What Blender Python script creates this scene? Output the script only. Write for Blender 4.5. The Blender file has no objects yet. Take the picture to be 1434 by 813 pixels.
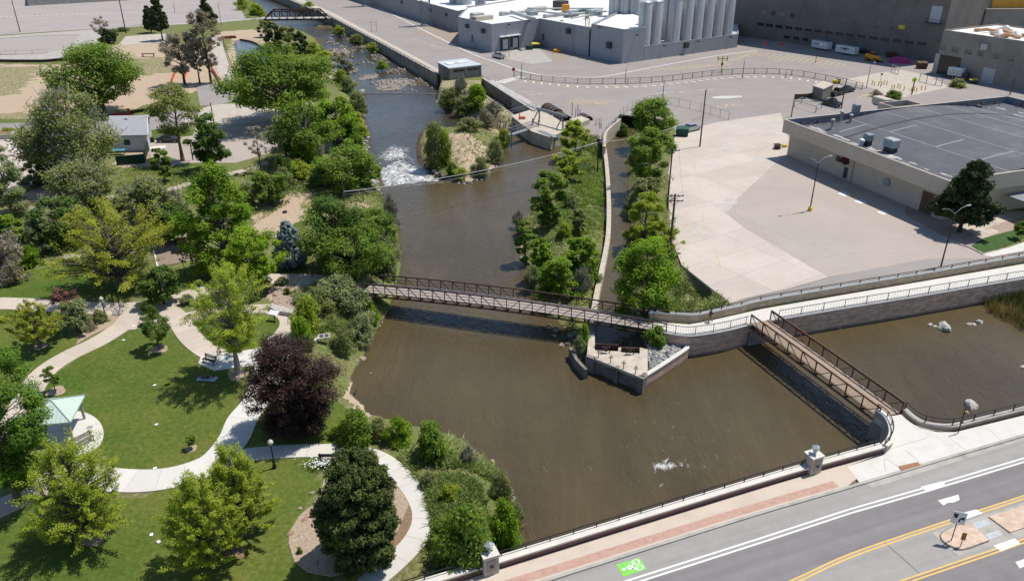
import bpy,bmesh,math,random
import numpy as np
from mathutils import Vector,Matrix,noise as mnoise
random.seed(11)
RNG=np.random.default_rng(11)
scn=bpy.context.scene
COL=scn.collection
# camera
CAM_H,PITCH,FPX,CX,CY=47.0,math.radians(26.4),1100.0,717.0,406.5
CP,SP=math.cos(PITCH),math.sin(PITCH)
cam=bpy.data.objects.new("camera",bpy.data.cameras.new("camera"))
COL.objects.link(cam)
cam.location=(0,0,CAM_H)
cam.rotation_euler=(math.pi/2 - PITCH,0,0)
cam.data.sensor_width=36.0
cam.data.lens=36.0*FPX/1434.0
cam.data.clip_start=0.5
cam.data.clip_end=6000
scn.camera=cam
def P(x,y,z=0.0):
 """survey point: where the sight line through a photo point meets the level z"""
 u,v=(x - CX)/FPX,(y - CY)/FPX
 dx,dy,dz=u,CP - v*SP,-SP - v*CP
 t=(z - CAM_H)/dz
 return Vector((dx*t,dy*t,z))
def proj(v):
 x,y,z=v[0],v[1],v[2] - CAM_H
 d=y*CP - z*SP
 return CX+FPX*x/d,CY - FPX*(y*SP+z*CP)/d
def depth(v):
 return v[1]*CP - (v[2] - CAM_H)*SP
def tall(b,ytop):
 """height of an upright thing standing at b whose tip is seen at photo row ytop"""
 lo,hi=0.0,80.0
 for _ in range(40):
  m=(lo+hi)/2
  if proj((b[0],b[1],b[2]+m))[1]>ytop:
   lo=m
  else:
   hi=m
 return lo
# materials
MATS={}
KALB=.87
def mat(name,col,rough=0.8,var=0.12,scale=1.5,bump=0.0,col2=None,metal=0.0,spec=0.4,bscale=None):
 if name in MATS:
  return MATS[name]
 m=bpy.data.materials.new(name)
 m.use_nodes=True
 nt=m.node_tree
 b=nt.nodes["Principled BSDF"]
 b.inputs["Roughness"].default_value=rough
 b.inputs["Metallic"].default_value=metal
 b.inputs["Specular IOR Level"].default_value=spec
 tc=nt.nodes.new("ShaderNodeTexCoord")
 col=tuple(c*KALB for c in col)
 if col2:col2=tuple(c*KALB for c in col2)
 c1=col
 c2=col2 or tuple(min(1,c*(1 - var*2)) for c in col)
 c0=tuple(min(1,c*(1+var)) for c in col)
 n1=nt.nodes.new("ShaderNodeTexNoise")
 n1.inputs["Scale"].default_value=scale
 n1.inputs["Detail"].default_value=7
 n1.inputs["Roughness"].default_value=0.65
 nt.links.new(tc.outputs["Object"],n1.inputs["Vector"])
 r=nt.nodes.new("ShaderNodeValToRGB")
 r.color_ramp.elements[0].position=0.32
 r.color_ramp.elements[0].color=(*c2,1)
 r.color_ramp.elements[1].position=0.68
 r.color_ramp.elements[1].color=(*c0,1)
 e=r.color_ramp.elements.new(0.5)
 e.color=(*c1,1)
 nt.links.new(n1.outputs["Fac"],r.inputs["Fac"])
 nt.links.new(r.outputs["Color"],b.inputs["Base Color"])
 if bump:
  n2=nt.nodes.new("ShaderNodeTexNoise")
  n2.inputs["Scale"].default_value=bscale or scale*6
  n2.inputs["Detail"].default_value=5
  nt.links.new(tc.outputs["Object"],n2.inputs["Vector"])
  bp=nt.nodes.new("ShaderNodeBump")
  bp.inputs["Strength"].default_value=bump
  bp.inputs["Distance"].default_value=0.1
  nt.links.new(n2.outputs["Fac"],bp.inputs["Height"])
  nt.links.new(bp.outputs["Normal"],b.inputs["Normal"])
 MATS[name]=m
 return m
def N(nt,t,**kw):
 n=nt.nodes.new(t)
 for k,v in kw.items():
  if k in n.inputs:
   n.inputs[k].default_value=v
  else:
   setattr(n,k,v)
 return n
def rgba(c):
 return (c[0],c[1],c[2],1.0)
def mixc(nt,fac,a,b,mode="MIX"):
 n=nt.nodes.new("ShaderNodeMix")
 n.data_type="RGBA"
 n.blend_type=mode
 for i,v in ((0,fac),(6,a),(7,b)):
  if hasattr(v,"is_linked") or hasattr(v,"links"):
   nt.links.new(v,n.inputs[i])
  else:
   n.inputs[i].default_value=v if i==0 else rgba(v)
 return n.outputs[2]
def math_(nt,op,a,b=0.0,c=None):
 n=nt.nodes.new("ShaderNodeMath")
 n.operation=op
 for i,v in enumerate((a,b,c)):
  if v is None:
   continue
  if hasattr(v,"links"):
   nt.links.new(v,n.inputs[i])
  else:
   n.inputs[i].default_value=v
 return n.outputs[0]
def noise_(nt,scale,detail=5,rough=0.6,vec=None,coord="Object",dist=0.0):
 n=nt.nodes.new("ShaderNodeTexNoise")
 n.inputs["Scale"].default_value=scale
 n.inputs["Detail"].default_value=detail
 n.inputs["Roughness"].default_value=rough
 n.inputs["Distortion"].default_value=dist
 if vec is None:
  tc=nt.nodes.new("ShaderNodeTexCoord")
  vec=tc.outputs[coord]
 nt.links.new(vec,n.inputs["Vector"])
 return n.outputs["Fac"]
def ramp_(nt,fac,stops):
 r=nt.nodes.new("ShaderNodeValToRGB")
 while len(r.color_ramp.elements)<len(stops):
  r.color_ramp.elements.new(0.5)
 for e,(p,c) in zip(r.color_ramp.elements,stops):
  e.position=p
  e.color=rgba(c) if len(c)==3 else c
 nt.links.new(fac,r.inputs["Fac"])
 return r.outputs["Color"]
def newmat(name):
 m=bpy.data.materials.new(name)
 m.use_nodes=True
 MATS[name]=m
 return m,m.node_tree,m.node_tree.nodes["Principled BSDF"]
def bumpnode(nt,h,strength,dist=0.1):
 bp=nt.nodes.new("ShaderNodeBump")
 bp.inputs["Strength"].default_value=strength
 bp.inputs["Distance"].default_value=dist
 nt.links.new(h,bp.inputs["Height"])
 return bp.outputs["Normal"]
# scene objects
ORG={}
def tag(o,label=None,cat=None,group=None,kind=None):
 if label:o["label"]=label
 if cat:o["category"]=cat
 if group:o["group"]=group
 if kind:o["kind"]=kind
 return o
def thing(name,label,cat,loc=(0,0,0),rz=0.0,group=None):
 o=bpy.data.objects.new(name,None)
 COL.objects.link(o)
 o.location=loc
 o.rotation_euler=(0,0,rz)
 o.empty_display_size=0.3
 tag(o,label,cat,group)
 ORG[o]=Vector((0,0,0))
 return o
def wthing(name,label,cat,loc,group=None):
 """a thing whose parts are given in world coordinates"""
 o=thing(name,label,cat,loc,0,group)
 ORG[o]=Vector(loc)
 return o
def copy_tree(o,parent=None):
 c=o.copy()
 COL.objects.link(c)
 if parent:c.parent=parent
 for ch in list(o.children):
  copy_tree(ch,c)
 return c
def npmesh(name,V,F,mats,attr=None,smooth=False):
 """V (n,3), F (m,k) one face size"""
 me=bpy.data.meshes.new(name)
 V=np.asarray(V,dtype=np.float32)
 F=np.asarray(F,dtype=np.int32)
 k=F.shape[1]
 me.vertices.add(len(V))
 me.vertices.foreach_set("co",V.ravel())
 me.loops.add(F.size)
 me.loops.foreach_set("vertex_index",F.ravel())
 me.polygons.add(len(F))
 me.polygons.foreach_set("loop_start",np.arange(0,F.size,k,dtype=np.int32))
 me.polygons.foreach_set("loop_total",np.full(len(F),k,dtype=np.int32))
 if smooth:
  me.polygons.foreach_set("use_smooth",np.ones(len(F),dtype=bool))
 me.update(calc_edges=True)
 me.materials.append(mats)
 if attr is not None:
  for an,(dom,arr) in attr.items():
   if arr.ndim==1:
    a=me.attributes.new(an,"FLOAT",dom)
    a.data.foreach_set("value",arr.astype(np.float32))
   else:
    a=me.attributes.new(an,"FLOAT_COLOR",dom)
    rg=np.ones((len(arr),4),dtype=np.float32)
    rg[:,:arr.shape[1]]=arr
    a.data.foreach_set("color",rg.ravel())
 return me
def addobj(name,me,parent=None):
 o=bpy.data.objects.new(name,me)
 COL.objects.link(o)
 if parent is not None:
  o.parent=parent
  ORG[o]=ORG.get(parent,Vector((0,0,0)))
 else:
  ORG[o]=Vector((0,0,0))
 return o
def catmull(pts,n=6):
 pts=[Vector(p) for p in pts]
 if len(pts)<3:
  return pts
 q=[pts[0]*2 - pts[1]]+pts+[pts[-1]*2 - pts[-2]]
 out=[]
 for i in range(1,len(q) - 2):
  p0,p1,p2,p3=q[i - 1],q[i],q[i+1],q[i+2]
  for j in range(n):
   t=j/n
   out.append(0.5*((2*p1)+(p2 - p0)*t+(2*p0 - 5*p1+4*p2 - p3)*t*t+(3*p1 - p0 - 3*p2+p3)*t**3))
 out.append(pts[-1])
 return out
def resample(pts,step):
 out=[pts[0].copy()]
 acc=0.0
 for a,b in zip(pts,pts[1:]):
  L=(b - a).length
  if L<1e-9:continue
  s=step - acc
  while s<=L:
   out.append(a.lerp(b,s/L))
   s+=step
  acc=L - (s - step)
 return out
def offset(pts,d):
 """offset a polyline in plan; positive = to the left of its direction"""
 out=[]
 for i,p in enumerate(pts):
  a=pts[max(0,i - 1)]
  b=pts[min(len(pts) - 1,i+1)]
  t=(b - a)
  t.z=0
  t.normalize()
  out.append(Vector((p.x - t.y*d,p.y+t.x*d,p.z)))
 return out
class MB:
 def __init__(s):
  s.v=[]
  s.f=[]
  s.sm=[]
 def add(s,vs,fs,smooth=False):
  b=len(s.v)
  s.v+=[tuple(v) for v in vs]
  for f in fs:
   s.f.append([i+b for i in f])
   s.sm.append(smooth)
 def box(s,c,size,rz=0.0,M=None,taper=1.0):
  hx,hy,hz=size[0]/2,size[1]/2,size[2]/2
  vs=[]
  for z,k in ((-hz,1.0),(hz,taper)):
   for x,y in ((-hx,-hy),(hx,-hy),(hx,hy),(-hx,hy)):
    vs.append(Vector((x*k,y*k,z)))
  if M is not None:
   vs=[M @ v for v in vs]
  cr,sr=math.cos(rz),math.sin(rz)
  vs=[(c[0]+v.x*cr - v.y*sr,c[1]+v.x*sr+v.y*cr,c[2]+v.z) for v in vs]
  s.add(vs,[(3,2,1,0),(4,5,6,7),(0,1,5,4),(1,2,6,5),(2,3,7,6),(3,0,4,7)])
  return s
 def cbox(s,c,size,rz=0.0,bev=0.05):
  """box with chamfered vertical and top edges"""
  hx,hy,hz=size[0]/2,size[1]/2,size[2]/2
  b=min(bev,hx*.9,hy*.9,hz*.9)
  def ring(k,z):
   x,y=hx - k,hy - k
   q=b
   return [(-x+q,-y,z),(x - q,-y,z),(x,-y+q,z),(x,y - q,z),(x - q,y,z),(-x+q,y,z),(-x,y - q,z),(-x,-y+q,z)]
  vs=ring(0,-hz)+ring(0,hz - b)+ring(b,hz)
  cr,sr=math.cos(rz),math.sin(rz)
  vs=[(c[0]+x*cr - y*sr,c[1]+x*sr+y*cr,c[2]+z) for x,y,z in vs]
  fs=[tuple(range(7,-1,-1)),tuple(range(16,24))]
  for k in (0,8):
   for i in range(8):
    j=(i+1) % 8
    fs.append((k+i,k+j,k+8+j,k+8+i))
  s.add(vs,fs)
  return s
 def prism(s,poly,z0,z1):
  """plan polygon (Vectors or pairs) extruded z0..z1"""
  p=[(q[0],q[1]) for q in poly]
  A=sum(p[i][0]*p[(i+1) % len(p)][1] - p[(i+1) % len(p)][0]*p[i][1] for i in range(len(p)))
  if A<0:p=p[::-1]
  n=len(p)
  vs=[(x,y,z0) for x,y in p]+[(x,y,z1) for x,y in p]
  fs=[tuple(range(n - 1,-1,-1)),tuple(range(n,2*n))]
  fs+=[(i,(i+1) % n,n+(i+1) % n,n+i) for i in range(n)]
  s.add(vs,fs)
  return s
 def bar(s,a,b,w,h=None,up=(0,0,1)):
  """rectangular bar from a to b"""
  a,b=Vector(a),Vector(b)
  h=h or w
  d=(b - a)
  if d.length<1e-6:return s
  d.normalize()
  u=Vector(up)
  if abs(d.dot(u))>.97:u=Vector((1,0,0))
  x=d.cross(u).normalized()
  y=x.cross(d).normalized()
  vs=[]
  for p in (a,b):
   for i,j in ((-1,-1),(1,-1),(1,1),(-1,1)):
    vs.append(p+x*(i*w/2)+y*(j*h/2))
  s.add(vs,[(0,1,2,3),(7,6,5,4),(0,4,5,1),(1,5,6,2),(2,6,7,3),(3,7,4,0)])
  return s
 def tube(s,pts,r,n=8,r1=None,caps=True,smooth=True):
  pts=[Vector(p) for p in pts]
  m=len(pts)
  r1=r if r1 is None else r1
  rings=[]
  x=None
  for i,p in enumerate(pts):
   d=(pts[min(m - 1,i+1)] - pts[max(0,i - 1)]).normalized()
   if x is None:
    u=Vector((0,0,1)) if abs(d.z)<.9 else Vector((1,0,0))
    x=d.cross(u).normalized()
   else:
    x=(x - d*x.dot(d)).normalized()
   y=d.cross(x)
   rr=r[i] if isinstance(r,(list,tuple)) else r+(r1 - r)*i/max(1,m - 1)
   rings.append([p+(x*math.cos(2*math.pi*k/n)+y*math.sin(2*math.pi*k/n))*rr for k in range(n)])
  vs=[v for R in rings for v in R]
  fs=[]
  for i in range(m - 1):
   for k in range(n):
    k2=(k+1) % n
    fs.append((i*n+k,i*n+k2,(i+1)*n+k2,(i+1)*n+k))
  s.add(vs,fs,smooth)
  if caps:
   s.add(rings[0],[tuple(range(n - 1,-1,-1))])
   s.add(rings[-1],[tuple(range(n))])
  return s
 def lathe(s,c,prof,n=16,smooth=True):
  """prof list of (r,z) about the vertical through c"""
  vs=[]
  for r,z in prof:
   for k in range(n):
    a=2*math.pi*k/n
    vs.append((c[0]+r*math.cos(a),c[1]+r*math.sin(a),c[2]+z))
  fs=[]
  for i in range(len(prof) - 1):
   for k in range(n):
    k2=(k+1) % n
    fs.append((i*n+k,i*n+k2,(i+1)*n+k2,(i+1)*n+k))
  s.add(vs,fs,smooth)
  m=len(prof) - 1
  s.add(vs[m*n:],[tuple(range(n))])
  s.add(vs[:n],[tuple(range(n - 1,-1,-1))])
  return s
 def disc(s,c,axis,r,w,n=16):
  a=Vector(axis).normalized()*w/2
  return s.tube([Vector(c) - a,Vector(c)+a],r,n)
 def sheet(s,poly,z=None):
  vs=[(p[0],p[1],p[2] if z is None else z) for p in poly]
  A=sum(vs[i][0]*vs[(i+1) % len(vs)][1] - vs[(i+1) % len(vs)][0]*vs[i][1] for i in range(len(vs)))
  if A<0:vs=vs[::-1]
  s.add(vs,[tuple(range(len(vs)))])
  return s
 def ribbon(s,pts,w,z0,z1):
  """strip with thickness along pts; z0 bottom, z1 top"""
  L,R=offset(pts,w/2),offset(pts,-w/2)
  n=len(pts)
  vs=[]
  for i in range(n):
   vs+=[(L[i].x,L[i].y,z1),(R[i].x,R[i].y,z1),(R[i].x,R[i].y,z0),(L[i].x,L[i].y,z0)]
  fs=[]
  for i in range(n - 1):
   a,b=4*i,4*i+4
   fs+=[(a,a+1,b+1,b),(a+1,a+2,b+2,b+1),(a+3,a,b,b+3),(a+2,a+3,b+3,b+2)]
  fs+=[(3,2,1,0),(4*n - 4,4*n - 3,4*n - 2,4*n - 1)]
  s.add(vs,fs)
  return s
 def build(s,name,m,parent=None,local=False):
  off=Vector((0,0,0)) if local or parent is None else ORG.get(parent,Vector((0,0,0)))
  me=bpy.data.meshes.new(name)
  me.from_pydata([(v[0] - off.x,v[1] - off.y,v[2] - off.z) for v in s.v],[],s.f)
  me.materials.append(m if not isinstance(m,str) else MATS[m])
  if any(s.sm):
   me.polygons.foreach_set("use_smooth",s.sm)
  me.validate()
  o=addobj(name,me,parent)
  return o
def struct(o):
 o["kind"]="structure"
 return o
# common materials
mat("asphalt_old",(0.30,0.275,0.255),0.9,0.07,0.12,0.15,bscale=8)
mat("asphalt_grey",(0.21,0.20,0.19),0.9,0.10,0.25,0.15,bscale=8)
mat("asphalt_pink",(0.40,0.345,0.30),0.9,0.07,0.15,0.12,bscale=8)
mat("asphalt_lot_pink",(0.36,0.32,0.30),0.9,0.05,0.1,0.1,bscale=8)
mat("concrete_gate",(0.50,0.44,0.36),0.9,0.15,0.8,0.15)
mat("concrete_white",(0.62,0.60,0.55),0.85,0.05,0.7,0.06)
mat("concrete_weathered",(0.30,0.27,0.225),0.92,0.22,0.6,0.2)
mat("concrete_dusty",(0.47,0.42,0.355),0.9,0.10,0.5,0.08)
mat("concrete_dark",(0.20,0.18,0.155),0.92,0.25,0.9,0.25)
mat("concrete_mid",(0.40,0.375,0.335),0.9,0.12,0.6,0.12)
mat("concrete_building",(0.185,0.168,0.148),0.92,0.12,0.15,0.1,bscale=2)
mat("concrete_building_pale",(0.28,0.255,0.225),0.92,0.12,0.15,0.1,bscale=2)
mat("sandstone_coping",(0.66,0.62,0.55),0.85,0.06,0.8)
mat("granite_red",(0.20,0.10,0.085),0.6,0.15,3.0)
mat("brick_strip",(0.47,0.30,0.235),0.9,0.12,2.5,0.2,col2=(0.42,0.24,0.19))
mat("brick_panel",(0.33,0.16,0.09),0.9,0.15,2.5,0.2)
mat("paint_white",(0.78,0.77,0.74),0.7,0.05,2.0)
mat("paint_worn",(0.55,0.54,0.51),0.8,0.12,1.0)
mat("paint_yellow",(0.72,0.45,0.13),0.75,0.06,2.0)
mat("paint_yellow_worn",(0.55,0.43,0.22),0.8,0.10,1.0)
mat("paint_green",(0.20,0.60,0.09),0.7,0.06,2.0)
mat("paint_blue",(0.10,0.22,0.42),0.7,0.08,2.0)
mat("metal_black",(0.018,0.018,0.02),0.45,0.1,4.0,metal=0.3)
mat("metal_rust",(0.055,0.030,0.022),0.75,0.25,3.0)
mat("metal_rust_light",(0.12,0.055,0.035),0.8,0.25,3.0)
mat("metal_grey",(0.25,0.28,0.30),0.55,0.1,3.0,metal=0.2)
mat("metal_galv",(0.42,0.44,0.45),0.5,0.1,3.0,metal=0.3)
mat("metal_green_grey",(0.14,0.19,0.18),0.6,0.15,3.0)
mat("metal_dark",(0.05,0.05,0.05),0.6,0.15,3.0)
mat("deck_board_grey",(0.34,0.29,0.25),0.85,0.12,2.0)
mat("wood_pole",(0.12,0.085,0.06),0.9,0.2,4.0,0.2)
mat("wood_pole_dark",(0.045,0.033,0.026),0.9,0.2,4.0,0.2)
mat("wood_grey",(0.20,0.18,0.155),0.9,0.2,3.0,0.2)
mat("wood_brown",(0.12,0.075,0.05),0.9,0.2,3.0,0.2)
mat("panel_light",(0.46,0.47,0.48),0.6,0.04,0.5)
mat("roof_white",(0.80,0.80,0.78),0.6,0.03,0.4)
mat("silo_steel",(0.52,0.53,0.54),0.38,0.05,0.6,metal=0.15)
mat("stucco_tan",(0.50,0.44,0.36),0.9,0.05,0.5,0.05)
mat("stucco_tan_dark",(0.36,0.32,0.265),0.9,0.06,0.5,0.05)
mat("parapet_blue",(0.17,0.215,0.27),0.7,0.08,0.7)
mat("mulch",(0.26,0.17,0.105),0.95,0.25,5.0,0.5)
mat("mulch_tan",(0.40,0.31,0.22),0.95,0.2,4.0,0.4)
mat("gravel_pink",(0.38,0.29,0.235),0.95,0.2,5.0,0.4)
mat("lawn_small",(0.045,0.10,0.018),0.95,0.25,2.0,0.4)
mat("rock_pale",(0.46,0.44,0.40),0.9,0.2,2.5,0.4)
mat("rock_tan",(0.36,0.29,0.22),0.9,0.25,2.5,0.4)
mat("rock_grey",(0.27,0.265,0.25),0.9,0.25,2.5,0.4)
mat("rock_red",(0.36,0.23,0.17),0.9,0.25,2.5,0.4)
mat("rock_dark",(0.11,0.10,0.085),0.9,0.3,2.5,0.4)
mat("rubber",(0.02,0.02,0.02),0.85,0.1,5)
mat("car_glass",(0.02,0.025,0.03),0.08,0.0,1,spec=0.6)
mat("window_dark",(0.018,0.02,0.022),0.25,0.1,1,spec=0.5)
mat("car_black",(0.012,0.013,0.016),0.22,0.05,3,spec=0.6)
mat("car_silver",(0.48,0.50,0.52),0.3,0.03,3,metal=0.5)
mat("car_white",(0.72,0.73,0.74),0.35,0.02,3)
mat("shade_green",(0.008,0.045,0.028),0.8,0.15,3)
mat("bin_green",(0.012,0.075,0.045),0.6,0.15,3)
mat("bin_yellow",(0.65,0.55,0.04),0.6,0.15,3)
mat("safety_orange",(0.75,0.16,0.05),0.8,0.1,3)
mat("machine_orange",(0.72,0.30,0.02),0.5,0.08,3)
mat("pink_tarp",(0.42,0.035,0.19),0.7,0.15,2)
mat("red_paint",(0.42,0.025,0.02),0.6,0.1,3)
mat("yellow_paint",(0.70,0.50,0.05),0.6,0.1,3)
mat("sign_yellow_green",(0.60,0.80,0.03),0.6,0.03,3)
mat("globe_white",(0.62,0.60,0.50),0.35,0.05,3)
mat("lantern_glass",(0.42,0.50,0.58),0.3,0.05,3)
mat("turquoise",(0.06,0.33,0.38),0.6,0.1,3)
mat("shingle_grey",(0.36,0.36,0.375),0.9,0.1,3.0,0.2)
mat("siding_grey",(0.50,0.505,0.51),0.8,0.04,1.0)
mat("trim_white",(0.80,0.80,0.78),0.6,0.03,2)
mat("cable_grey",(0.55,0.55,0.54),0.6,0.02,2)
def simple_wave(name,base,line,period,width,axis=0,coord="Object",rough=0.8,nvar=0.1,bump=0.0):
 base,line=tuple(c*KALB for c in base),tuple(c*KALB for c in line)
 """material with thin parallel lines at a period along one axis"""
 m,nt,b=newmat(name)
 tc=N(nt,"ShaderNodeTexCoord")
 sp=N(nt,"ShaderNodeSeparateXYZ")
 nt.links.new(tc.outputs[coord],sp.inputs[0])
 f=math_(nt,"FRACT",math_(nt,"DIVIDE",sp.outputs[axis],period))
 k=math_(nt,"LESS_THAN",f,width/period)
 nz=noise_(nt,0.9,6)
 c=ramp_(nt,nz,[(0.3,tuple(x*(1 - nvar) for x in base)),(0.7,tuple(min(1,x*(1+nvar)) for x in base))])
 nt.links.new(mixc(nt,k,c,line),b.inputs["Base Color"])
 b.inputs["Roughness"].default_value=rough
 if bump:
  nt.links.new(bumpnode(nt,math_(nt,"SUBTRACT",1.0,k),bump,0.05),b.inputs["Normal"])
 return m
def brick_mat(name,c1,c2,mortar,sx,sy,mort=0.012,coord="UV",rough=0.9):
 m,nt,b=newmat(name)
 tc=N(nt,"ShaderNodeTexCoord")
 br=N(nt,"ShaderNodeTexBrick")
 br.inputs["Color1"].default_value=rgba(c1)
 br.inputs["Color2"].default_value=rgba(c2)
 br.inputs["Mortar"].default_value=rgba(mortar)
 br.inputs["Scale"].default_value=1.0
 br.inputs["Mortar Size"].default_value=mort
 br.inputs["Brick Width"].default_value=sx
 br.inputs["Row Height"].default_value=sy
 br.inputs["Bias"].default_value=0.0
 br.offset_frequency=2
 nt.links.new(tc.outputs[coord],br.inputs["Vector"])
 nz=noise_(nt,1.2,6)
 c=mixc(nt,0.55,br.outputs["Color"],ramp_(nt,nz,[(0.3,(0.35,0.35,0.35)),(0.7,(0.75,0.75,0.75))]),"OVERLAY")
 gp_=N(nt,"ShaderNodeNewGeometry")
 sz=N(nt,"ShaderNodeSeparateXYZ")
 nt.links.new(gp_.outputs["Position"],sz.inputs[0])
 k=math_(nt,"LESS_THAN",math_(nt,"MULTIPLY_ADD",nz,-.6,sz.outputs[2]),-2.78)
 c=mixc(nt,math_(nt,"MULTIPLY",k,.6),c,(.05,.045,.03))
 nt.links.new(c,b.inputs["Base Color"])
 b.inputs["Roughness"].default_value=rough
 nt.links.new(bumpnode(nt,br.outputs["Fac"],0.5,-0.03),b.inputs["Normal"])
 return m
# sidewalk slabs: joints across the walk every 1.8 m (along u)
def walk_mat(name,base,joint,var):
 base=tuple(c*KALB for c in base)
 m,nt,b=newmat(name)
 tc=N(nt,"ShaderNodeTexCoord")
 sp=N(nt,"ShaderNodeSeparateXYZ")
 nt.links.new(tc.outputs["UV"],sp.inputs[0])
 f=math_(nt,"FRACT",math_(nt,"DIVIDE",sp.outputs[0],2.4))
 k=math_(nt,"LESS_THAN",f,0.025)
 cell=math_(nt,"FLOOR",math_(nt,"DIVIDE",sp.outputs[0],2.4))
 wn=N(nt,"ShaderNodeTexWhiteNoise",noise_dimensions="1D")
 nt.links.new(cell,wn.inputs["W"])
 nz=noise_(nt,0.7,8,0.7)
 c=ramp_(nt,nz,[(0.3,tuple(x*(1 - var) for x in base)),(0.7,tuple(min(1,x*(1+var)) for x in base))])
 c=mixc(nt,0.14,c,wn.outputs["Color"],"SOFT_LIGHT") if False else c
 hsv=N(nt,"ShaderNodeHueSaturation")
 nt.links.new(c,hsv.inputs["Color"])
 nt.links.new(math_(nt,"MULTIPLY_ADD",wn.outputs["Value"],0.10,0.95),hsv.inputs["Value"])
 nt.links.new(mixc(nt,k,hsv.outputs["Color"],joint),b.inputs["Base Color"])
 b.inputs["Roughness"].default_value=0.88
 return m
walk_mat("walk_tan",(0.52,0.445,0.37),(0.30,0.25,0.20),0.08)
walk_mat("walk_white",(0.58,0.555,0.505),(0.36,0.34,0.30),0.06)
walk_mat("walk_bright",(0.62,0.605,0.56),(0.42,0.40,0.37),0.05)
walk_mat("walk_dusty",(0.44,0.39,0.32),(0.36,0.31,0.25),0.12)
brick_mat("stone_block",(0.60,0.41,0.285),(0.38,0.255,0.18),(0.50,0.37,0.275),0.9,0.28,0.015)
brick_mat("stone_block_tan",(0.42,0.32,0.22),(0.33,0.25,0.17),(0.30,0.24,0.17),0.9,0.28,0.012)
brick_mat("paver_median",(0.50,0.38,0.29),(0.46,0.34,0.255),(0.42,0.33,0.26),0.5,0.25,0.01,coord="Object")
simple_wave("roof_green",(0.52,0.62,0.55),(0.34,0.43,0.38),0.42,0.05,0,"UV",0.5,0.03)
simple_wave("boards_deck",(0.36,0.27,0.195),(0.22,0.17,0.13),0.45,0.05,0,"UV",0.85,0.10)
simple_wave("boards_deck_grey",(0.36,0.31,0.275),(0.20,0.17,0.15),0.35,0.04,0,"UV",0.85,0.08)
simple_wave("brick_yard",(0.30,0.245,0.20),(0.44,0.35,0.25),2.7,0.25,1,"Object",0.9,0.1)
simple_wave("metal_roof_panel",(0.25,0.27,0.285),(0.17,0.18,0.19),0.45,0.05,0,"UV",0.5,0.04)
# pale concrete yard: big slabs, each its own tone, stained joints
def slab_yard():
 m,nt,b=newmat("concrete_yard")
 tc=N(nt,"ShaderNodeTexCoord")
 mp=N(nt,"ShaderNodeMapping")
 mp.inputs["Rotation"].default_value=(0,0,math.radians(-33))
 nt.links.new(tc.outputs["Object"],mp.inputs["Vector"])
 br=N(nt,"ShaderNodeTexBrick")
 br.offset=0.0
 br.inputs["Color1"].default_value=(0.525,0.465,0.405,1)
 br.inputs["Color2"].default_value=(0.47,0.415,0.36,1)
 br.inputs["Mortar"].default_value=(0.38,0.335,0.285,1)
 br.inputs["Scale"].default_value=1.0
 br.inputs["Mortar Size"].default_value=0.05
 br.inputs["Brick Width"].default_value=9.0
 br.inputs["Row Height"].default_value=6.0
 nt.links.new(mp.outputs["Vector"],br.inputs["Vector"])
 nz=noise_(nt,0.12,8,0.7)
 nz2=noise_(nt,1.6,8,0.75)
 c=mixc(nt,1.0,br.outputs["Color"],ramp_(nt,nz,[(0.35,(0.86,0.84,0.83)),(0.65,(1,1,1))]),"MULTIPLY")
 c=mixc(nt,1.0,c,ramp_(nt,nz2,[(0.3,(0.90,0.89,0.88)),(0.6,(1,1,1))]),"MULTIPLY")
 nt.links.new(c,b.inputs["Base Color"])
 b.inputs["Roughness"].default_value=0.9
slab_yard()
def panel_mat(name,base):
 base=tuple(c*KALB for c in base)
 m,nt,b=newmat(name)
 tc=N(nt,"ShaderNodeTexCoord")
 sp=N(nt,"ShaderNodeSeparateXYZ")
 nt.links.new(tc.outputs["Object"],sp.inputs[0])
 u=math_(nt,"ADD",math_(nt,"MULTIPLY",sp.outputs[0],.83),math_(nt,"MULTIPLY",sp.outputs[1],.55))
 f=math_(nt,"FRACT",math_(nt,"DIVIDE",u,1.1))
 k=math_(nt,"LESS_THAN",f,.09)
 c=ramp_(nt,noise_(nt,.25,6,.6),[(.3,tuple(x*.93 for x in base)),(.7,tuple(x*1.05 for x in base))])
 c=mixc(nt,math_(nt,"MULTIPLY",k,.5),c,tuple(x*.72 for x in base))
 mp=N(nt,"ShaderNodeMapping")
 mp.inputs["Scale"].default_value=(1.3,1.3,.06)
 nt.links.new(tc.outputs["Object"],mp.inputs["Vector"])
 c=mixc(nt,1.0,c,ramp_(nt,noise_(nt,1.0,5,.7,mp.outputs["Vector"]),[(.35,(.90,.90,.90)),(.6,(1,1,1))]),"MULTIPLY")
 nt.links.new(c,b.inputs["Base Color"])
 b.inputs["Roughness"].default_value=.55
panel_mat("panel_grey",(0.33,0.35,0.38))
panel_mat("panel_grey_dark",(0.24,0.255,0.28))
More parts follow.
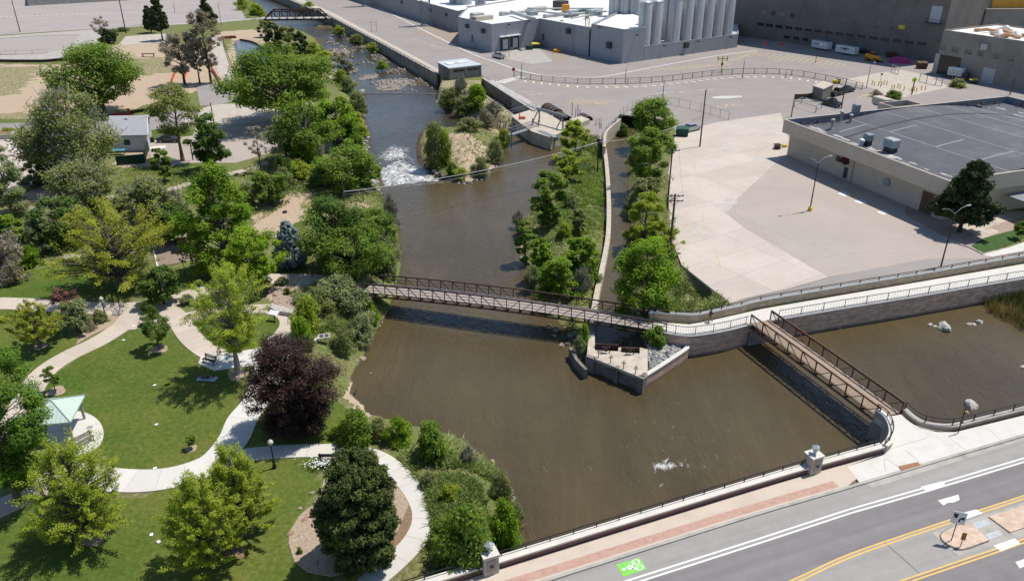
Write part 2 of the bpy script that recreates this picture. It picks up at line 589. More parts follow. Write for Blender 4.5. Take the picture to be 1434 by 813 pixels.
# driven asphalt: wheel paths, stains and patches run along the road
def road_mat(name,base,var):
 base=tuple(c*KALB for c in base)
 m,nt,b=newmat(name)
 tc=N(nt,"ShaderNodeTexCoord")
 mp=N(nt,"ShaderNodeMapping",vector_type="TEXTURE")
 mp.inputs["Rotation"].default_value=(0,0,math.radians(20.5))
 mp.inputs["Scale"].default_value=(45,1.1,1)
 nt.links.new(tc.outputs["Object"],mp.inputs["Vector"])
 s=noise_(nt,1.0,5,.6,mp.outputs["Vector"])
 c=ramp_(nt,s,[(.3,tuple(x*(1 - var) for x in base)),(.7,tuple(x*(1+var) for x in base))])
 c=mixc(nt,1.0,c,ramp_(nt,noise_(nt,.5,8,.75),[(.3,(.88,.88,.88)),(.7,(1.06,1.06,1.05))]),"MULTIPLY")
 g=noise_(nt,14,3,.7)
 c=mixc(nt,1.0,c,ramp_(nt,g,[(.3,(.86,.86,.86)),(.7,(1.1,1.1,1.1))]),"MULTIPLY")
 st=ramp_(nt,noise_(nt,.9,4,.6),[(.68,(1,1,1)),(.76,(.72,.71,.70))])
 c=mixc(nt,1.0,c,st,"MULTIPLY")
 nt.links.new(c,b.inputs["Base Color"])
 b.inputs["Roughness"].default_value=.9
road_mat("asphalt_road",(0.335,0.32,0.30),.10)
road_mat("asphalt_lane",(0.215,0.20,0.20),.16)
# cracked asphalt: tone patches plus dark sealed cracks
def cracked(name,base,var,crack,s=0.09,amt=0.6):
 base=tuple(c*KALB for c in base)
 m,nt,b=newmat(name)
 nz=noise_(nt,0.10,8,0.7)
 nz2=noise_(nt,2.5,6,0.7)
 c=ramp_(nt,nz,[(0.3,tuple(x*(1 - var) for x in base)),(0.7,tuple(min(1,x*(1+var)) for x in base))])
 c=mixc(nt,1.0,c,ramp_(nt,nz2,[(0.3,(0.90,0.90,0.90)),(0.7,(1.05,1.05,1.05))]),"MULTIPLY")
 tc=N(nt,"ShaderNodeTexCoord")
 nv=N(nt,"ShaderNodeTexNoise")
 nv.inputs["Scale"].default_value=0.35
 nv.inputs["Detail"].default_value=5
 nt.links.new(tc.outputs["Object"],nv.inputs["Vector"])
 va=N(nt,"ShaderNodeVectorMath",operation="ADD")
 vs=N(nt,"ShaderNodeVectorMath",operation="SCALE")
 vs.inputs["Scale"].default_value=3.0
 nt.links.new(nv.outputs["Color"],vs.inputs[0])
 nt.links.new(tc.outputs["Object"],va.inputs[0])
 nt.links.new(vs.outputs[0],va.inputs[1])
 vo=N(nt,"ShaderNodeTexVoronoi",feature="DISTANCE_TO_EDGE")
 vo.inputs["Scale"].default_value=s
 nt.links.new(va.outputs[0],vo.inputs["Vector"])
 k=math_(nt,"LESS_THAN",vo.outputs["Distance"],0.006)
 k=math_(nt,"MULTIPLY",k,amt)
 nt.links.new(mixc(nt,k,c,crack),b.inputs["Base Color"])
 b.inputs["Roughness"].default_value=0.92
 return m
cracked("asphalt_yard",(0.30,0.27,0.25),0.10,(0.20,0.185,0.17),0.06)
cracked("asphalt_tan",(0.415,0.355,0.31),0.08,(0.31,0.265,0.23),0.05)
cracked("asphalt_lot",(0.36,0.32,0.295),0.05,(0.33,0.29,0.27),0.04)
# warehouse roof membrane
def membrane():
 m,nt,b=newmat("roof_membrane")
 nz=noise_(nt,0.18,8,0.7)
 nz2=noise_(nt,3.0,5,0.7)
 c=ramp_(nt,nz,[(0.3,(0.055,0.057,0.068)),(0.55,(0.078,0.080,0.090)),(0.72,(0.13,0.128,0.13))])
 c=mixc(nt,0.5,c,ramp_(nt,nz2,[(0.3,(0.3,0.3,0.3)),(0.7,(0.7,0.7,0.7))]),"OVERLAY")
 nt.links.new(c,b.inputs["Base Color"])
 b.inputs["Roughness"].default_value=0.75
membrane()
mat("roof_seam",(0.27,0.27,0.275),0.8,0.1,1.0)
mat("roof_seam_dark",(0.05,0.05,0.055),0.8,0.1,1.0)
mat("roof_stain",(0.42,0.41,0.39),0.9,0.3,0.8)
# foliage: colour from a per-leaf attribute, a little light passes through
def leaf_mat(name,c_lo,c_hi,trans=0.45,rough=0.6):
 m,nt,b=newmat(name)
 at=N(nt,"ShaderNodeAttribute",attribute_name="tint")
 c=ramp_(nt,at.outputs["Fac"],[(0.0,c_lo),(1.0,c_hi)])
 nt.links.new(c,b.inputs["Base Color"])
 b.inputs["Roughness"].default_value=rough
 b.inputs["Specular IOR Level"].default_value=0.25
 if trans:
  tr=N(nt,"ShaderNodeBsdfTranslucent")
  br=N(nt,"ShaderNodeMix")
  tc=mixc(nt,1.0,c,(1.15,1.25,0.7),"MULTIPLY")
  nt.links.new(tc,tr.inputs["Color"])
  ms=N(nt,"ShaderNodeMixShader")
  ms.inputs[0].default_value=trans
  nt.links.new(b.outputs[0],ms.inputs[1])
  nt.links.new(tr.outputs[0],ms.inputs[2])
  nt.links.new(ms.outputs[0],nt.nodes["Material Output"].inputs["Surface"])
 return m
leaf_mat("leaf_lime",(0.18,0.225,0.018),(0.42,0.49,0.05))
leaf_mat("leaf_yellow",(0.20,0.225,0.02),(0.45,0.47,0.06))
leaf_mat("leaf_bright",(0.095,0.18,0.011),(0.29,0.43,0.028))
leaf_mat("leaf_green",(0.075,0.14,0.016),(0.235,0.34,0.042))
leaf_mat("leaf_deep",(0.052,0.104,0.018),(0.17,0.26,0.045))
leaf_mat("leaf_olive",(0.125,0.15,0.042),(0.33,0.365,0.11))
leaf_mat("leaf_sage",(0.135,0.17,0.065),(0.34,0.395,0.165))
leaf_mat("leaf_vivid",(0.12,0.22,0.010),(0.34,0.48,0.025))
leaf_mat("leaf_mid",(0.05,0.11,0.010),(0.19,0.32,0.03))
leaf_mat("leaf_plum",(0.015,0.008,0.007),(0.085,0.042,0.034),0.15)
leaf_mat("leaf_red",(0.108,0.042,0.036),(0.288,0.120,0.102),0.2)
leaf_mat("leaf_brown",(0.20,0.165,0.075),(0.42,0.36,0.17),0.2)
leaf_mat("needle_dark",(0.016,0.030,0.006),(0.105,0.138,0.028),0.05,0.7)
leaf_mat("needle_pine",(0.018,0.031,0.010),(0.072,0.098,0.026),0.05,0.7)
leaf_mat("needle_blue",(0.075,0.11,0.115),(0.28,0.35,0.36),0.05,0.7)
leaf_mat("twig_grey",(0.125,0.112,0.100),(0.400,0.362,0.319),0.0,0.9)
leaf_mat("blade_bank",(0.12,0.18,0.035),(0.40,0.42,0.16),0.2)
leaf_mat("blade_reed",(0.070,0.090,0.020),(0.360,0.250,0.100),0.2)
leaf_mat("blade_lawn",(0.09,0.16,0.02),(0.26,0.36,0.06),0.2)
mat("bark_grey",(0.13,0.11,0.09),0.95,0.25,4,0.3)
mat("bark_dark",(0.05,0.04,0.032),0.95,0.25,4,0.3)
mat("bark_pale",(0.30,0.265,0.22),0.95,0.2,4,0.3)
mat("bark_orange",(0.26,0.15,0.075),0.95,0.2,4,0.3)
# levels
WZ,WZ2=-2.8,-3.35          # pool above and river below the low dam
FLAT=-0.07                   # natural ground beside paving at 0
def W3(pts,z=0.0):
 out=[]
 for p in pts:
  out.append(P(p[0],p[1],p[2] if len(p)>2 else z))
 return out
# the parapet line of the road bridge (foot of the wall on the walk side)
PAR=W3([(560,839),(640,814.5),(700,795.5),(880,739.5),(1060,684),(1140,660.5),(1236,634)],0.12)
PAR_OUT=offset(PAR,0.62)
# retaining wall of the path along the pool
FW1=W3([(905,458),(931,467),(961,471.5),(992,468.5),(1022,463),(1049,456)])
FW2=W3([(1092,448),(1180,433),(1280,417),(1368,402),(1434,391),(1600,364)])
# curved wall at the far end of the red bridge
CW=W3([(1226,583),(1238,592),(1245,604),(1247,616),(1243,627),(1236,634)])
PW=W3([(1263,578),(1274,588),(1289,597),(1312,602),(1338,602),(1380,592),(1434,578.5),(1600,537)])
FLOODW=W3([(330,-28),(405,0),(463.7,24),(540,64),(613,104)])
def poly_w(entries):
 """entries: (x,y,bank[,z]) photo points or (Vector,bank)"""
 out=[]
 for e in entries:
  if isinstance(e[0],Vector):
   out.append((e[0].x,e[0].y,e[1]))
  else:
   z=e[3] if len(e)>3 else WZ
   p=P(e[0],e[1],z)
   out.append((p.x,p.y,e[2]))
 return out
bank=4.2
main_poly=poly_w(
 [(790,900,4),(752,820,4),(735,775,bank),(727,745,bank),(728,722,bank),(716,690,bank),(700,666,bank),(675,640,bank),
  (650,620,bank),(628,610,bank),(600,600,bank),(560,590,bank),(520,577,5),(507,562,6),(499,545,7),(497,528,7),(502,513,6),
  (511,498,5),(520,480,5),(530,462,5),(540,446,5),(548,428,5),(554,408,6),(560,388,6),(563,370,6),(561,345,6),(558,320,6),
  (550,298,6),(541,280,6),(535,265,6),(528,242,6),(516,226,6),(512,205,6),(512,180,6),(507,150,6),(503,137,6),
  (497,126,6),(478,110,6),(468,95,7),(458,80,7),(452,66,7),(440,52,7),(424,44,7),(392,40,7),(372,20,8),(340,-14,8),(300,-40,8),(200,-80,8)])
right_side=[(Vector((-300,900,0)),0.5),(Vector((-95,620,0)),0.5)]+[(v,0.4) for v in offset(FLOODW,1.0)]+[
 (P(613,122),0.4),(612,138,4),(625,152,4),(652,163,4),(680,171,4),(700,178,.4),(735,186,.4),(768,195,.4),(786,201,9),
 (778,222,12),(768,240,12),(752,265,12),(746,290,12),(727,318,12),(722,350,12),(733,366,12),(742,385,12),(757,405,10),(770,440,8),
 (792,466,8),(803,488,30),(822,514,30),(904,545,30),(964,503,30)]
main_poly+=poly_w(right_side)
f1,f2=offset(FW1,1.0),offset(FW2,1.0)
main_poly+=poly_w([(f1[1],30),(f1[2],30),(f1[3],.4),(f1[5],.4),(f2[0],.4),(f2[1],.4),(f2[3],.4),(f2[4],.4),(f2[5],.4)])
p1=offset(PW,-1.0)
main_poly+=poly_w([(p1[7],.4),(p1[6],.4),(p1[4],.4),(p1[2],.4),(p1[0],.4),(CW[0],.4),(CW[2],.4),(CW[4],.4),(PAR_OUT[5],.4),(1330,830,4,0)])
island_poly=poly_w([(586,203,9),(588,222,9),(612,241,9),(630,250,9),(645,257,9),(664,254.5,9),(682,246,9),(697,231,9),(705,212,9),
       (712,200,9),(703,184,9),(690,178,9),(652,180,9),(630,180,9),(605,172,9),(590,185,9)])
canal_poly=poly_w([(847,208,.4),(858,182,.4),(868,168,.4),(892,172,3),(886,200,3),(879,226,3),(879,277,3),(883,324,4),(893,365,5),(905,400,6),
      (914,445,30),(907,480,30),(896,497,30),(833,494,30),(831,455,5),(838,410,5),(849,360,9),(854,324,12),(854.5,277,12),(850,230,12)])
head_poly=poly_w([(676,109,.4,0),(700,124.5,.4,0),(749,155,.4,0),(735,171,.4,-.6),(714,159,.4,-.6),(692,144,.4,-.6),(670,129,.4,-.6)])
pond_poly=poly_w([(327,57,1.5,-.8),(331,83,1.5,-.8),(339,102,1.5,-.8),(352,116,1.5,-.8),(380,118,1.5,-.8),(384,80,1.5,-.8),(366,65,1.5,-.8),(352,58.5,1.5,-.8),(338,55.5,1.5,-.8)])
def seg_dist(pts,poly):
 """signed distance (negative inside) and bank width of the nearest edge"""
 A=np.array(poly)
 B=np.roll(A,-1,axis=0)
 best=np.full(len(pts),1e9)
 wid=np.zeros(len(pts))
 inside=np.zeros(len(pts),dtype=bool)
 x,y=pts[:,0],pts[:,1]
 for (ax,ay,w),(bx,by,w2) in zip(A,B):
  dx,dy=bx - ax,by - ay
  L2=dx*dx+dy*dy+1e-9
  t=np.clip(((x - ax)*dx+(y - ay)*dy)/L2,0,1)
  d=np.hypot(x - ax - t*dx,y - ay - t*dy)
  ww=w+(w2 - w)*t
  k=d<best
  best=np.where(k,d,best)
  wid=np.where(k,ww,wid)
  c=((ay>y) !=(by>y)) & (x<(bx - ax)*(y - ay)/(by - ay+1e-12)+ax)
  inside ^=c
 return np.where(inside,-best,best),wid
def inpoly(pts,poly):
 x,y=pts[:,0],pts[:,1]
 inside=np.zeros(len(pts),dtype=bool)
 n=len(poly)
 for i in range(n):
  ax,ay=poly[i][0],poly[i][1]
  bx,by=poly[(i+1) % n][0],poly[(i+1) % n][1]
  inside ^=((ay>y) !=(by>y)) & (x<(bx - ax)*(y - ay)/(by - ay+1e-12)+ax)
 return inside
def vnoise(x,y,s,seed=0):
 """cheap value noise on arrays"""
 x=x*s+seed*17.3
 y=y*s+seed*9.1
 xi,yi=np.floor(x),np.floor(y)
 fx,fy=x - xi,y - yi
 fx,fy=fx*fx*(3 - 2*fx),fy*fy*(3 - 2*fy)
 def h(a,b):
  v=np.sin(a*127.1+b*311.7+seed*3.7)*43758.5453
  return v - np.floor(v)
 return (h(xi,yi)*(1 - fx)+h(xi+1,yi)*fx)*(1 - fy)+(h(xi,yi+1)*(1 - fx)+h(xi+1,yi+1)*fx)*fy
ROCKY=[(P(*q,-3).x,P(*q,-3).y) for q in [(503,127),(612,130),(600,112),(540,78),(470,36),(440,34),(436,52),(452,70),(462,90),(485,115)]]
def ground_z(pts):
 pts=np.asarray(pts,dtype=float)
 d1,w1=seg_dist(pts,main_poly)
 di,wi=seg_dist(pts,island_poly)
 # the island is land inside the water
 isl=-di
 dm=np.maximum(d1,isl)
 wm=np.where(isl>d1,wi,w1)
 d2,w2=seg_dist(pts,canal_poly)
 d3,w3=seg_dist(pts,head_poly)
 for d,w in ((d2,w2),(d3,w3)):
  k=d<dm
  dm=np.where(k,d,dm)
  wm=np.where(k,w,wm)
 t=np.clip(dm/np.maximum(wm,.05),0,1)
 t=t*t*(3 - 2*t)*0.35+t*0.65
 rough=(vnoise(pts[:,0],pts[:,1],.35,1) - .5)*.5+(vnoise(pts[:,0],pts[:,1],1.1,2) - .5)*.25
 land=WZ+(FLAT - WZ)*t+rough*np.clip(1 - t,0,1)*np.clip(dm,0,1)
 low=WZ - .15 - np.clip(-dm*.6,0,1.4)
 z=np.where(dm>0,land,low)
 # rocky bed below the upper sill
 rk=inpoly(pts,ROCKY)
 bed=WZ2+.02+(vnoise(pts[:,0],pts[:,1],.12,5) - .65)*1.7+(vnoise(pts[:,0],pts[:,1],.5,6) - .5)*.6
 z=np.where(rk & (dm<0),bed,z)
 dp,wp=seg_dist(pts,pond_poly)
 tp=np.clip(dp/1.5,0,1)
 z=np.where(dp<1.5,np.where(dp>0,-.8+(.8+FLAT)*tp,-1.2),z)
 return z
def gz(x,y):
 if 'GZ' not in globals():return float(ground_z([(x,y)])[0])
 i=int(np.clip(np.searchsorted(xs,x) - 1,0,len(xs) - 2))
 j=int(np.clip(np.searchsorted(ys,y) - 1,0,len(ys) - 2))
 u,v=(x - xs[i])/(xs[i+1] - xs[i]),(y - ys[j])/(ys[j+1] - ys[j])
 return float((GZ[j,i]*(1 - u)+GZ[j,i+1]*u)*(1 - v)+(GZ[j+1,i]*(1 - u)+GZ[j+1,i+1]*u)*v)
def G(px,py):
 """point of the terrain seen at a photo point"""
 z=0.0
 for _ in range(14):
  p=P(px,py,z)
  zn=max(gz(p.x,p.y),WZ)
  z=z*.4+zn*.6
 p=P(px,py,z)
 return p
# terrain sheet
def axis(segs):
 out=[]
 for a,b,s in segs:
  out+=list(np.arange(a,b,s))
 out.append(segs[-1][1])
 return np.array(out)
xs=axis([(-1500,-400,90),(-400,-230,10),(-230,-160,3),(-160,-75,1.5),(-75,95,0.7),(95,170,1.5),(170,400,12),(400,1500,90)])
ys=axis([(-60,40,8),(40,60,1.2),(60,170,0.7),(170,260,1.2),(260,420,2.6),(420,600,5),(600,700,20),(700,2500,120)])
GX,GY=np.meshgrid(xs,ys)
gp=np.stack([GX.ravel(),GY.ravel()],1)
gzv=ground_z(gp)
GZ=gzv.reshape(GX.shape)
def zone(polys,wob=.9):
 m=np.zeros(len(gp),dtype=bool)
 wx=gp[:,0]+(vnoise(gp[:,0],gp[:,1],.45,11) - .5)*2*wob
 wy=gp[:,1]+(vnoise(gp[:,0],gp[:,1],.45,12) - .5)*2*wob
 q=np.stack([wx,wy],1)
 for pl in polys:
  pw=[(v.x,v.y) for v in W3(pl)]
  m |=inpoly(q,pw)
 return m
LAWN=[[(60,530),(130,485),(205,452),(250,470),(300,515),(345,520),(352,560),(325,590),(310,625),(240,660),(150,665),(140,620),(110,580),(60,585)],
  [(-60,760),(60,697),(200,690),(320,645),(385,640),(452,640),(445,690),(415,730),(404,752),(425,790),(470,806),(520,830),(-60,840)],
  [(-40,385),(100,372),(205,378),(215,402),(170,418),(-40,418)],
  [(-40,432),(85,432),(95,470),(130,475),(60,515),(-40,560)],
  [(255,448),(400,442),(385,480),(330,505),(280,485)],
  [(240,375),(300,368),(400,372),(430,380),(300,398),(245,398)],
  [(350,570),(420,520),(500,565),(485,622),(350,622)],
  [(205,178),(272,180),(270,191),(205,197)],
  [(175,236),(268,228),(262,252),(175,272)],
  [(-30,92),(62,92),(40,120),(38,132),(-30,138)],
  [(165,82),(235,80),(245,100),(200,108),(160,98)],
  [(-40,160),(80,155),(150,162),(60,171),(-40,174)],
  [(150,155),(210,150),(212,160),(150,166)],
  [(395,320),(440,300),(450,330),(430,385),(390,380)]]
DIRT=[[(-40,88),(100,92),(170,60),(250,60),(330,75),(335,118),(270,128),(150,162),(-40,168)],
  [(360,280),(420,268),(510,282),(508,300),(450,302),(430,312),(365,312)],
  [(355,300),(430,300),(420,330),(360,330)],
  [(618,182),(652,182),(697,200),(695,226),(658,244),(630,224)],
  [(488,505),(515,490),(505,520),(512,565),(485,560)],
  [(318,60),(328,60),(340,105),(352,122),(335,125)],
  [(300,45),(380,40),(390,62),(330,60)],
  [(955,372),(975,372),(1030,425),(1015,440),(985,420)],
  [(40,255),(110,255),(90,278),(30,280)],
  [(170,205),(215,205),(215,236),(165,236)],
  [(380,400),(430,395),(420,440),(385,440)],
  [(400,85),(440,70),(470,110),(430,115)]]
GRAVEL=[[(450,60),(480,55),(610,118),(612,132),(500,130),(462,90)]]
wl=np.maximum(zone(LAWN[:9]+LAWN[13:],.35)*1.0,zone(LAWN[9:13],2.5)*.50)
wd=np.maximum(zone(DIRT,1.2)*1.0,zone([[(612,112),(680,112),(750,162),(738,186),(690,180),(650,165),(612,142)]])*.5)
wg=zone(GRAVEL,1.0).astype(float)
gcol=np.stack([wl,wd,wg],1)
ny,nx=GX.shape
idx=np.arange(nx*ny).reshape(ny,nx)
F=np.stack([idx[:-1,:-1].ravel(),idx[:-1,1:].ravel(),idx[1:,1:].ravel(),idx[1:,:-1].ravel()],1)
m,nt,b=newmat("ground_mix")
at=N(nt,"ShaderNodeAttribute",attribute_name="zone")
sp=N(nt,"ShaderNodeSeparateColor")
nt.links.new(at.outputs["Color"],sp.inputs[0])
fine=noise_(nt,2.2,8,0.75)
fine2=noise_(nt,9.0,4,0.7)
mid=noise_(nt,0.28,6,0.65)
big=noise_(nt,0.06,4,0.6)
scrub=ramp_(nt,fine,[(0.30,(0.070,0.078,0.026)),(0.47,(0.135,0.14,0.052)),(0.58,(0.22,0.19,0.105)),(0.72,(0.33,0.265,0.18))])
scrub2=ramp_(nt,fine,[(0.30,(0.07,0.10,0.024)),(0.5,(0.125,0.16,0.042)),(0.70,(0.21,0.21,0.085))])
scrub=mixc(nt,ramp_(nt,mid,[(0.42,(0,0,0)),(0.58,(1,1,1))]),scrub,scrub2)
lawn=ramp_(nt,fine,[(0.28,(0.034,0.066,0.009)),(0.5,(0.063,0.108,0.016)),(0.72,(0.115,0.152,0.030))])
lawnb=ramp_(nt,fine,[(0.28,(0.06,0.085,0.014)),(0.5,(0.115,0.135,0.026)),(0.72,(0.20,0.18,0.06))])
lawn=mixc(nt,ramp_(nt,big,[(0.40,(0,0,0)),(0.62,(1,1,1))]),lawn,lawnb)
lawn=mixc(nt,ramp_(nt,mid,[(0.52,(0,0,0)),(0.75,(0.6,0.6,0.6))]),lawn,lawnb)
dirt=ramp_(nt,fine,[(0.3,(0.30,0.225,0.155)),(0.5,(0.40,0.31,0.22)),(0.7,(0.49,0.39,0.29))])
dirt=mixc(nt,ramp_(nt,mid,[(0.60,(0,0,0)),(0.75,(0.7,0.7,0.7))]),dirt,scrub2)
grav=ramp_(nt,fine2,[(0.3,(0.10,0.09,0.075)),(0.5,(0.25,0.22,0.185)),(0.7,(0.42,0.38,0.33))])
thr=lambda s:math_(nt,"GREATER_THAN",math_(nt,"ADD",s,math_(nt,"MULTIPLY_ADD",fine,.9,-.45)),0.5)
c=mixc(nt,thr(sp.outputs[1]),scrub,dirt)
c=mixc(nt,thr(sp.outputs[2]),c,grav)
c=mixc(nt,thr(sp.outputs[0]),c,lawn)
# wet bed and shoreline
geo=N(nt,"ShaderNodeNewGeometry")
spz=N(nt,"ShaderNodeSeparateXYZ")
nt.links.new(geo.outputs["Position"],spz.inputs[0])
wet=math_(nt,"LESS_THAN",spz.outputs[2],-2.72)
wet=math_(nt,"MULTIPLY",wet,math_(nt,"SUBTRACT",1.0,math_(nt,"MULTIPLY",sp.outputs[2],.8)))
c=mixc(nt,wet,c,(0.085,0.065,0.04))
nt.links.new(c,b.inputs["Base Color"])
b.inputs["Roughness"].default_value=0.95
b.inputs["Specular IOR Level"].default_value=0.15
nt.links.new(bumpnode(nt,fine2,0.6,0.12),b.inputs["Normal"])
me=npmesh("ground",np.stack([gp[:,0],gp[:,1],gzv],1),F,m,{"zone":("POINT",gcol)},True)
struct(addobj("ground",me))
# water
def water_mat(name,deep,sky_rough,wave,ws,foam=False,stretch=(1,1,1)):
 m,nt,b=newmat(name)
 tc=N(nt,"ShaderNodeTexCoord")
 mp=N(nt,"ShaderNodeMapping")
 mp.inputs["Scale"].default_value=stretch
 mp.inputs["Rotation"].default_value=(0,0,math.radians(20))
 nt.links.new(tc.outputs["Object"],mp.inputs["Vector"])
 big=noise_(nt,0.05,4,0.6)
 base=ramp_(nt,big,[(0.35,tuple(x*.85 for x in deep)),(0.65,tuple(x*1.15 for x in deep))])
 ms=N(nt,"ShaderNodeMapping")
 ms.inputs["Scale"].default_value=(.30,.045,1)
 ms.inputs["Rotation"].default_value=(0,0,math.radians(8))
 nt.links.new(tc.outputs["Object"],ms.inputs["Vector"])
 stk=noise_(nt,1.0,7,.7,ms.outputs["Vector"],dist=.8)
 base=mixc(nt,1.0,base,ramp_(nt,stk,[(.35,(.90,.90,.91)),(.65,(1.10,1.09,1.07))]),"MULTIPLY")
 n1=noise_(nt,ws,4,0.6,mp.outputs["Vector"],dist=.4)
 n2=noise_(nt,ws*3.7,3,0.6,mp.outputs["Vector"])
 patch=noise_(nt,0.035,3,0.5)
 h=math_(nt,"ADD",math_(nt,"MULTIPLY",n1,1.0),math_(nt,"MULTIPLY",n2,.35))
 h=math_(nt,"MULTIPLY",h,math_(nt,"MULTIPLY_ADD",patch,1.6,.1))
 b.inputs["Roughness"].default_value=sky_rough
 b.inputs["IOR"].default_value=1.33
 b.inputs["Specular IOR Level"].default_value=0.5
 nt.links.new(bumpnode(nt,h,wave,.34),b.inputs["Normal"])
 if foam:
  at=N(nt,"ShaderNodeAttribute",attribute_name="foam")  # holds white water, and on the pool also painted sun sparkle
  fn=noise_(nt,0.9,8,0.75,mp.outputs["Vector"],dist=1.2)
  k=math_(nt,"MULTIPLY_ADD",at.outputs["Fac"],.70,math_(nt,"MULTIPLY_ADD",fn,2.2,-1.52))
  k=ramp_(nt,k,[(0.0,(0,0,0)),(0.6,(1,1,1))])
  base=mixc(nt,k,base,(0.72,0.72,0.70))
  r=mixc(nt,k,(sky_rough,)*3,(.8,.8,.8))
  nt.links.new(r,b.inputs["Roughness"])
 nt.links.new(base,b.inputs["Base Color"])
 return m
water_mat("water_pool",(0.076,0.058,0.029),0.10,0.55,1.3,True,(1.0,0.55,1))
water_mat("water_low",(0.045,0.040,0.031),0.10,0.6,1.1,True,(1.0,0.6,1))
water_mat("water_still",(0.055,0.062,0.066),0.06,0.25,1.0)
def water_grid(name,poly,z,step,mname,foams_glints):
 xs_=[p[0] for p in poly]
 ys_=[p[1] for p in poly]
 gx=np.arange(min(xs_),max(xs_)+step,step)
 gy=np.arange(min(ys_),max(ys_)+step,step)
 X,Y=np.meshgrid(gx,gy)
 q=np.stack([X.ravel(),Y.ravel()],1)
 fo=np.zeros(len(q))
 for pl,w in foams_glints:
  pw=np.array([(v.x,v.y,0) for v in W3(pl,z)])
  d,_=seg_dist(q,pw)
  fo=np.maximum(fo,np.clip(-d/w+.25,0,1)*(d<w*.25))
 i=np.arange(len(q)).reshape(X.shape)
 FF=np.stack([i[:-1,:-1].ravel(),i[:-1,1:].ravel(),i[1:,1:].ravel(),i[1:,:-1].ravel()],1)
 c=q[FF].mean(axis=1)
 k=inpoly(c,poly)
 FF=FF[k]
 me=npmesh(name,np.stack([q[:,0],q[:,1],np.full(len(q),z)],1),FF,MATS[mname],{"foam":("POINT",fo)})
 return struct(addobj(name,me))
crest=[P(520,264,WZ),P(536,262.5,WZ),P(585,258.5,WZ),P(624,255,WZ),P(640,253,WZ)]
near=[(crest[0].x - 6,crest[0].y),*[(v.x,v.y) for v in crest],(P(650,240,WZ).x,P(650,240,WZ).y),(P(665,200,WZ).x,P(665,200,WZ).y),
  (P(700,172,WZ).x,P(700,172,WZ).y),(P(670,115,WZ).x,P(670,115,WZ).y),(P(700,108,WZ).x,P(700,108,WZ).y),
  (P(900,160,WZ).x,P(900,160,WZ).y),(P(960,440,WZ).x,P(960,440,WZ).y),(170,P(1400,330,WZ).y),(170,40),(-30,40),(P(440,400,WZ).x,P(440,400,WZ).y)]
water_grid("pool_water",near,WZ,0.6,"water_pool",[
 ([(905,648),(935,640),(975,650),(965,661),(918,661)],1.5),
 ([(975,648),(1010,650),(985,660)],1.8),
 ([(870,605),(960,595),(1005,645),(965,672),(890,668)],40)])  # last patch: sun sparkle round the splash, painted as pale flecks, not foam
low=[(crest[0].x - 8,crest[0].y+.35),*[(v.x,v.y+.35) for v in crest],(P(652,240,WZ2).x,P(652,240,WZ2).y),(P(690,190,WZ2).x,P(690,190,WZ2).y),(P(735,178,WZ2).x,P(735,178,WZ2).y),(P(640,120,WZ2).x,P(640,120,WZ2).y),
    (-20,420),(-60,560),(-250,860),(-330,860),(-150,400),(-75,260)]
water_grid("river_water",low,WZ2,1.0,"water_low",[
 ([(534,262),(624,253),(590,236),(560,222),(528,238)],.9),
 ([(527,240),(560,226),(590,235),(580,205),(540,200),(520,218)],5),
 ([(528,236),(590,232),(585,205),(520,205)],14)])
sheet=MB()
sheet.sheet([(x,y) for x,y,w in [(*P(q[0],q[1],-.8).to_2d(),0) for q in [(320,52),(322,84),(335,108),(350,122),(388,122),(390,80),(372,62),(352,54)]]],-.8)
struct(sheet.build("pond_water",MATS["water_still"]))
# the two sills that hold the water back
for nm,pts,zt in (("low_dam",[Vector((v.x,v.y+.2,0)) for v in crest],WZ - .03),
     ("upper_sill",[P(495,131.5,WZ2),P(560,131.3,WZ2),P(613,132,WZ2)],WZ2+.12)):
 d=MB()
 d.ribbon(pts,.5,-5,zt)
 tag(d.build(nm,MATS["concrete_dark"]),{"low_dam":"low dark dam sill under the white water beside the island","upper_sill":"straight thin sill crossing the river below the rocky shallows"}[nm],"weir")
# paving
def slab(name,pts,z,m,depth_=.3,px=True):
 """flat paved area with a skirt; pts photo points on the level z"""
 w=W3(pts,z) if px else pts
 o=MB().prism(w,z - depth_,z).build(name,MATS[m])
 return struct(o)
def uv_ribbon(name,pts,w,z,m,depth_=.3,parent=None):
 L,R=offset(pts,w/2),offset(pts,-w/2)
 n=len(pts)
 vs,fs,uv=[],[],[]
 s=0
 S=[0]
 for a,b_ in zip(pts,pts[1:]):
  s+=(b_ - a).length
  S.append(s)
 for i in range(n):
  vs+=[(L[i].x,L[i].y,z),(R[i].x,R[i].y,z),(L[i].x,L[i].y,z - depth_),(R[i].x,R[i].y,z - depth_)]
 off=ORG.get(parent,Vector((0,0,0))) if parent else Vector((0,0,0))
 vs=[(v[0] - off.x,v[1] - off.y,v[2] - off.z) for v in vs]
 for i in range(n - 1):
  a,c=4*i,4*i+4
  for f,vv in (((a+1,c+1,c,a),(0,0,w,w)),((a,c,c+2,a+2),(w,w,w+depth_,w+depth_)),((c+1,a+1,a+3,c+3),(0,0,-depth_,-depth_))):
   fs.append(f)
   for k,vi in enumerate(f):
    uv.append((S[vi//4],vv[k] if k<len(vv) else 0))
 me=bpy.data.meshes.new(name)
 me.from_pydata(vs,[],fs)
 ul=me.uv_layers.new(name="UVMap")
 ul.data.foreach_set("uv",[c for p in uv for c in p])
 me.materials.append(MATS[m])
 return addobj(name,me,parent)
def path(name,pxs,w,m,z=.02,n=6):
 return struct(uv_ribbon(name,catmull(W3(pxs,z),n),w,z,m))
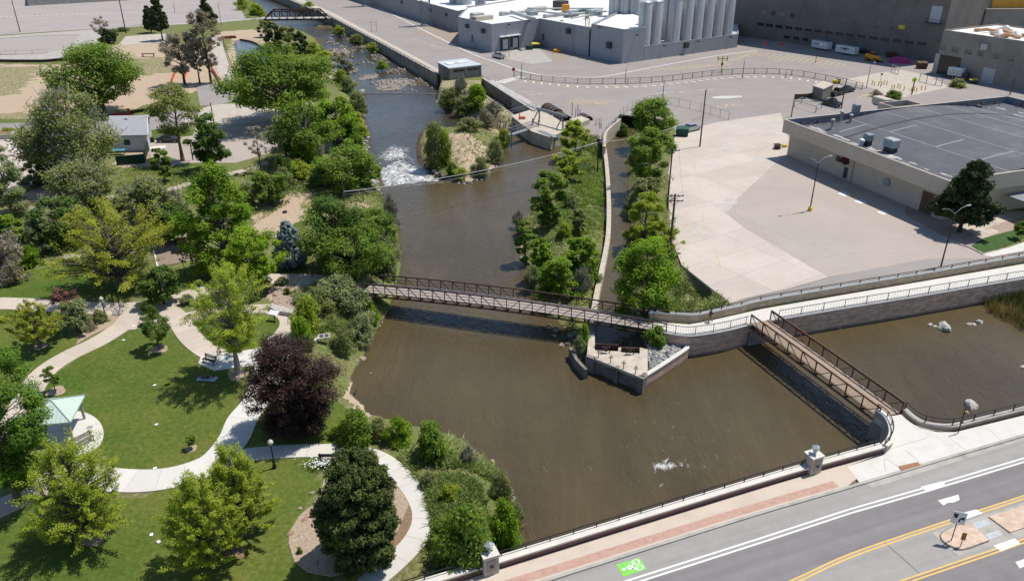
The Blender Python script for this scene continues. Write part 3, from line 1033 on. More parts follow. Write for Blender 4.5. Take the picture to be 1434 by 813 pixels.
# park paths
path("park_path",[(-60,424),(0,424),(70,427),(130,431),(180,431),(235,422),(290,405),(340,393),(385,390),(440,391),(512,396)],3.2,"walk_tan",.012)
path("park_path",[(196,432),(176,452),(140,476),(95,498),(62,520),(42,548),(20,590),(0,620)],2.7,"walk_tan",.020)
path("park_path",[(215,428),(240,437),(253,452),(268,473),(292,492),(320,502)],2.6,"walk_tan",.024)
path("park_path",[(243,447),(290,438),(335,433),(375,432),(400,440),(405,455),(390,475),(372,492),(345,503),(318,504)],2.4,"walk_tan",.016)
path("park_path",[(395,470),(378,505),(372,530),(360,560),(340,585),(328,612),(300,645),(255,664),(205,672),(150,670),(100,663)],3.1,"walk_bright",.032)
path("park_path",[(322,640),(345,636),(385,632),(440,630),(490,631),(530,641),(565,668),(588,700),(593,728),(580,757),(548,790),(505,825),(470,860)],1.95,"walk_white",.026)
path("park_path",[(-60,740),(0,710),(40,692),(75,668),(100,640),(112,615)],2.6,"walk_tan",.018)
slab("shelter_pad",[(105+40*math.cos(a),606+31*math.sin(a)) for a in np.linspace(0,2*math.pi,36)[:-1]],.036,"concrete_white")
path("bench_pad",[(452,641),(505,641)],2.3,"walk_tan",.022)
path("trail_path",[(-50,303),(0,299),(60,289),(98,283),(150,277),(187,271),(233,266),(258,259),(284,253),(331,241),(360,234),(389,222),(420,205),(450,190)],2.0,"walk_dusty",.014)
mat("junction_tan",(0.50,0.43,0.36),0.88,0.06,0.8)
slab("path_junction",[(167,423),(208,424),(228,432),(236,447),(209,453),(188,461),(168,462),(160,452),(169,440)],.028,"junction_tan")
slab("stone_terrace",[(282,497),(330,493),(400,478),(440,460),(452,470),(400,500),(350,512),(300,518),(278,508)],.040,"concrete_white")
mat("surf_brown",(0.27,0.205,0.16),0.95,0.06,1.0)
slab("playground_surface",[(214,343),(262,336),(285,362),(222,373)],.02,"surf_brown")
e=MB()
for a,c in (((213,341),(221,374)),((213,342),(256,335))):
 e.bar(P(*a,.06),P(*c,.06),.25,.14)
struct(e.build("playground_kerb",MATS["concrete_white"]))
# planted beds
for nm,pts,m in (("mulch_bed",[(112,470),(128,450),(150,430),(166,428),(166,445),(158,456),(130,468),(106,482)],"mulch_tan"),
       ("mulch_bed",[(196,440),(215,420),(250,412),(278,408),(262,425),(240,432),(222,444),(205,447)],"mulch"),
       ("mulch_bed",[(455,668),(448,690),(440,705),(420,720),(406,742),(404,760),(412,785),(430,800),(465,806),(520,790),(558,758),(577,728),(579,700),(560,680),(500,660)],"mulch_tan"),
       ("mulch_bed",[(380,402),(425,398),(430,430),(400,436),(384,428)],"gravel_pink"),
       ("mulch_bed",[(558,770),(574,748),(580,715),(575,700),(556,745),(520,785),(530,792)],"mulch")):
 slab(nm,pts,.006 if m !="mulch" else .010,m,.2)
for x,y,r in ((56,485,9),(223,488,12),(78,547,13),(130,748,22),(333,524,14),(330,772,14),(415,600,14),(268,627,8)):
 c=P(x,y)
 rr=r/(FPX/depth(c))
 o=MB().sheet([(c.x+rr*(1+.15*math.sin(3*a+x))*math.cos(a),c.y+rr*(1+.15*math.sin(3*a+x))*math.sin(a)) for a in np.linspace(0,2*math.pi,20)[:-1]],-.035).build("mulch_ring",MATS["mulch_tan" if x !=330 else "mulch"])
 struct(o)
# far left streets and lots
slab("street",[(-60,176),(0,173),(150,167),(262,154),(330,150),(440,140),(440,160),(360,168),(268,176),(150,189),(0,194),(-60,198)],-.02,"asphalt_old")
slab("street_apron",[(262,160),(300,146),(360,144),(440,142),(440,156),(360,172),(300,176),(258,172)],.0,"concrete_dusty")
slab("dirt_lot",[(205,198),(270,190),(275,176),(360,168),(405,170),(400,195),(385,212),(330,228),(270,228),(215,236)],-.012,"asphalt_pink")
slab("asphalt_turnaround",[(275,122),(310,115),(326,112),(332,118),(330,142),(300,147),(280,148)],.012,"asphalt_old")
path("trail_path",[(322,122),(316,104),(309,84),(304,62),(303,50)],4.0,"concrete_dusty",.006)
slab("side_yard",[(-40,186),(62,178),(110,214),(96,235),(62,258),(-40,272)],-.006,"concrete_yard")
slab("brewery_lot",[(-160,-40),(340,-40),(333,8),(346,27),(310,32),(240,34),(160,40),(110,42),(0,49),(-100,54)],-.01,"asphalt_lot_pink")
slab("lot_drive",[(-100,55),(0,50.5),(110,43),(135,41),(170,40),(160,52),(150,62),(110,78),(60,84),(0,86),(-100,88),(-100,79),(0,77),(58,76),(98,66),(112,49),(60,49.5),(0,54),(-100,58)],.01,"concrete_mid")
slab("small_lot",[(-100,58.5),(0,54.5),(60,50),(112,49.5),(97,66),(58,76),(0,76.5),(-100,78.5)],0,"asphalt_lot")
slab("gravel_pad",[(176,51),(232,47),(240,60),(165,64)],-.01,"concrete_dusty")
path("bridge_road",[(210,36),(260,33),(310,30),(350,27),(372,25.5)],5.0,"concrete_mid",.02)
# big yard on the right and the brewery yard
slab("brewery_yard",[(330,-30),(405,0),(463.7,24),(540,64),(613,104),(672,104),(748,152),(790,172),(842,196),(852,178),(868,160),(935,168),(948,186),(1100,215),(1700,300),(1900,-60),(300,-60)],0.0,"asphalt_yard")
slab("concrete_yard",[(946,186),(1000,172),(1093,158),(1110,210),(1094,221),(1013,296),(1045,321),(1160,388),(1100,405),(1040,418),(1022,424),(955,371),(938,330),(936,240)],.012,"concrete_yard")
slab("asphalt_parking",[(1013,296),(1094,221),(1110,208),(1330,312),(1392,350),(1434,362),(1300,362),(1160,388),(1045,321)],.010,"asphalt_tan")
slab("access_lane",[(1019,424.5),(1040,418.5),(1100,405.5),(1160,388.5),(1300,360),(1390,348),(1434,345),(1434,358),(1300,381),(1180,402),(1080,422),(1010,437)],.006,"asphalt_old")
slab("dock_apron",[(708,75),(722,70),(755,68.5),(775,86),(745,90),(712,83)],.02,"concrete_mid")
slab("brick_yard",[(578,44),(602,29),(645,45),(647,66),(628,62)],.02,"brick_yard")
slab("brick_yard",[(765,68),(800,74),(790,86),(776,85)],.02,"brick_yard")
slab("crossing_apron",[(1180,112),(1225,103),(1262,98),(1300,106),(1330,122),(1250,140),(1226,125)],.02,"concrete_dusty")
# the wide concrete path between the two walls
slab("river_walk",[(904,446),(936,452),(966,454),(997,448),(1069,432),(1185,412),(1434,369.5),(1640,334),(1640,356),(1434,389),(1368,400),(1180,431),(1092,446.5),(1047,455),(1022,461.5),(992,467),(961,470),(931,465.5),(902,456)],.025,"concrete_white")
# the road
KERB=W3([(500,897),(640,854),(770,813.5),(920,766),(1070,719),(1180,687),(1300,651),(1434,611.5),(1620,557)],0)
far_edge=offset(KERB,-30)
struct(MB().prism([*KERB,*far_edge[::-1]],-.6,0).build("road",MATS["asphalt_road"]))
WL=W3([(500,929),(690,870),(878,812.5),(1062,754),(1188,713),(1295,682.5),(1434,641),(1620,586)],0)
YU=W3([(940,872),(1040,836),(1105,813.5),(1177,780.5),(1237,758.5),(1336,725.5),(1434,693.5),(1620,633)],0)
YL=W3([(1100,868),(1261,813),(1396,767.5),(1434,754),(1620,690)],0)
poly=[*[v for v in offset(WL,-.3)],*[v for v in YU[::-1]]]
struct(MB().prism([(v.x,v.y) for v in poly],-.3,.006).build("travel_lane",MATS["asphalt_lane"]))
poly=[*YL,*offset(YL,-9)[::-1]]
struct(MB().prism([(v.x,v.y) for v in poly],-.3,.006).build("travel_lane",MATS["asphalt_lane"]))
def stripe(name,pts,w,m,z=.012,group=None):
 return struct(MB().ribbon(pts,w,z - .004,z).build(name,MATS[m]))
stripe("lane_line",WL,.16,"paint_white",.014)
stripe("lane_line",offset(WL,-.42),.16,"paint_white",.014)
stripe("lane_line",catmull(YU,4),.15,"paint_yellow",.014)
stripe("lane_line",offset(catmull(YU,4),-.3),.15,"paint_yellow",.014)
stripe("lane_line",YL,.15,"paint_yellow",.014)
stripe("lane_line",offset(YL,-.3),.15,"paint_yellow",.014)
for nm,q in (("crossing_bar",[(1289,681),(1320,673),(1324,678),(1297,687)]),
     ("crossing_bar",[(1313.5,700),(1342,692),(1344,699),(1335,703),(1328,703),(1321,707)]),
     ("crossing_bar",[(1346,718),(1367,712.5),(1376,718),(1350,727)]),
     ("crossing_bar",[(1391,763.5),(1421,753),(1429,760),(1402,771)]),
     ("crossing_bar",[(1422,786),(1450,777),(1456,784),(1428,795)])):
 slab(nm,q,.020,"paint_white",.004)
# deck joints across the road
for q in ([(1187,711),(1205,726),(1237,757),(1300,813)],):
 struct(MB().ribbon(W3(q),.12,.003,.0105).build("deck_joint",MATS["asphalt_grey"]))
# the walk along the parapet
mat("walk_beige",(0.56,0.475,0.39),.88,.05,.5)
struct(MB().prism([*offset(PAR,-.02),P(1187,652.5,.12),P(1205,665.5,.12),*[Vector((v.x,v.y,0)) for v in offset(KERB,.02)[5::-1]]],-.5,.12).build("sidewalk",MATS["walk_beige"]))
bs=offset(KERB,.88)
struct(MB().ribbon(catmull(bs[:6],4),.82,.1,.124).build("brick_strip",MATS["brick_strip"]))
struct(MB().ribbon(catmull(offset(KERB,.14),4),.3,-.3,.135).build("kerb",MATS["concrete_mid"]))
slab("corner_plaza",[(1187,652.5),(1236,637),(1246,622),(1247,608),(1240,594),(1226,585),(1262,580),(1274,590),(1289,599),(1312,604.5),(1338,604.5),(1434,581),(1640,527),(1640,549),(1434,609),(1300,648.5),(1205,676.5),(1198,668)],.126,"concrete_white",.5)
slab("brick_panel",[(1257.5,652.5),(1285,646),(1290,651),(1262,659)],.140,"brick_panel",.02)
slab("gutter_apron",[(1212,676),(1300,650),(1434,610),(1434,616),(1330,649),(1240,677),(1222,682)],.012,"concrete_mid",.1)
for q in ([(1238,642),(1240,660)],[(1247,628),(1300,612)],[(1268,630),(1292,650)],[(1330,613),(1356,633)],[(1385,600),(1405,620)],[(1240,641),(1264,656)]):
 struct(MB().ribbon(W3(q,.126),.05,.11,.131).build("paving_joint",MATS["concrete_mid"]))
# bicycle box: green panel, white rider sign
gq=W3([(862.7,790),(895,780.5),(906,796),(873,807)],0)
struct(MB().prism(gq,.006,.012).build("bicycle_marking_panel",MATS["paint_green"]))
bm=MB()
o0,ex,ey=gq[3],(gq[2] - gq[3]),(gq[0] - gq[3])
def bq(u,v):
 p=o0+ex*u+ey*v
 return (p.x,p.y)
def ringmark(mb,u,v,ru,rv,w,n=22):
 for i in range(n):
  a,c=2*math.pi*i/n,2*math.pi*(i+1)/n
  q=[bq(u+ru*math.cos(a),v+rv*math.sin(a)),bq(u+ru*math.cos(c),v+rv*math.sin(c)),bq(u+(ru - w)*math.cos(c),v+(rv - w)*math.sin(c)),bq(u+(ru - w)*math.cos(a),v+(rv - w)*math.sin(a))]
  mb.sheet(q,.018)
def linemark(mb,a,c,w):
 d=Vector((c[0] - a[0],c[1] - a[1])).normalized()
 n_=Vector((-d.y,d.x))*w/2
 mb.sheet([bq(a[0]+n_.x,a[1]+n_.y),bq(c[0]+n_.x,c[1]+n_.y),bq(c[0] - n_.x,c[1] - n_.y),bq(a[0] - n_.x,a[1] - n_.y)],.022)
ringmark(bm,.76,.74,.17,.20,.05)
ringmark(bm,.76,.26,.17,.20,.05)
linemark(bm,(.74,.26),(.48,.32),.06)
linemark(bm,(.74,.74),(.52,.66),.06)
linemark(bm,(.5,.32),(.56,.68),.08)
linemark(bm,(.3,.5),(.5,.66),.10)
linemark(bm,(.3,.5),(.5,.34),.10)
for i in range(14):
 a,c=2*math.pi*i/14,2*math.pi*(i+1)/14
 bm.sheet([bq(.18,.5),bq(.18+.07*math.cos(a),.5+.09*math.sin(a)),bq(.18+.07*math.cos(c),.5+.09*math.sin(c))],.018)
struct(bm.build("bicycle_marking_sign",MATS["paint_white"]))
# median islands
slab("median_apron",[(1304.5,745),(1342,778),(1434,751),(1640,684),(1640,640),(1434,703),(1380,720)],.016,"concrete_mid",.1)
isl1=catmull(W3([(1384,757),(1349,769),(1334,766),(1322,759),(1317.5,750),(1327,742),(1353,733)],0),4)[:-1]+W3([(1353,733),(1363,736)])
struct(MB().prism(isl1,-.2,.13).build("median_island",MATS["paver_median"]))
struct(MB().prism(W3([(1384,724),(1414,746),(1640,672),(1640,644),(1434,708)]),-.2,.13).build("median_island",MATS["paver_median"]))
edge=MB()
edge.ribbon(isl1,.16,-.1,.10)
struct(edge.build("median_kerb",MATS["concrete_dark"]))
for q in ([(1360,733),(1380,726.5),(1388.5,732.5),(1368.5,740)],[(1379,748),(1397.5,741),(1405,747.5),(1386.5,755)]):
 slab("tactile_plate",q,.028,"metal_galv",.02)
# yard markings
def dashes(name,a,c,n,L,w,m,z=.024,perp=False):
 A,B=P(*a),P(*c)
 d=(B - A).normalized()
 mb=MB()
 for i in range(n):
  p=A.lerp(B,i/max(1,n - 1))
  if perp:
   q=Vector((-d.y,d.x,0))
   mb.ribbon([p - q*L/2,p+q*L/2],w,z - .008,z)
  else:
   mb.ribbon([p - d*L/2,p+d*L/2],w,z - .008,z)
 return struct(mb.build(name,MATS[m]))
def poly_stripe(pxs,w,m,z=.024,n=5,name="yard_line"):
 return stripe(name,catmull(W3(pxs),n),w,m,z)
poly_stripe([(470,-8),(530,11.5),(600,46),(660,75),(690,86),(725,98),(760,105.5),(800,108.5),(840,108),(880,101),(930,91.5),(1000,79),(1060,71)],.8,"paint_worn")
poly_stripe([(700,98),(745,104),(800,112)],.3,"paint_yellow_worn")
poly_stripe([(575,54),(640,75),(700,95)],.3,"paint_yellow_worn")
for a,c,n,L in (((905,99),(1020,90),14,5),((1055,75),(1180,92),16,7),((1010,88),(1056,74),6,6)):
 A,B=P(*a),P(*c)
 mb=MB()
 for i in range(n):
  p=A.lerp(B,i/(n - 1))
  L2=L*(.5+.7*math.sin(math.pi*(i+.5)/n))
  mb.ribbon([p+Vector((-L2*.25,-L2/2,0)),p+Vector((L2*.45,L2/2,0))],.3,.016,.024)
 struct(mb.build("yard_hatching",MATS["paint_yellow_worn"]))
for a,c,n,L in (((735,113),(800,121),9,5),((800,142),(850,144),7,4),((845,119),(875,121),5,3.5),((1205,135),(1225,130),4,3)):
 A,B=P(*a),P(*c)
 mb=MB()
 for i in range(n):
  p=A.lerp(B,i/(n - 1))
  mb.ribbon([p+Vector((-L*.35,-L/2,0)),p+Vector((L*.5,L/2,0))],.28,.016,.024)
 mb.ribbon([A+Vector((-1,-2.8,0)),B+Vector((1,-2.8,0))],.25,.016,.024)
 struct(mb.build("yard_hatching",MATS["paint_yellow_worn"]))
dashes("crosswalk",(702,115.5),(728,108),7,3.4,.8,"paint_white",perp=True)
slab("worn_paint",[(995,136),(1010,134.5),(1038,134),(1040,136),(1020,138),(1000,138)],.02,"paint_worn",.004)
for x,y,w in ((1010,150,2.2),(1016,149,.3),(1021,148,1.4),(1032,147,2.6),(842,145,3.0),(918,137,3.5),(930,135,2.4)):
 c=P(x,y)
 mb=MB()
 mb.ribbon([c+Vector((-w/2,-.8,0)),c+Vector((w/2,-.5,0))],.35,.014,.022)
 mb.ribbon([c+Vector((-w/2,-.8,0)),c+Vector((-w/2+.5,1.2,0))],.3,.012,.020)
 struct(mb.build("worn_paint",MATS["paint_yellow_worn"]))
for x,y in ((745,133),(756,132),(923,131),(931,130),(941,129),(955,129.5),(985,126),(996,125.5),(693,71),(605,65)):
 c=P(x,y)
 struct(MB().ribbon([c+Vector((-.8,0,0)),c+Vector((.8,.1,0))],.5,.014,.022).build("worn_paint",MATS["paint_worn"]))
dashes("stall_marks",(-20,24.5),(190,17.5),31,1.1,.8,"paint_white",.016)
for q in ([(1003,208),(1014,206),(1032,210),(1020,214)],[(1055,222),(1068,217),(1094,221),(1082,231)],[(1000,288),(1022,276),(1034,282),(1016,297)],[(968,318),(984,314),(990,328),(972,332)]):
 slab("yard_patch",q,.016,"asphalt_pale_patch" if "asphalt_pale_patch" in MATS else mat("asphalt_pale_patch",(.49,.45,.40),.9,.1,.6).name,.004)
# stall lines on the yard
for q in ([(966,207),(978,256)],[(985,298),(985,330)],[(1000,345),(1010,378)]):
 stripe("yard_line",W3(q),.12,"paint_yellow_worn",.022)
# accessible parking bays
for i,(x,y) in enumerate(((1182,271.5),(1205,282),(1237,297.5))):
 s_=1.0
 q=W3([(x - 9,y - .5),(x - 1,y - 3.5),(x+9,y+.5),(x+1,y+3.2)],.012)
 struct(MB().prism(q,.012,.020).build("accessible_marking_panel",MATS["paint_white"]))
 c=sum(q,Vector())/4
 d=(q[1] - q[0]).normalized()
 n_=Vector((-d.y,d.x,0))
 mb=MB()
 for k in range(12):
  a,b2=math.pi*(1+k*1.4/12)+.6,math.pi*(1+(k+1)*1.4/12)+.6
  mb.sheet([c+(d*math.cos(a)+n_*math.sin(a))*.62,c+(d*math.cos(b2)+n_*math.sin(b2))*.62,c+(d*math.cos(b2)+n_*math.sin(b2))*.46,c+(d*math.cos(a)+n_*math.sin(a))*.46],.028)
 mb.ribbon([c - n_*.1,c+n_*.62],.16,.02,.0275)
 mb.ribbon([c - n_*.1,c+d*.45 - n_*.1],.16,.02,.0272)
 mb.ribbon([c+d*.45 - n_*.1,c+d*.6 - n_*.5],.16,.02,.0268)
 struct(mb.build("accessible_marking_sign",MATS["paint_blue"]))
for q in ([(1180,268),(1197,259)],[(1186,278),(1203,268)],[(1199,280),(1217,271)],[(1217,289),(1233,279)],[(1225,293),(1243,283)],[(1245,302),(1262,294)],[(1186,278),(1192,272)],[(1192,281),(1205,270)],[(1212,290),(1222,276)],[(1222,293),(1233,279)]):
 stripe("stall_line",W3(q),.12,"paint_yellow_worn",.022)
# kerbs of the warehouse bed
kb=catmull(W3([(1310,300),(1288,291),(1272,290),(1266,296),(1270,304),(1290,315),(1320,332),(1345,343),(1358,347),(1378,357)],0),4)
struct(MB().ribbon(kb,.25,-.2,.16).build("bed_kerb",MATS["concrete_mid"]))
slab("gravel_bed",[(1310,299),(1288,292),(1273,291),(1268,297),(1272,303),(1320,331),(1357,346),(1372,336),(1340,315)],.05,"gravel_pink")
slab("shop_walk",[(1318,306),(1375,337),(1434,318),(1434,296),(1380,290)],.03,"gravel_pink")
slab("shop_walk",[(1335,313),(1378,334),(1400,324),(1385,318),(1434,303),(1434,296),(1370,297)],.05,"concrete_gate")
slab("front_lawn",[(1360,344),(1378,333),(1434,318),(1434,332),(1400,348),(1376,354)],.055,"lawn_small")
slab("front_walk",[(1374,357),(1400,350),(1434,339),(1640,300),(1640,316),(1434,351),(1390,359)],.058,"concrete_white")
# railings
def post_mesh(name,w,h,m):
 me=MB().box((0,0,h/2),(w,w,h)).build("tmp",m).data
 bpy.data.objects.remove(bpy.data.objects["tmp"])
 me.name=name
 return me
def railing(name,label,cat,pts,h,gap,m,rails=((1.0,.06),),pw=.07,z=None,group=None,pickets=0,mesh_panel=False):
 """posts and rails along pts (world); rails: (fraction of height, thickness)"""
 base=pts[0].copy()
 root=wthing(name,label,cat,base,group)
 line=resample(pts,gap)
 if (line[-1] - pts[-1]).length>gap*.4:line.append(pts[-1])
 me=post_mesh("post",pw,h,MATS[m])
 for p in line[:100]:
  o=addobj("post",me,root)
  o.location=p - base
 fr=MB()
 for a,b_ in zip(pts,pts[1:]):
  for fz,t in rails:
   fr.bar(a+Vector((0,0,h*fz)),b_+Vector((0,0,h*fz)),t)
 fr.build("rail",MATS[m],root)
 if pickets:
  pk=MB()
  for p in resample(pts,pickets):
   pk.bar(p+Vector((0,0,h*.12)),p+Vector((0,0,h*.97)),.018)
  pk.build("picket",MATS[m],root)
 return root
def uvwall(name,pts,z0,z1,t,m,label=None,cat=None,cap=None,capm=None,caph=.14,parent=None,side=1):
 """masonry wall along pts with a block pattern laid along its length; thickness t to the left"""
 if parent is None:
  parent=wthing(name,label,cat,pts[0])
 Lo,Ro=offset(pts,t),pts
 off=ORG[parent]
 vs,fs,uv=[],[],[]
 S=[0]
 for a,b_ in zip(pts,pts[1:]):
  S.append(S[-1]+(b_ - a).length)
 n=len(pts)
 for i in range(n):
  for q,zz in ((Ro[i],z0),(Ro[i],z1),(Lo[i],z1),(Lo[i],z0)):
   vs.append((q.x - off.x,q.y - off.y,zz - off.z))
 for i in range(n - 1):
  a,c=4*i,4*i+4
  for f,v in (((a,c,c+1,a+1),(z0,z0,z1,z1)),((a+1,c+1,c+2,a+2),(z1,z1,z1+t,z1+t)),((a+2,c+2,c+3,a+3),(z1,z1,z0,z0))):
   fs.append(f)
   uv+=[(S[vi//4],v[k]) for k,vi in enumerate(f)]
 for f in ((0,1,2,3),(4*n - 1,4*n - 2,4*n - 3,4*n - 4)):
  fs.append(f)
  uv+=[(vs[vi][0],vs[vi][2]) for vi in f]
 me=bpy.data.meshes.new(name)
 me.from_pydata(vs,[],fs)
 ul=me.uv_layers.new(name="UVMap")
 ul.data.foreach_set("uv",[c for p in uv for c in p])
 me.materials.append(MATS[m])
 addobj("wall_face",me,parent)
 if capm:
  c=MB()
  mid=offset(pts,t/2)
  c.ribbon(mid,t+.14,z1+.002,z1+caph)
  c.build("coping",MATS[capm],parent)
 return parent
# road bridge parapet
parw=wthing("parapet_wall","long low parapet with red granite face and pale coping along the road bridge walk","parapet",PAR[0])
seg=catmull(PAR,3)
i_p=min(range(len(seg)),key=lambda i:(seg[i] - PAR[5]).length)
mb,mc,md=MB(),MB(),MB()
mid=offset(seg,.3)
mb.ribbon(mid,.44,-1.6,.72)
mb.build("wall_face",MATS["granite_red"],parw)
mc.ribbon(mid,.78,.722,.88)
mc.build("coping",MATS["sandstone_coping"],parw)
md.ribbon(offset(seg,.75),.42,-1.7,.10)
md.build("girder",MATS["concrete_mid"],parw)
rl=[v+Vector((0,0,.76)) for v in offset(seg,.5)]
railing("parapet_railing","low black two-bar railing on top of the road bridge parapet","railing",rl,.48,2.1,"metal_black",((1.0,.07),(.45,.05)),.08)
for k,(p,lab) in enumerate(((P(687,801,.12),"tan stone pillar with a lantern beside the bright green riverside bushes"),(P(1139,661,.12),"tan stone pillar with a lantern between the white water and the red bridge"))):
 d=(PAR[5] - PAR[2]).normalized()
 c=p+Vector((-d.y,d.x,0))*.3
 rz=math.atan2(d.y,d.x)
 pl=thing("stone_pillar",lab,"pillar",(c.x,c.y,.12),rz,"lantern pillars of the road bridge")
 b_=MB()
 b_.cbox((0,0,.9),(1.25,1.15,1.8),0,.04)
 b_.build("shaft",MATS["sandstone_pillar"] if "sandstone_pillar" in MATS else mat("sandstone_pillar",(.45,.40,.33),.9,.08,1.5,.1),pl,True)
 MB().box((0,-.602,.95),(.75,.05,1.1)).build("panel",MATS["stucco_tan_dark"],pl,True)
 MB().disc((0,-.645,.95),(0,1,0),.17,.05,14).build("medallion",MATS["metal_dark"],pl,True)
 MB().box((0,0,1.86),(1.35,1.25,.12)).build("cap",MATS["sandstone_coping"],pl,True)
 lm=MB()
 lm.lathe((0,0,1.93),[(.16,0),(.10,.08),(.2,.25),(.26,.62),(.24,.64)],8,False)
 lm.build("lantern_glass",MATS["lantern_glass"],pl,True)
 MB().lathe((0,0,2.57),[(.46,0),(.44,.05),(.06,.3),(.03,.4)],4,False).build("lantern_roof",MATS["metal_galv"],pl,True)
# curved wall ends at the red bridge
cw=catmull(CW,5)
w_=wthing("curved_wall","curved wall with black railing at the near end of the red bridge beside the dark channel","wall",CW[0])
MB().ribbon(cw,.5,-4.2,.85).build("wall_face",MATS["concrete_mid"],w_)
MB().ribbon(offset(cw,0),.66,.852,.98).build("coping",MATS["sandstone_coping"],w_)
railing("wall_railing","curved black railing on the wall end beside the dark channel shadow","railing",[v+Vector((0,0,.98)) for v in cw],.55,1.4,"metal_black",((1.0,.07),(.5,.05)),.08)
pw=catmull(PW,5)
uvwall("plaza_wall",[v.copy() for v in pw],-.02,.42,.4,"stone_block_tan","low tan stone kerb wall curving round the corner plaza above the pond","wall",capm="concrete_mid",caph=.12)
MB().ribbon(offset(pw,.9),.9,-4.5,-.35).build("tmpw",MATS["concrete_white"])
o=bpy.data.objects["tmpw"]
o.name="footing_ledge"
tag(o,"pale concrete ledge below the plaza railing at the edge of the pond","ledge")
railing("plaza_railing","black railing curving from the red bridge along the near edge of the pond","railing",[v+Vector((0,0,.54)) for v in offset(pw,.2)],.75,2.6,"metal_black",((1.0,.07),(.5,.045)),.09)
# walls of the river walk
uvwall("river_wall",[v.copy() for v in catmull(FW1,4)],-4.6,-.02,.6,"stone_block","curving brown stone block wall under the walk between the two footbridges","wall",capm="sandstone_grey" if "sandstone_grey" in MATS else mat("sandstone_grey",(.38,.375,.365),.9,.08,1.0).name,caph=.14)
uvwall("river_wall",[v.copy() for v in FW2],-4.6,-.02,.6,"stone_block","straight brown stone block wall along the far side of the pond with boulders","wall",capm="sandstone_grey",caph=.14)
railing("walk_railing","short black railing with wire infill on the curved walk edge above the grey riprap","railing",[v+Vector((0,0,.12)) for v in offset(catmull(FW1,4),.3)[2:]],1.1,2.4,"metal_black",((1.0,.06),(.12,.04)),.07,pickets=.3)
railing("walk_railing","long black railing with wire infill on the walk above the pond","railing",[v+Vector((0,0,.12)) for v in offset(FW2,.3)],1.1,3.3,"metal_black",((1.0,.06),(.12,.04)),.07,pickets=.45)
BW=catmull(W3([(910,447),(937,449.5),(958,451),(975,451),(1000,446),(1035,438.5),(1069,430),(1185,410),(1300,391),(1434,367),(1640,332)],.02),4)
uvwall("garden_wall",BW,0,.95,.42,"stone_block_tan","long low tan stone wall between the river walk and the parking lot","wall",capm="sandstone_grey",caph=.13)
railing("garden_wall_railing","low black single-bar railing on top of the long tan stone wall","railing",[v+Vector((0,0,1.08)) for v in offset(BW,.2)],.45,3.1,"metal_black",((1.0,.07),(.5,.05)),.1)
# truss footbridges
def truss_bridge(name,label,A,B,width,h,bays,camber,m,deckm,pickets=0,drop=.55,kick=True,light=None,meshpanel=False):
 root=wthing(name,label,"footbridge",(A+B)/2)
 d=(B - A)
 L=d.length
 d.normalize()
 n_=Vector((-d.y,d.x,0)).normalized()
 def pt(t,s,z):
  q=A.lerp(B,t)
  return q+n_*s+Vector((0,0,z+camber*4*t*(1 - t)))
 ctr=[pt(i/40,0,0) for i in range(41)]
 # deck laid with boards, camber kept
 off=ORG[root]
 Lf,Rt=[pt(i/40,width/2 - .12,0) for i in range(41)],[pt(i/40,-width/2+.12,0) for i in range(41)]
 vs,fs,uv=[],[],[]
 for i in range(41):
  for q,z in ((Lf[i],0),(Rt[i],0),(Rt[i],-.12),(Lf[i],-.12)):
   vs.append((q.x - off.x,q.y - off.y,q.z+z - off.z))
 for i in range(40):
  a,c=4*i,4*i+4
  for f in ((a+1,c+1,c,a),(a+2,c+2,c+1,a+1),(a,c,c+3,a+3),(a+3,c+3,c+2,a+2)):
   fs.append(f)
   uv+=[(L*(vi//4)/40,(vi % 4)*1.0) for vi in f]
 me=bpy.data.meshes.new("deck")
 me.from_pydata(vs,[],fs)
 me.uv_layers.new(name="UVMap").data.foreach_set("uv",[c for p in uv for c in p])
 me.materials.append(MATS[deckm])
 addobj("deck",me,root)
 for s in (-width/2,width/2):
  for z,t,nm in ((h,.15,"top_chord"),(-drop,.17,"bottom_chord")):
   mb=MB()
   for i in range(bays):
    mb.bar(pt(i/bays,s,z),pt((i+1)/bays,s,z),t,t)
   mb.build(nm,MATS[light or m],root)
  for i in range(bays+1):
   MB().bar(pt(i/bays,s,-drop),pt(i/bays,s,h),.11).build("vertical",MATS[m],root)
  mb=MB()
  for i in range(bays):
   a,c=(i,i+1) if i<bays/2 else (i+1,i)
   mb.bar(pt(a/bays,s,h),pt(c/bays,s,-drop),.075)
  mb.build("diagonal",MATS[m],root)
  mb=MB()
  inn=s - math.copysign(.1,s)
  for z in ((.35,.75) if not pickets else (.1,h - .1)):
   for i in range(bays):
    mb.bar(pt(i/bays,inn,z),pt((i+1)/bays,inn,z),.05)
  mb.build("side_rail",MATS[m],root)
  if pickets:
   mb=MB()
   k=int(L/pickets)
   for i in range(k+1):
    mb.bar(pt(i/k,inn,.1),pt(i/k,inn,h - .1),.016)
   mb.build("picket",MATS[m],root)
 mb=MB()
 for i in range(bays+1):
  mb.bar(pt(i/bays,-width/2,-drop+.05),pt(i/bays,width/2,-drop+.05),.12,.2)
 for s in (-width/4,width/4):
  for i in range(bays):
   mb.bar(pt(i/bays,s,-.22),pt((i+1)/bays,s,-.22),.1,.18)
 mb.build("floor_beam",MATS[m],root)
 return root
bA=(P(508,409,-.05)+P(520,396,-.05))/2
bB=(P(933,465,-.05)+P(936,450,-.05))/2
truss_bridge("footbridge","long dark brown truss footbridge arching across the river",bA,bB,3.1,1.25,24,.55,"metal_rust","boards_deck_grey",0,.5)
rA=(P(1050,454,.06)+P(1079,446,.06))/2
rB=(P(1231,585,.06)+P(1261,577.5,.06))/2
truss_bridge("red_footbridge","rust red footbridge with tan plank deck over the channel to the pond",rA,rB,3.0,1.25,9,.05,"metal_rust_light","boards_deck",.14,.5)
ab=MB()
d=(bB - bA).normalized()
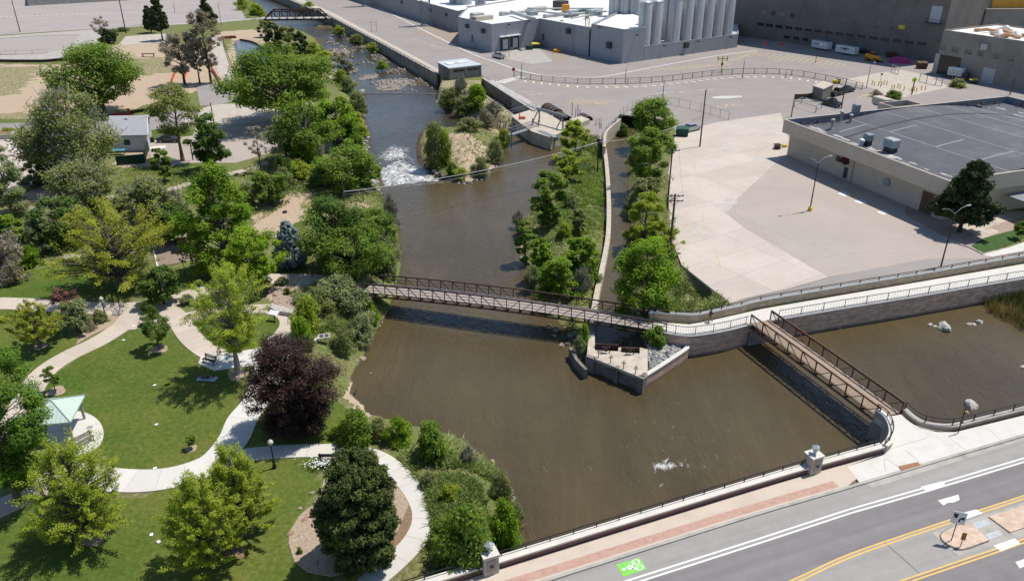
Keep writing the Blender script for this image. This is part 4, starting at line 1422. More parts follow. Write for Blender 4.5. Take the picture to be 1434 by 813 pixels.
ab.bar(bA - d*.3+Vector((0,0,-2.6)),bA+d*.9+Vector((0,0,-2.6)),4.0,4.2)
tag(ab.build("bridge_abutment",MATS["concrete_weathered"]),"weathered concrete abutment under the left end of the long footbridge","abutment")
ab=MB()
ab.bar(bB - d*.6+Vector((0,0,-2.75)),bB+d*.5+Vector((0,0,-2.75)),3.9,4.2)
tag(ab.build("bridge_abutment",MATS["concrete_weathered"]),"concrete abutment under the right end of the long footbridge by the green bush","abutment")
for p,lab in ((rA,"concrete seat under the far end of the red footbridge"),(rB,"concrete seat under the near end of the red footbridge")):
 dd=(rB - rA).normalized()
 s_=1 if p is rB else -1
 ab=MB()
 ab.bar(p - dd*.5*s_+Vector((0,0,-2.9)),p+dd*.9*s_+Vector((0,0,-2.9)),3.6,4.5)
 tag(ab.build("bridge_abutment",MATS["concrete_weathered"]),lab,"abutment")
# diversion gate below the footbridge
ZP=-.8
gate=wthing("diversion_gate","pale concrete gate platform with hand wheels below the long footbridge","gate",P(860,500,ZP))
top=[(824,471),(833,471),(833,490),(866,491.5),(866,486),(870,486),(870,493),(896,494.5),(896,486),(907,489),(907,524),(903,529),(894.5,527),(822,497.5)]
MB().prism(W3(top,ZP),ZP - .35,ZP).build("platform",MATS["concrete_gate"],gate)
fl=W3([(822,497.5),(833,501.5),(862,512.8),(867,514.8),(894,526),(903,529.5),(907,524)],ZP)
for a,b_ in ((0,1),(2,3),(4,5)):
 mb=MB().bar(fl[a]+Vector((0,0,-1.9)),fl[b_]+Vector((0,0,-1.9)),.6,3.9)
 if a==4:mb.bar(fl[5]+Vector((-.2,.3,-1.9)),fl[6]+Vector((-.2,.3,-1.9)),.5,3.9)
 mb.build("pier",MATS["concrete_dark"],gate)
for a,b_ in ((1,2),(3,4)):
 mb=MB()
 dd2=(fl[b_] - fl[a]).normalized()
 nn2=Vector((-dd2.y,dd2.x,0))
 for k in range(7):
  z=-.22 - k*.45
  mb.bar(fl[a]+nn2*.15+Vector((0,0,z)),fl[b_]+nn2*.15+Vector((0,0,z)),.18,.42)
 mb.build("stop_log",MATS["concrete_dark"],gate)
for px,py in ((838,500),(855,508),(873,516),(890,523)):
 p=P(px,py,ZP)
 hw=MB()
 hw.tube([p,p+Vector((0,0,1.1))],.05,6)
 for i in range(12):
  a,b_=2*math.pi*i/12,2*math.pi*(i+1)/12
  hw.bar(p+Vector((.24*math.cos(a),.24*math.sin(a),.75)),p+Vector((.24*math.cos(b_),.24*math.sin(b_),.75)),.035)
 hw.bar(p+Vector((-.24,0,.75)),p+Vector((.24,0,.75)),.03)
 hw.build("hand_wheel",MATS["metal_dark"],gate)
for px,py in ((848,494),(882,496)):
 p=P(px,py,ZP)
 hf=MB()
 for sx in (-.45,.45):
  hf.bar(p+Vector((sx,0,0)),p+Vector((sx,0,.8)),.1)
 hf.bar(p+Vector((-.5,0,.8)),p+Vector((.5,0,.8)),.14)
 hf.box(p+Vector((0,0,.45)),(.4,.35,.3))
 hf.tube([p+Vector((0,0,.5)),p+Vector((0,0,1.7))],.04,6)
 hf.build("hoist_frame",MATS["metal_rust"],gate)
for a,b_ in (((833,487),(866,488.5)),((870,492),(896,493))):
 q=W3([a,b_],ZP)
 mb=MB().bar(q[0]+Vector((0,.2,-.1)),q[1]+Vector((0,.2,-.1)),.15,1.2)
 mb.build("gate_leaf",MATS["metal_rust"],gate)
# side wall on the strip side and the wing wall holding the riprap
sw=wthing("side_wall","low mossy concrete wall stepping down to the water left of the gate platform","wall",P(805,480,-1.4))
MB().ribbon(W3([(799,486),(808,503),(821,517)],-1.5),.4,-4.2,-1.5).build("wall_face",MATS["concrete_dark"],sw)
cwall=wthing("canal_wall","long pale concrete wall along the left side of the narrow canal","wall",P(850,300,-1.5))
cl=catmull(W3([(842,190),(846,206),(849.5,230),(852.5,277),(852,324),(847,358),(836,410),(829,455),(829,490)],-1.55),4)
MB().ribbon(cl,.75,-4.2,-1.45).build("wall_face",MATS["concrete_gate"],cwall)
ww=W3([(906.5,525),(925,513.5),(945,500.5),(957,492.5),(964.5,487),(965,480)],-1.15)
uvwall("wing_wall",[v.copy() for v in ww],-4.4,-1.3,.4,"stone_block","short angled stone block wall with white coping holding back the grey riprap","wall",capm="concrete_white",caph=.16)
slab("riprap_base",[(907,488),(907,524),(964,487),(962,468),(930,462),(905,470)],-1.75,"rock_dark",2)
# flood wall and gatehouse
fw=wthing("flood_wall","tall brown concrete flood wall along the rocky river below the plant road","wall",FLOODW[2])
MB().ribbon(offset(FLOODW,-.2),.5,-5,.15).build("wall_face",MATS["concrete_weathered"],fw)
MB().ribbon(offset(FLOODW,-.2),.75,.152,.32).build("coping",MATS["concrete_mid"],fw)
slab("wall_walk",[(405,-2),(463.7,22),(540,61.5),(613,101),(616,98),(541,58),(466,18),(410,-6)],.03,"concrete_gate",.1)
railing("flood_wall_fence","long dark steel fence along the top of the flood wall","fence",[v+Vector((0,0,.03)) for v in offset(FLOODW[1:],-2.6)],1.9,4.2,"metal_dark",((1.0,.09),(.5,.06),(.08,.06)),.12)
gh=wthing("gatehouse","square concrete gatehouse with pale flat roof at the end of the flood wall","building",P(640,120,-2))
ZR=3.4
rc=[P(611.5,86.5,ZR),P(652,81.7,ZR),P(675.5,90.5,ZR),P(628.6,95.6,ZR)]
ctr=sum(rc,Vector())/4
wl_=[ctr+(v - ctr)*.94 for v in rc]
MB().prism(wl_,-4,ZR - .25).build("wall",MATS["concrete_building_pale"],gh)
rf=MB().prism(rc,ZR - .248,ZR)
rf.build("roof",mat("roof_pale_blue",(.52,.58,.60),.5,.05,.5),gh)
for a,b_,in ((.25,.5),(.62,.5)):
 c=rc[0].lerp(rc[3],a).lerp(rc[1].lerp(rc[2],a),b_)
 c=rc[0]+(rc[3] - rc[0])*.5+(rc[1] - rc[0])*a
 MB().box((c.x,c.y,ZR+.13),(2.6,2.4,.25),math.atan2((rc[1] - rc[0]).y,(rc[1] - rc[0]).x)).build("roof_hatch",MATS["roof_white"],gh)
f0,f1=wl_[3],wl_[2]
fd=(f1 - f0).normalized()
fn=Vector((fd.y,-fd.x,0))
LF=(f1 - f0).length
for a,b_ in ((.12,.45),(.55,.92)):
 q0,q1=f0+fd*LF*a+fn*.03,f0+fd*LF*b_+fn*.03
 MB().bar(Vector((q0.x,q0.y,ZR - 1.1)),Vector((q1.x,q1.y,ZR - 1.1)),.1,.75).build("window",MATS["window_dark"],gh)
 mb=MB()
 for t in (0,.5,1):
  p=q0.lerp(q1,t)+fn*.05
  mb.bar(Vector((p.x,p.y,ZR - 1.5)),Vector((p.x,p.y,ZR - .7)),.12)
 mb.build("mullion",MATS["concrete_building_pale"],gh)
for a in (.02,.5,.98):
 q0=f0+fd*LF*a+fn*.12
 MB().bar(Vector((q0.x,q0.y,-3)),Vector((q0.x,q0.y,ZR - .3)),.5,.5).build("pilaster",MATS["concrete_building_pale"],gh)
g0,g1=wl_[0],wl_[3]
gd=(g1 - g0).normalized()
gn=Vector((gd.y,-gd.x,0))
q0,q1=g0.lerp(g1,.45)+gn*.03,g0.lerp(g1,.95)+gn*.03
MB().bar(Vector((q0.x,q0.y,.6)),Vector((q1.x,q1.y,.6)),.1,4.0).build("wall_panel",MATS["concrete_dark"],gh)
# headgate works
ra=wthing("headrace_wall","grey concrete wall along the dark headrace channel below the pebbled kerb","wall",P(700,120))
MB().ribbon(W3([(676,110),(700,125.5),(748,156)],0),.6,-4.5,.15).build("wall_face",MATS["concrete_dark"],ra)
MB().ribbon(W3([(676,110),(700,125.5),(748,156)],0),.9,.152,.3).build("coping",MATS["concrete_mid"],ra)
rb=wthing("headrace_wall","mossy outer concrete wall between the headrace and the bushes below the gatehouse","wall",P(690,140))
MB().ribbon(W3([(672,128),(692,143),(714,158),(732,170)],-.6),.6,-4.5,-.5).build("wall_face",MATS["concrete_weathered"],rb)
rc2=wthing("headrace_wall","middle concrete wall with a pale top dividing the headrace channel","wall",P(720,140))
MB().ribbon(W3([(708,131),(730,146),(744,155)],-.2),.7,-4.5,-.15).build("wall_face",MATS["concrete_mid"],rc2)
slab("pebble_kerb",[(683,113.5),(690,112),(764,153),(760,158)],.07,"pebble" if "pebble" in MATS else mat("pebble",(.45,.43,.40),.9,.45,1.4,.5,col2=(.14,.13,.12)).name,.2)
hg=wthing("headgate_platform","pale concrete headgate platform with an orange valve beside the steel walkway","platform",P(740,170))
MB().prism(W3([(716,162),(748,152),(790,170),(800,180),(770,192),(745,184),(732,175)],.03),-4,.03).build("platform",MATS["concrete_gate"],hg)
vm=MB()
vp=P(731,167,.03)
vm.box(vp+Vector((0,0,.4)),(1.6,.5,.5))
vm.tube([vp+Vector((-.6,0,0)),vp+Vector((-.6,0,1.5))],.12,6)
vm.build("valve",MATS["safety_orange"],hg)
# steel walkway across the intake
wkA,wkB=P(712,190,-.3),P(750,178,-.3)
sb=wthing("steel_walkway","blue grey steel walkway with slatted rails across the intake","walkway",(wkA+wkB)/2)
dd=(wkB - wkA).normalized()
nn=Vector((-dd.y,dd.x,0))
MB().bar(wkA,wkB,1.5,.25).build("deck",MATS["metal_galv"],sb)
for s in (-.75,.75):
 mb=MB()
 Lw=(wkB - wkA).length
 for z in (.12,.7,1.35):
  mb.bar(wkA+nn*s+Vector((0,0,z)),wkB+nn*s+Vector((0,0,z)),.1)
 for i in range(17):
  q=wkA+dd*Lw*i/16+nn*s
  mb.bar(q,q+Vector((0,0,1.35)),.09)
 mb.build("guard_rail",MATS["metal_grey"],sb)
mb=MB()
for q in (wkA,wkB):
 for s in (-.9,.9):
  mb.bar(q+nn*s+Vector((0,0,-3)),q+nn*s+Vector((0,0,1.9)),.28)
mb.build("support",MATS["metal_grey"],sb)
# gantry frame
gA,gB=P(755,172,-.2),P(788,183,-.2)
ga=wthing("hoist_gantry","grey steel hoist gantry with a thick pipe beam over the green gate","gantry",gA)
for q in (gA,gB):
 MB().bar(q,q+Vector((0,0,3.4)),.35).build("leg",MATS["metal_grey"],ga)
 MB().bar(q+Vector((-1.4,1.6,0)),q+Vector((-.2,.1,3.0)),.2).build("brace",MATS["metal_grey"],ga)
MB().tube([gA+Vector((-.5,.2,3.3)),gB+Vector((.8,-.2,3.3))],.35,8).build("beam",MATS["metal_grey"],ga)
gt=wthing("slide_gate","green steel slide gate box hanging at the waterline under the gantry","gate",P(770,190,-1))
MB().bar(P(756,184,-.6),P(779,193.5,-.6),.9,1.1).build("gate_leaf",MATS["bin_green"] if False else MATS["metal_green_grey"],gt)
MB().bar(P(756,183,.1),P(779,192.5,.1),1.2,.12).build("top_plate",MATS["metal_grey"],gt)
for k,(px,py,lab) in enumerate(((773,156,"larger dark rusty drum screen lying open beside the pebbled kerb"),(788,166,"smaller dark rusty drum screen nearer the intake bush"),(819,167,"third dark drum screen half hidden behind concrete stubs"))):
 c=P(px,py,.0)
 ds=wthing("drum_screen",lab,"drum screen",c,"drum screens at the headgate")
 ax=(P(790,163) - P(773,153)).normalized()
 R_,Ln=(1.6,6.5) if k<1 else ((1.4,5) if k==1 else (1.3,3.2))
 mb=MB()
 nn3=Vector((-ax.y,ax.x,0))
 for i in range(12):
  a,b_=math.pi*i/12,math.pi*(i+1)/12
  q0=nn3*math.cos(a)*R_+Vector((0,0,math.sin(a)*R_*.8))
  q1=nn3*math.cos(b_)*R_+Vector((0,0,math.sin(b_)*R_*.8))
  mb.add([c - ax*Ln/2+q0,c+ax*Ln/2+q0,c+ax*Ln/2+q1,c - ax*Ln/2+q1,
    c - ax*Ln/2+q0*.94,c+ax*Ln/2+q0*.94,c+ax*Ln/2+q1*.94,c - ax*Ln/2+q1*.94],[(0,1,2,3),(7,6,5,4),(0,4,5,1),(3,2,6,7)])
 mb.build("drum",MATS["metal_rust"],ds)
 for s in (-.5,-.17,.17,.5):
  mb=MB()
  for i in range(10):
   a,b_=math.pi*i/10,math.pi*(i+1)/10
   mb.bar(c+ax*Ln*s+nn3*math.cos(a)*(R_+.06)+Vector((0,0,math.sin(a)*(R_+.08)*.8)),c+ax*Ln*s+nn3*math.cos(b_)*(R_+.06)+Vector((0,0,math.sin(b_)*(R_+.08)*.8)),.16)
  mb.build("hoop",MATS["concrete_weathered"],ds)
st=wthing("concrete_stub","block of pale concrete stubs with upright pipes beside the drum screens","concrete block",P(808,168))
mb=MB()
mb.prism(W3([(797,168),(812,163),(826,168),(812,174)],1.0),0,1.2)
mb.build("block",MATS["concrete_gate"],st)
mb=MB()
for x,y,h in ((801,163,3.4),(806,165,2.2),(809,162,2.6),(812,164,1.9)):
 q=P(x,y,1.1)
 mb.tube([q,q+Vector((0,0,h))],.12,6)
mb.build("pipe",MATS["metal_galv"],st)
railing("headgate_railing","grey pipe railing along the headrace side of the gate platform","railing",W3([(714,161),(748,151.5),(757,158)],-.2),1.2,2.2,"metal_grey",((1,.09),(.5,.07)),.09)
railing("headgate_railing","grey pipe railing right of the drum screens at the intake","railing",W3([(834,176),(842,172),(842,180)],0),1.2,2.2,"metal_grey",((1,.09),(.5,.07)),.09)
railing("canal_head_railing","curved white pipe railing at the head of the narrow canal","railing",catmull(W3([(866,168),(852,179),(846,188),(845,205)],.2),4),1.1,2.5,"metal_galv",((1,.1),(.5,.08)),.1)
chh=wthing("canal_head_wall","pale concrete head wall of the narrow canal under the white railing","wall",P(855,185))
MB().ribbon(catmull(W3([(868,167),(854,179),(847.5,188),(846,206)],0),4),.7,-4,.15).build("wall_face",MATS["concrete_gate"],chh)
# old truss bridge over the upper river
oA,oB=P(372,25.5,.0),P(459,24.5,.0)
ob=wthing("old_truss_bridge","old dark brown pony truss bridge with pale deck over the upper river","bridge",(oA+oB)/2)
dd=(oB - oA).normalized()
nn=Vector((-dd.y,dd.x,0))
Lb=(oB - oA).length
MB().bar(oA - dd*2+Vector((0,0,-.2)),oB+dd*2+Vector((0,0,-.2)),6.0,.4).build("deck",MATS["concrete_mid"],ob)
for s in (-3.2,3.2):
 mb=MB()
 K=8
 H_=3.2
 def q(i,z):return oA+dd*Lb*i/K+nn*s+Vector((0,0,z))
 mb.bar(q(0,-.5),q(K,-.5),.5,.5)
 mb.bar(q(1,H_),q(K - 1,H_),.5,.5)
 mb.bar(q(0,-.3),q(1,H_),.5,.5)
 mb.bar(q(K,-.3),q(K - 1,H_),.5,.5)
 mb.build("chord",MATS["metal_rust"],ob)
 mb=MB()
 for i in range(1,K):
  mb.bar(q(i,-.4),q(i,H_),.3)
  if i<K - 1:
   a,b_=(i,i+1) if i<K/2 else (i+1,i)
   mb.bar(q(a,H_),q(b_,-.4),.22)
 mb.bar(q(0,1.2),q(K,1.2),.15)
 mb.build("web",MATS["metal_rust"],ob)
MB().bar(oB+dd*.3+Vector((0,0,-2.6)),oB+dd*2.6+Vector((0,0,-2.6)),7,4.6).build("abutment",MATS["concrete_dark"],ob)
# brewery
def up(v,h):return Vector((v.x,v.y,h))
A_,B_,C_,D_,E_=P(642.5,61.5),P(688.8,73.9),P(755.5,64.2),P(870.7,89.4),P(1032,66.5)
HL,HD,HS=tall(B_,34),tall(D_,41.3),tall(E_,47.5)
bre=wthing("grey_plant_building","grey metal clad plant building with white roof, dock doors and corner block","building",D_)
back=Vector((.05,1,0)).normalized()
bdir=(B_ - A_).normalized()
inward=Vector((-bdir.y,bdir.x,0))
if inward.y<0:inward=-inward
ddir=(D_ - C_).normalized()
# low block with the docks
Cin=C_+Vector((10,60,0))
Ain=A_+(C_ - B_).normalized()*60
blk=[A_,B_,C_,C_.lerp(D_,.62),C_.lerp(D_,.62)+Vector((35,55,0)),A_+Vector((45,90,0)),A_+Vector((2,30,0))]
def hollow(poly,z0,z1,t,roofz,name_wall,name_roof,wm,rm,parent):
 """walls with a parapet and a roof sunk below it"""
 MB().prism(poly,z0,roofz).build(name_wall,MATS[wm],parent)
 A=sum(poly[i].x*poly[(i+1) % len(poly)].y - poly[(i+1) % len(poly)].x*poly[i].y for i in range(len(poly)))
 loop=poly if A>0 else poly[::-1]
 pr=MB()
 n=len(loop)
 inn=[]
 for i in range(n):
  a,b_,c=loop[i - 1],loop[i],loop[(i+1) % n]
  d1,d2=(b_ - a).normalized(),(c - b_).normalized()
  n1,n2=Vector((-d1.y,d1.x,0)),Vector((-d2.y,d2.x,0))
  k=(n1+n2)
  k=k/max(.3,(1+n1.dot(n2)))
  inn.append(b_+k*t)
 vs=[up(v,roofz - .2) for v in loop]+[up(v,z1) for v in loop]+[up(v,z1) for v in inn]+[up(v,roofz+.003) for v in inn]
 fs=[]
 for i in range(n):
  j=(i+1) % n
  fs+=[(i,j,n+j,n+i),(n+i,n+j,2*n+j,2*n+i),(2*n+i,2*n+j,3*n+j,3*n+i)]
 k_=.004
 vs=[v+(Vector((0,0,0))) for v in vs]
 pr.add(vs,fs)
 p_=pr.build("parapet",MATS[wm],parent)
 # nudge the parapet skin outward so it never shares a plane with the wall
 ctr_=sum(loop,Vector())/n
 for i in range(2*n):
  v=p_.data.vertices[i].co
  w=loop[i % n]
  dirv=(w - inn[i % n])
  dirv.z=0
  v.x+=dirv.x*.012/max(t,.01)
  v.y+=dirv.y*.012/max(t,.01)
 r_=MB()
 r_.sheet([up(v,roofz+.03) for v in inn])
 r_.build(name_roof,MATS[rm],parent)
hollow(blk,-.3,HL,.35,HL - .5,"wall","roof","panel_grey","roof_white",bre)
D1=C_.lerp(D_,.64)
blk2=[D1,D_,D_.lerp(E_,.17),D_.lerp(E_,.17)+Vector((4,30,0)),D1+Vector((16,40,0))]
hollow(blk2,-.3,HD,.35,HD - .8,"wall","roof","panel_grey","roof_white",bre)
# silo wall
S0=D_.lerp(E_,.172)
blk3=[S0,E_,E_+Vector((10,40,0)),S0+Vector((8,45,0))]
hollow(blk3,-.3,HS,.3,HS - .5,"silo_yard_wall","silo_yard_floor","panel_grey","panel_light",bre)
# dock doors
bd=(C_ - B_).normalized()
bn=Vector((bd.y,-bd.x,0))
LBC=(C_ - B_).length
for t0,t1 in ((.17,.34),(.38,.54)):
 a,b_=B_+bd*LBC*t0+bn*.02,B_+bd*LBC*t1+bn*.02
 dk=MB().bar(up(a+bn*.05,2.5),up(b_+bn*.05,2.5),.9,4.2).build("dock_shelter",MATS["metal_dark"],bre)
 MB().bar(up(a.lerp(b_,.2)+bn*.52,2.3),up(a.lerp(b_,.8)+bn*.52,2.3),.1,3.2).build("dock_door",MATS["panel_light"],bre)
a,b_=B_+bd*LBC*.15+bn*.4,B_+bd*LBC*.56+bn*.4
MB().bar(up(a,4.9),up(b_,4.9),1.4,.3).build("dock_canopy",MATS["trim_white"],bre)
# vents, stairs, lamps on the walls
def wallbox(a,b_,t,z,w,h,m,name,parent,proud=.35):
 d=(b_ - a).normalized()
 n=Vector((d.y,-d.x,0))
 c=a.lerp(b_,t)+n*(proud/2 - .05)
 MB().bar(up(c - d*w/2,z),up(c+d*w/2,z),proud,h).build(name,MATS[m],parent)
for a,b_,t,z,w,h in ((A_,B_,.3,7,1.4,1.3),(A_,B_,.78,6.6,1.6,1.5),(C_,D_,.38,7,1.8,1.7),(C_,D_,.86,5,2.0,1.9),(D_,E_,.52,3.2,1.8,1.8)):
 wallbox(a,b_,t,z,w,h,"metal_dark","wall_vent",bre,.9)
for a,b_,t,z in ((B_,C_,.33,8.6),(B_,C_,.75,9),(A_,B_,.5,10),(C_,D_,.3,10),(C_,D_,.75,10),(D_,E_,.1,8.5),(D_,E_,.33,4),(D_,E_,.62,4),(D_,E_,.92,4)):
 wallbox(a,b_,t,z,.35,.3,"metal_dark","wall_lamp",bre,1.2)
for a,b_,t in ((A_,B_,.45),(C_,D_,.05)):
 d=(b_ - a).normalized()
 n=Vector((d.y,-d.x,0))
 s0=a.lerp(b_,t)+n*.9
 mb=MB()
 for i in range(6):
  mb.bar(up(s0+d*i*.5,1.9 - i*.3),up(s0+d*(i*.5+.45),1.9 - i*.3),1.1,.1)
 mb.bar(up(s0 - d*1.2,2.1),up(s0,2.1),1.2,.1)
 for k in (-.5,.5):
  mb.bar(up(s0+n*k - d,3.1),up(s0+n*k+d*.1,3.1),.07)
  mb.bar(up(s0+n*k,3.1),up(s0+n*k+d*3,1.3),.07)
 mb.build("stair",MATS["metal_galv"],bre)
 wallbox(a,b_,t - .02 if t>.1 else t,3.2,1.0,2.1,"metal_dark","door",bre,.12)
# recessed white bay with the yellow ladder
a=C_.lerp(D_,.63)
yl=MB()
for s in (-.6,.6):
 yl.bar(up(C_.lerp(D_,.60)+Vector((s,2.2,0)),HL - 1),up(C_.lerp(D_,.60)+Vector((s,2.2,0)),HD+1.4),.28)
for i in range(10):
 z=HL - .8+i*.5
 yl.bar(up(C_.lerp(D_,.60)+Vector((-.6,2.2,0)),z),up(C_.lerp(D_,.60)+Vector((.6,2.2,0)),z),.12)
yl.build("ladder",MATS["yellow_paint"],bre)
# roof clutter
R0=B_.lerp(C_,.45)+Vector((14,14,0))
ri=random.Random(4)
for px,py,w,d,h,m in ((668,24,5,2.5,2.0,"metal_galv"),(676,26.5,8,2.5,1.6,"stucco_tan"),(705,20,3,2,1.4,"metal_galv"),(745,20,4,2.5,1.6,"metal_grey"),(730,17,14,1.5,1.0,"metal_galv"),(775,22,9,2,1.2,"metal_galv"),(800,22,5,3,2.2,"metal_grey"),(815,18,10,2,1.6,"bin_green"),(832,20,6,3,2.2,"metal_galv"),(752,14,8,3,1.6,"stucco_tan"),(785,12,5,4,3.4,"metal_dark"),(822,24,1.2,1.2,3,"metal_grey"),(792,17,2.2,2.2,3.2,"machine_orange")):
 c=P(px,py,HL)
 MB().cbox((c.x,c.y,HL - .5+h/2),(w,d,h),math.atan2(bd.y,bd.x),.15).build("roof_unit",MATS[m],bre)
pp=MB()
for (x0,y0),(x1,y1),r in (((716,17),(748,27),.7),((735,14),(790,20),.3),((790,20),(850,16),.35),((800,26),(826,21),.3),((745,12),(845,12),.3)):
 pp.tube([P(x0,y0,HL+.9),P(x1,y1,HL+.9)],r,8)
pp.build("roof_pipe",MATS["panel_light"],bre)
# long left wing and the tall block
W0,W1=P(400,-30),P(642,45.5)
HW=tall(P(607,36),7.5)
wing=wthing("grey_plant_wing","long dark grey windowless plant wing beside the road at the top","building",W1)
hollow([W0,W1,W1+Vector((25,45,0)),W0+Vector((25,45,0))],-.3,HW,.3,HW - .5,"wall","roof","panel_grey_dark","roof_white",wing)
for t in (.55,.66,.78,.9,.96):
 wallbox(W0,W1,t,HW - 2.6,1.5,1.2,"metal_dark","wall_vent",wing,.5)
tb0,tb1=P(660,30,0),P(752,31,0)
tb=wthing("plant_tower_block","tall pale grey block with a yellow ladder rising behind the white roof","building",tb0)
tbp=[P(661,40),P(678,43),P(752,33),P(800,20),P(700,10)]
MB().prism([up(v,0)+Vector((4,34,0)) for v in tbp],0,26).build("wall",MATS["panel_light"],tb)
q=P(704,17,HL)+Vector((0,30,0))
yp=MB()
yq=tbp[1].lerp(tbp[2],.36)+Vector((4,33.4,0))
for s in (-.8,.8):
 yp.bar(up(yq+Vector((s,0,0)),8),up(yq+Vector((s,0,0)),27),.5)
for i in range(18):
 yp.bar(up(yq+Vector((-.8,0,0)),8.5+i),up(yq+Vector((.8,0,0)),8.5+i),.25)
yp.build("ladder",MATS["yellow_paint"],tb)
tb2=wthing("plant_tower_block","broad darker grey block behind the pipes left of the silos","building",P(850,20))
MB().prism([P(752,32)+Vector((0,52,0)),P(860,26)+Vector((0,52,0)),P(880,0)+Vector((0,52,0)),P(760,4)+Vector((0,52,0))],0,24).build("wall",MATS["panel_grey"],tb2)
def silo(name,lab,c,r,h,m,grp):
 s=thing(name,lab,"silo",c,0,grp)
 MB().lathe((0,0,0),[(r,0),(r,h*.985),(r*.97,h),(r*.55,h+r*.22),(r*.2,h+r*.3)],28).build("shell",MATS[m],s,True)
 mb=MB()
 mb.lathe((0,0,0),[(r+.05,h - .15),(r+.05,h+.03),(r - .05,h+.04)],28,False)
 mb.build("rim",MATS["panel_light"],s,True)
 mb=MB()
 for a in (0,.16):
  mb.bar((r*math.cos(-1.9+a)*1.03,r*math.sin(-1.9+a)*1.03,1),(r*math.cos(-1.9+a)*1.03,r*math.sin(-1.9+a)*1.03,h),.08)
 mb.build("ladder",MATS["metal_grey"],s,True)
 return s
sd=(E_ - S0).normalized()
sn=Vector((-sd.y,sd.x,0))
ords=["nearest steel silo beside the grey corner block","second steel silo from the grey corner block","third steel silo from the grey corner block","fourth steel silo from the grey corner block","fourth steel silo from the far right end","third steel silo from the far right end","second steel silo from the far right end","last steel silo at the far right end of the row"]
pxc=[901,915.5,942.5,959,973.5,988,1002.5,1016.5]
LSW=(E_ - S0).length
HSILO=tall(S0+sd*LSW*.3+sn*3.4,3)+1.3
for i,lab in enumerate(ords):
 # stand them on a line 3 m behind the wall
 best=min(range(0,401),key=lambda k:abs(proj(up(S0+sd*LSW*k/400+sn*3.4,HS))[0] - pxc[i]))
 c=S0+sd*LSW*best/400+sn*3.4
 silo("steel_silo",lab+" in the front row",(c.x,c.y,HS - .6),2.15,HSILO - HS,"silo_steel","steel silos behind the low grey wall")
for i,(x,lab) in enumerate(((857,"leftmost steel silo above the white roof"),(871,"second steel silo from the left above the white roof"),(885,"third steel silo from the left, partly behind the corner block"))):
 c=P(x+2,47,3)+Vector((0,2,0))
 silo("steel_silo",lab,(c.x,c.y,2),2.0,17.5,"silo_steel","steel silos behind the low grey wall")
for i,t in enumerate((.22,.4,.58,.76,.93)):
 c=S0+sd*LSW*t+sn*8.4
 silo("steel_silo",["rear row steel silo seen between the second and third front silos","rear row steel silo behind the fourth front silo","rear row steel silo behind the middle of the row","rear row steel silo behind the far right silos","last rear row steel silo at the far right"][i],(c.x,c.y,HS - .6),2.15,HSILO - HS,"silo_steel","steel silos behind the low grey wall")
for i,(x,y,r,h) in enumerate(((617,24,3.0,18),(628,26,3.4,18),(651,29,2.2,17))):
 c=P(x,y+12)+Vector((6,12,0))
 silo("storage_tank",["leftmost pale storage tank behind the grey wing","broad pale storage tank behind the grey wing","narrow pale storage tank beside the tall block"][i],(c.x,c.y,0),r,h,"panel_light","pale tanks behind the grey wing")
# lattice towers against the wing
for x,y,lab in ((597,36,"open steel lattice tower against the grey wing near the white roof"),(513,9,"open steel lattice tower against the grey wing farther up the road")):
 c=P(x,y)
 lt=thing("lattice_tower",lab,"tower",c,.15,"lattice towers of the plant")
 mb=MB()
 for sx in (-1.8,1.8):
  for sy in (-1.6,1.6):
   mb.bar((sx,sy,0),(sx,sy,22),.3)
 mb.build("leg",MATS["metal_grey"],lt,True)
 mb=MB()
 for k in range(7):
  z=k*3.2
  for a,b_ in (((-1.8,-1.6),(1.8,-1.6)),((1.8,-1.6),(1.8,1.6)),((1.8,1.6),(-1.8,1.6)),((-1.8,1.6),(-1.8,-1.6))):
   mb.bar((*a,z+3),(*b_,z+3),.18)
   mb.bar((*a,z),(*b_,z+3),.14)
   mb.bar((*b_,z),(*a,z+3),.14)
 mb.build("bracing",MATS["metal_grey"],lt,True)
 MB().box((0,0,.15),(5,4.4,.3)).build("base_plate",MATS["concrete_mid"],lt,True)
# concrete brewery blocks, upper right
K0,K1=P(1024,49),P(1312,88)
kb_=wthing("concrete_block_building","huge dark concrete block building with rows of slot windows, upper right","building",K0)
kd=(K1 - K0).normalized()
kn=Vector((-kd.y,kd.x,0))
if kn.y<0:kn=-kn
LK=(K1 - K0).length
MB().prism([K0,K1,K1+kn*60,K0+kn*60],-.3,44).build("wall",MATS["concrete_building"],kb_)
# board-marked panel joints
jm=MB()
fk=-kn
for i in range(1,14):
 p=K0+kd*LK*i/14+fk*.02
 jm.bar(up(p,0),up(p,44),.12,.06,up=(fk.x,fk.y,0))
for z in (6.8,11.8,17,23,30):
 jm.bar(up(K0+fk*.03,z),up(K1+fk*.03,z),.06,.14)
jm.build("panel_joint",MATS["concrete_dark"],kb_)
def slot(t,z,w,h,m="window_dark",a=K0,d=kd,L=LK,parent=kb_,n=fk):
 c=a+d*L*t+n*.04
 o=MB().bar(up(c - d*w/2,z),up(c+d*w/2,z),.12,h).build("window",MATS[m],parent)
 mb=MB()
 mb.bar(up(c - d*(w/2+.1)+n*.06,z - h/2 - .1),up(c+d*(w/2+.1)+n*.06,z - h/2 - .1),.25,.18)
 mb.build("sill",MATS["concrete_dark"],o)
def kt(px,py_unused=0):
 lo=min(range(0,1001),key=lambda k:abs(proj(up(K0+kd*LK*k/1000,5))[0] - px))
 return lo/1000
for x in (1065,1077.5,1091,1104.5,1118,1132,1146,1160.5,1175,1190,1206,1223,1239,1256,1273,1291):
 slot(kt(x),5.2,2.9,.95)
for x in (1178,1193.5,1209,1225.5,1242,1258.5):
 slot(kt(x),9.6,2.0,1.2,"concrete_dark" if x not in (1258.5,) else "yellow_paint")
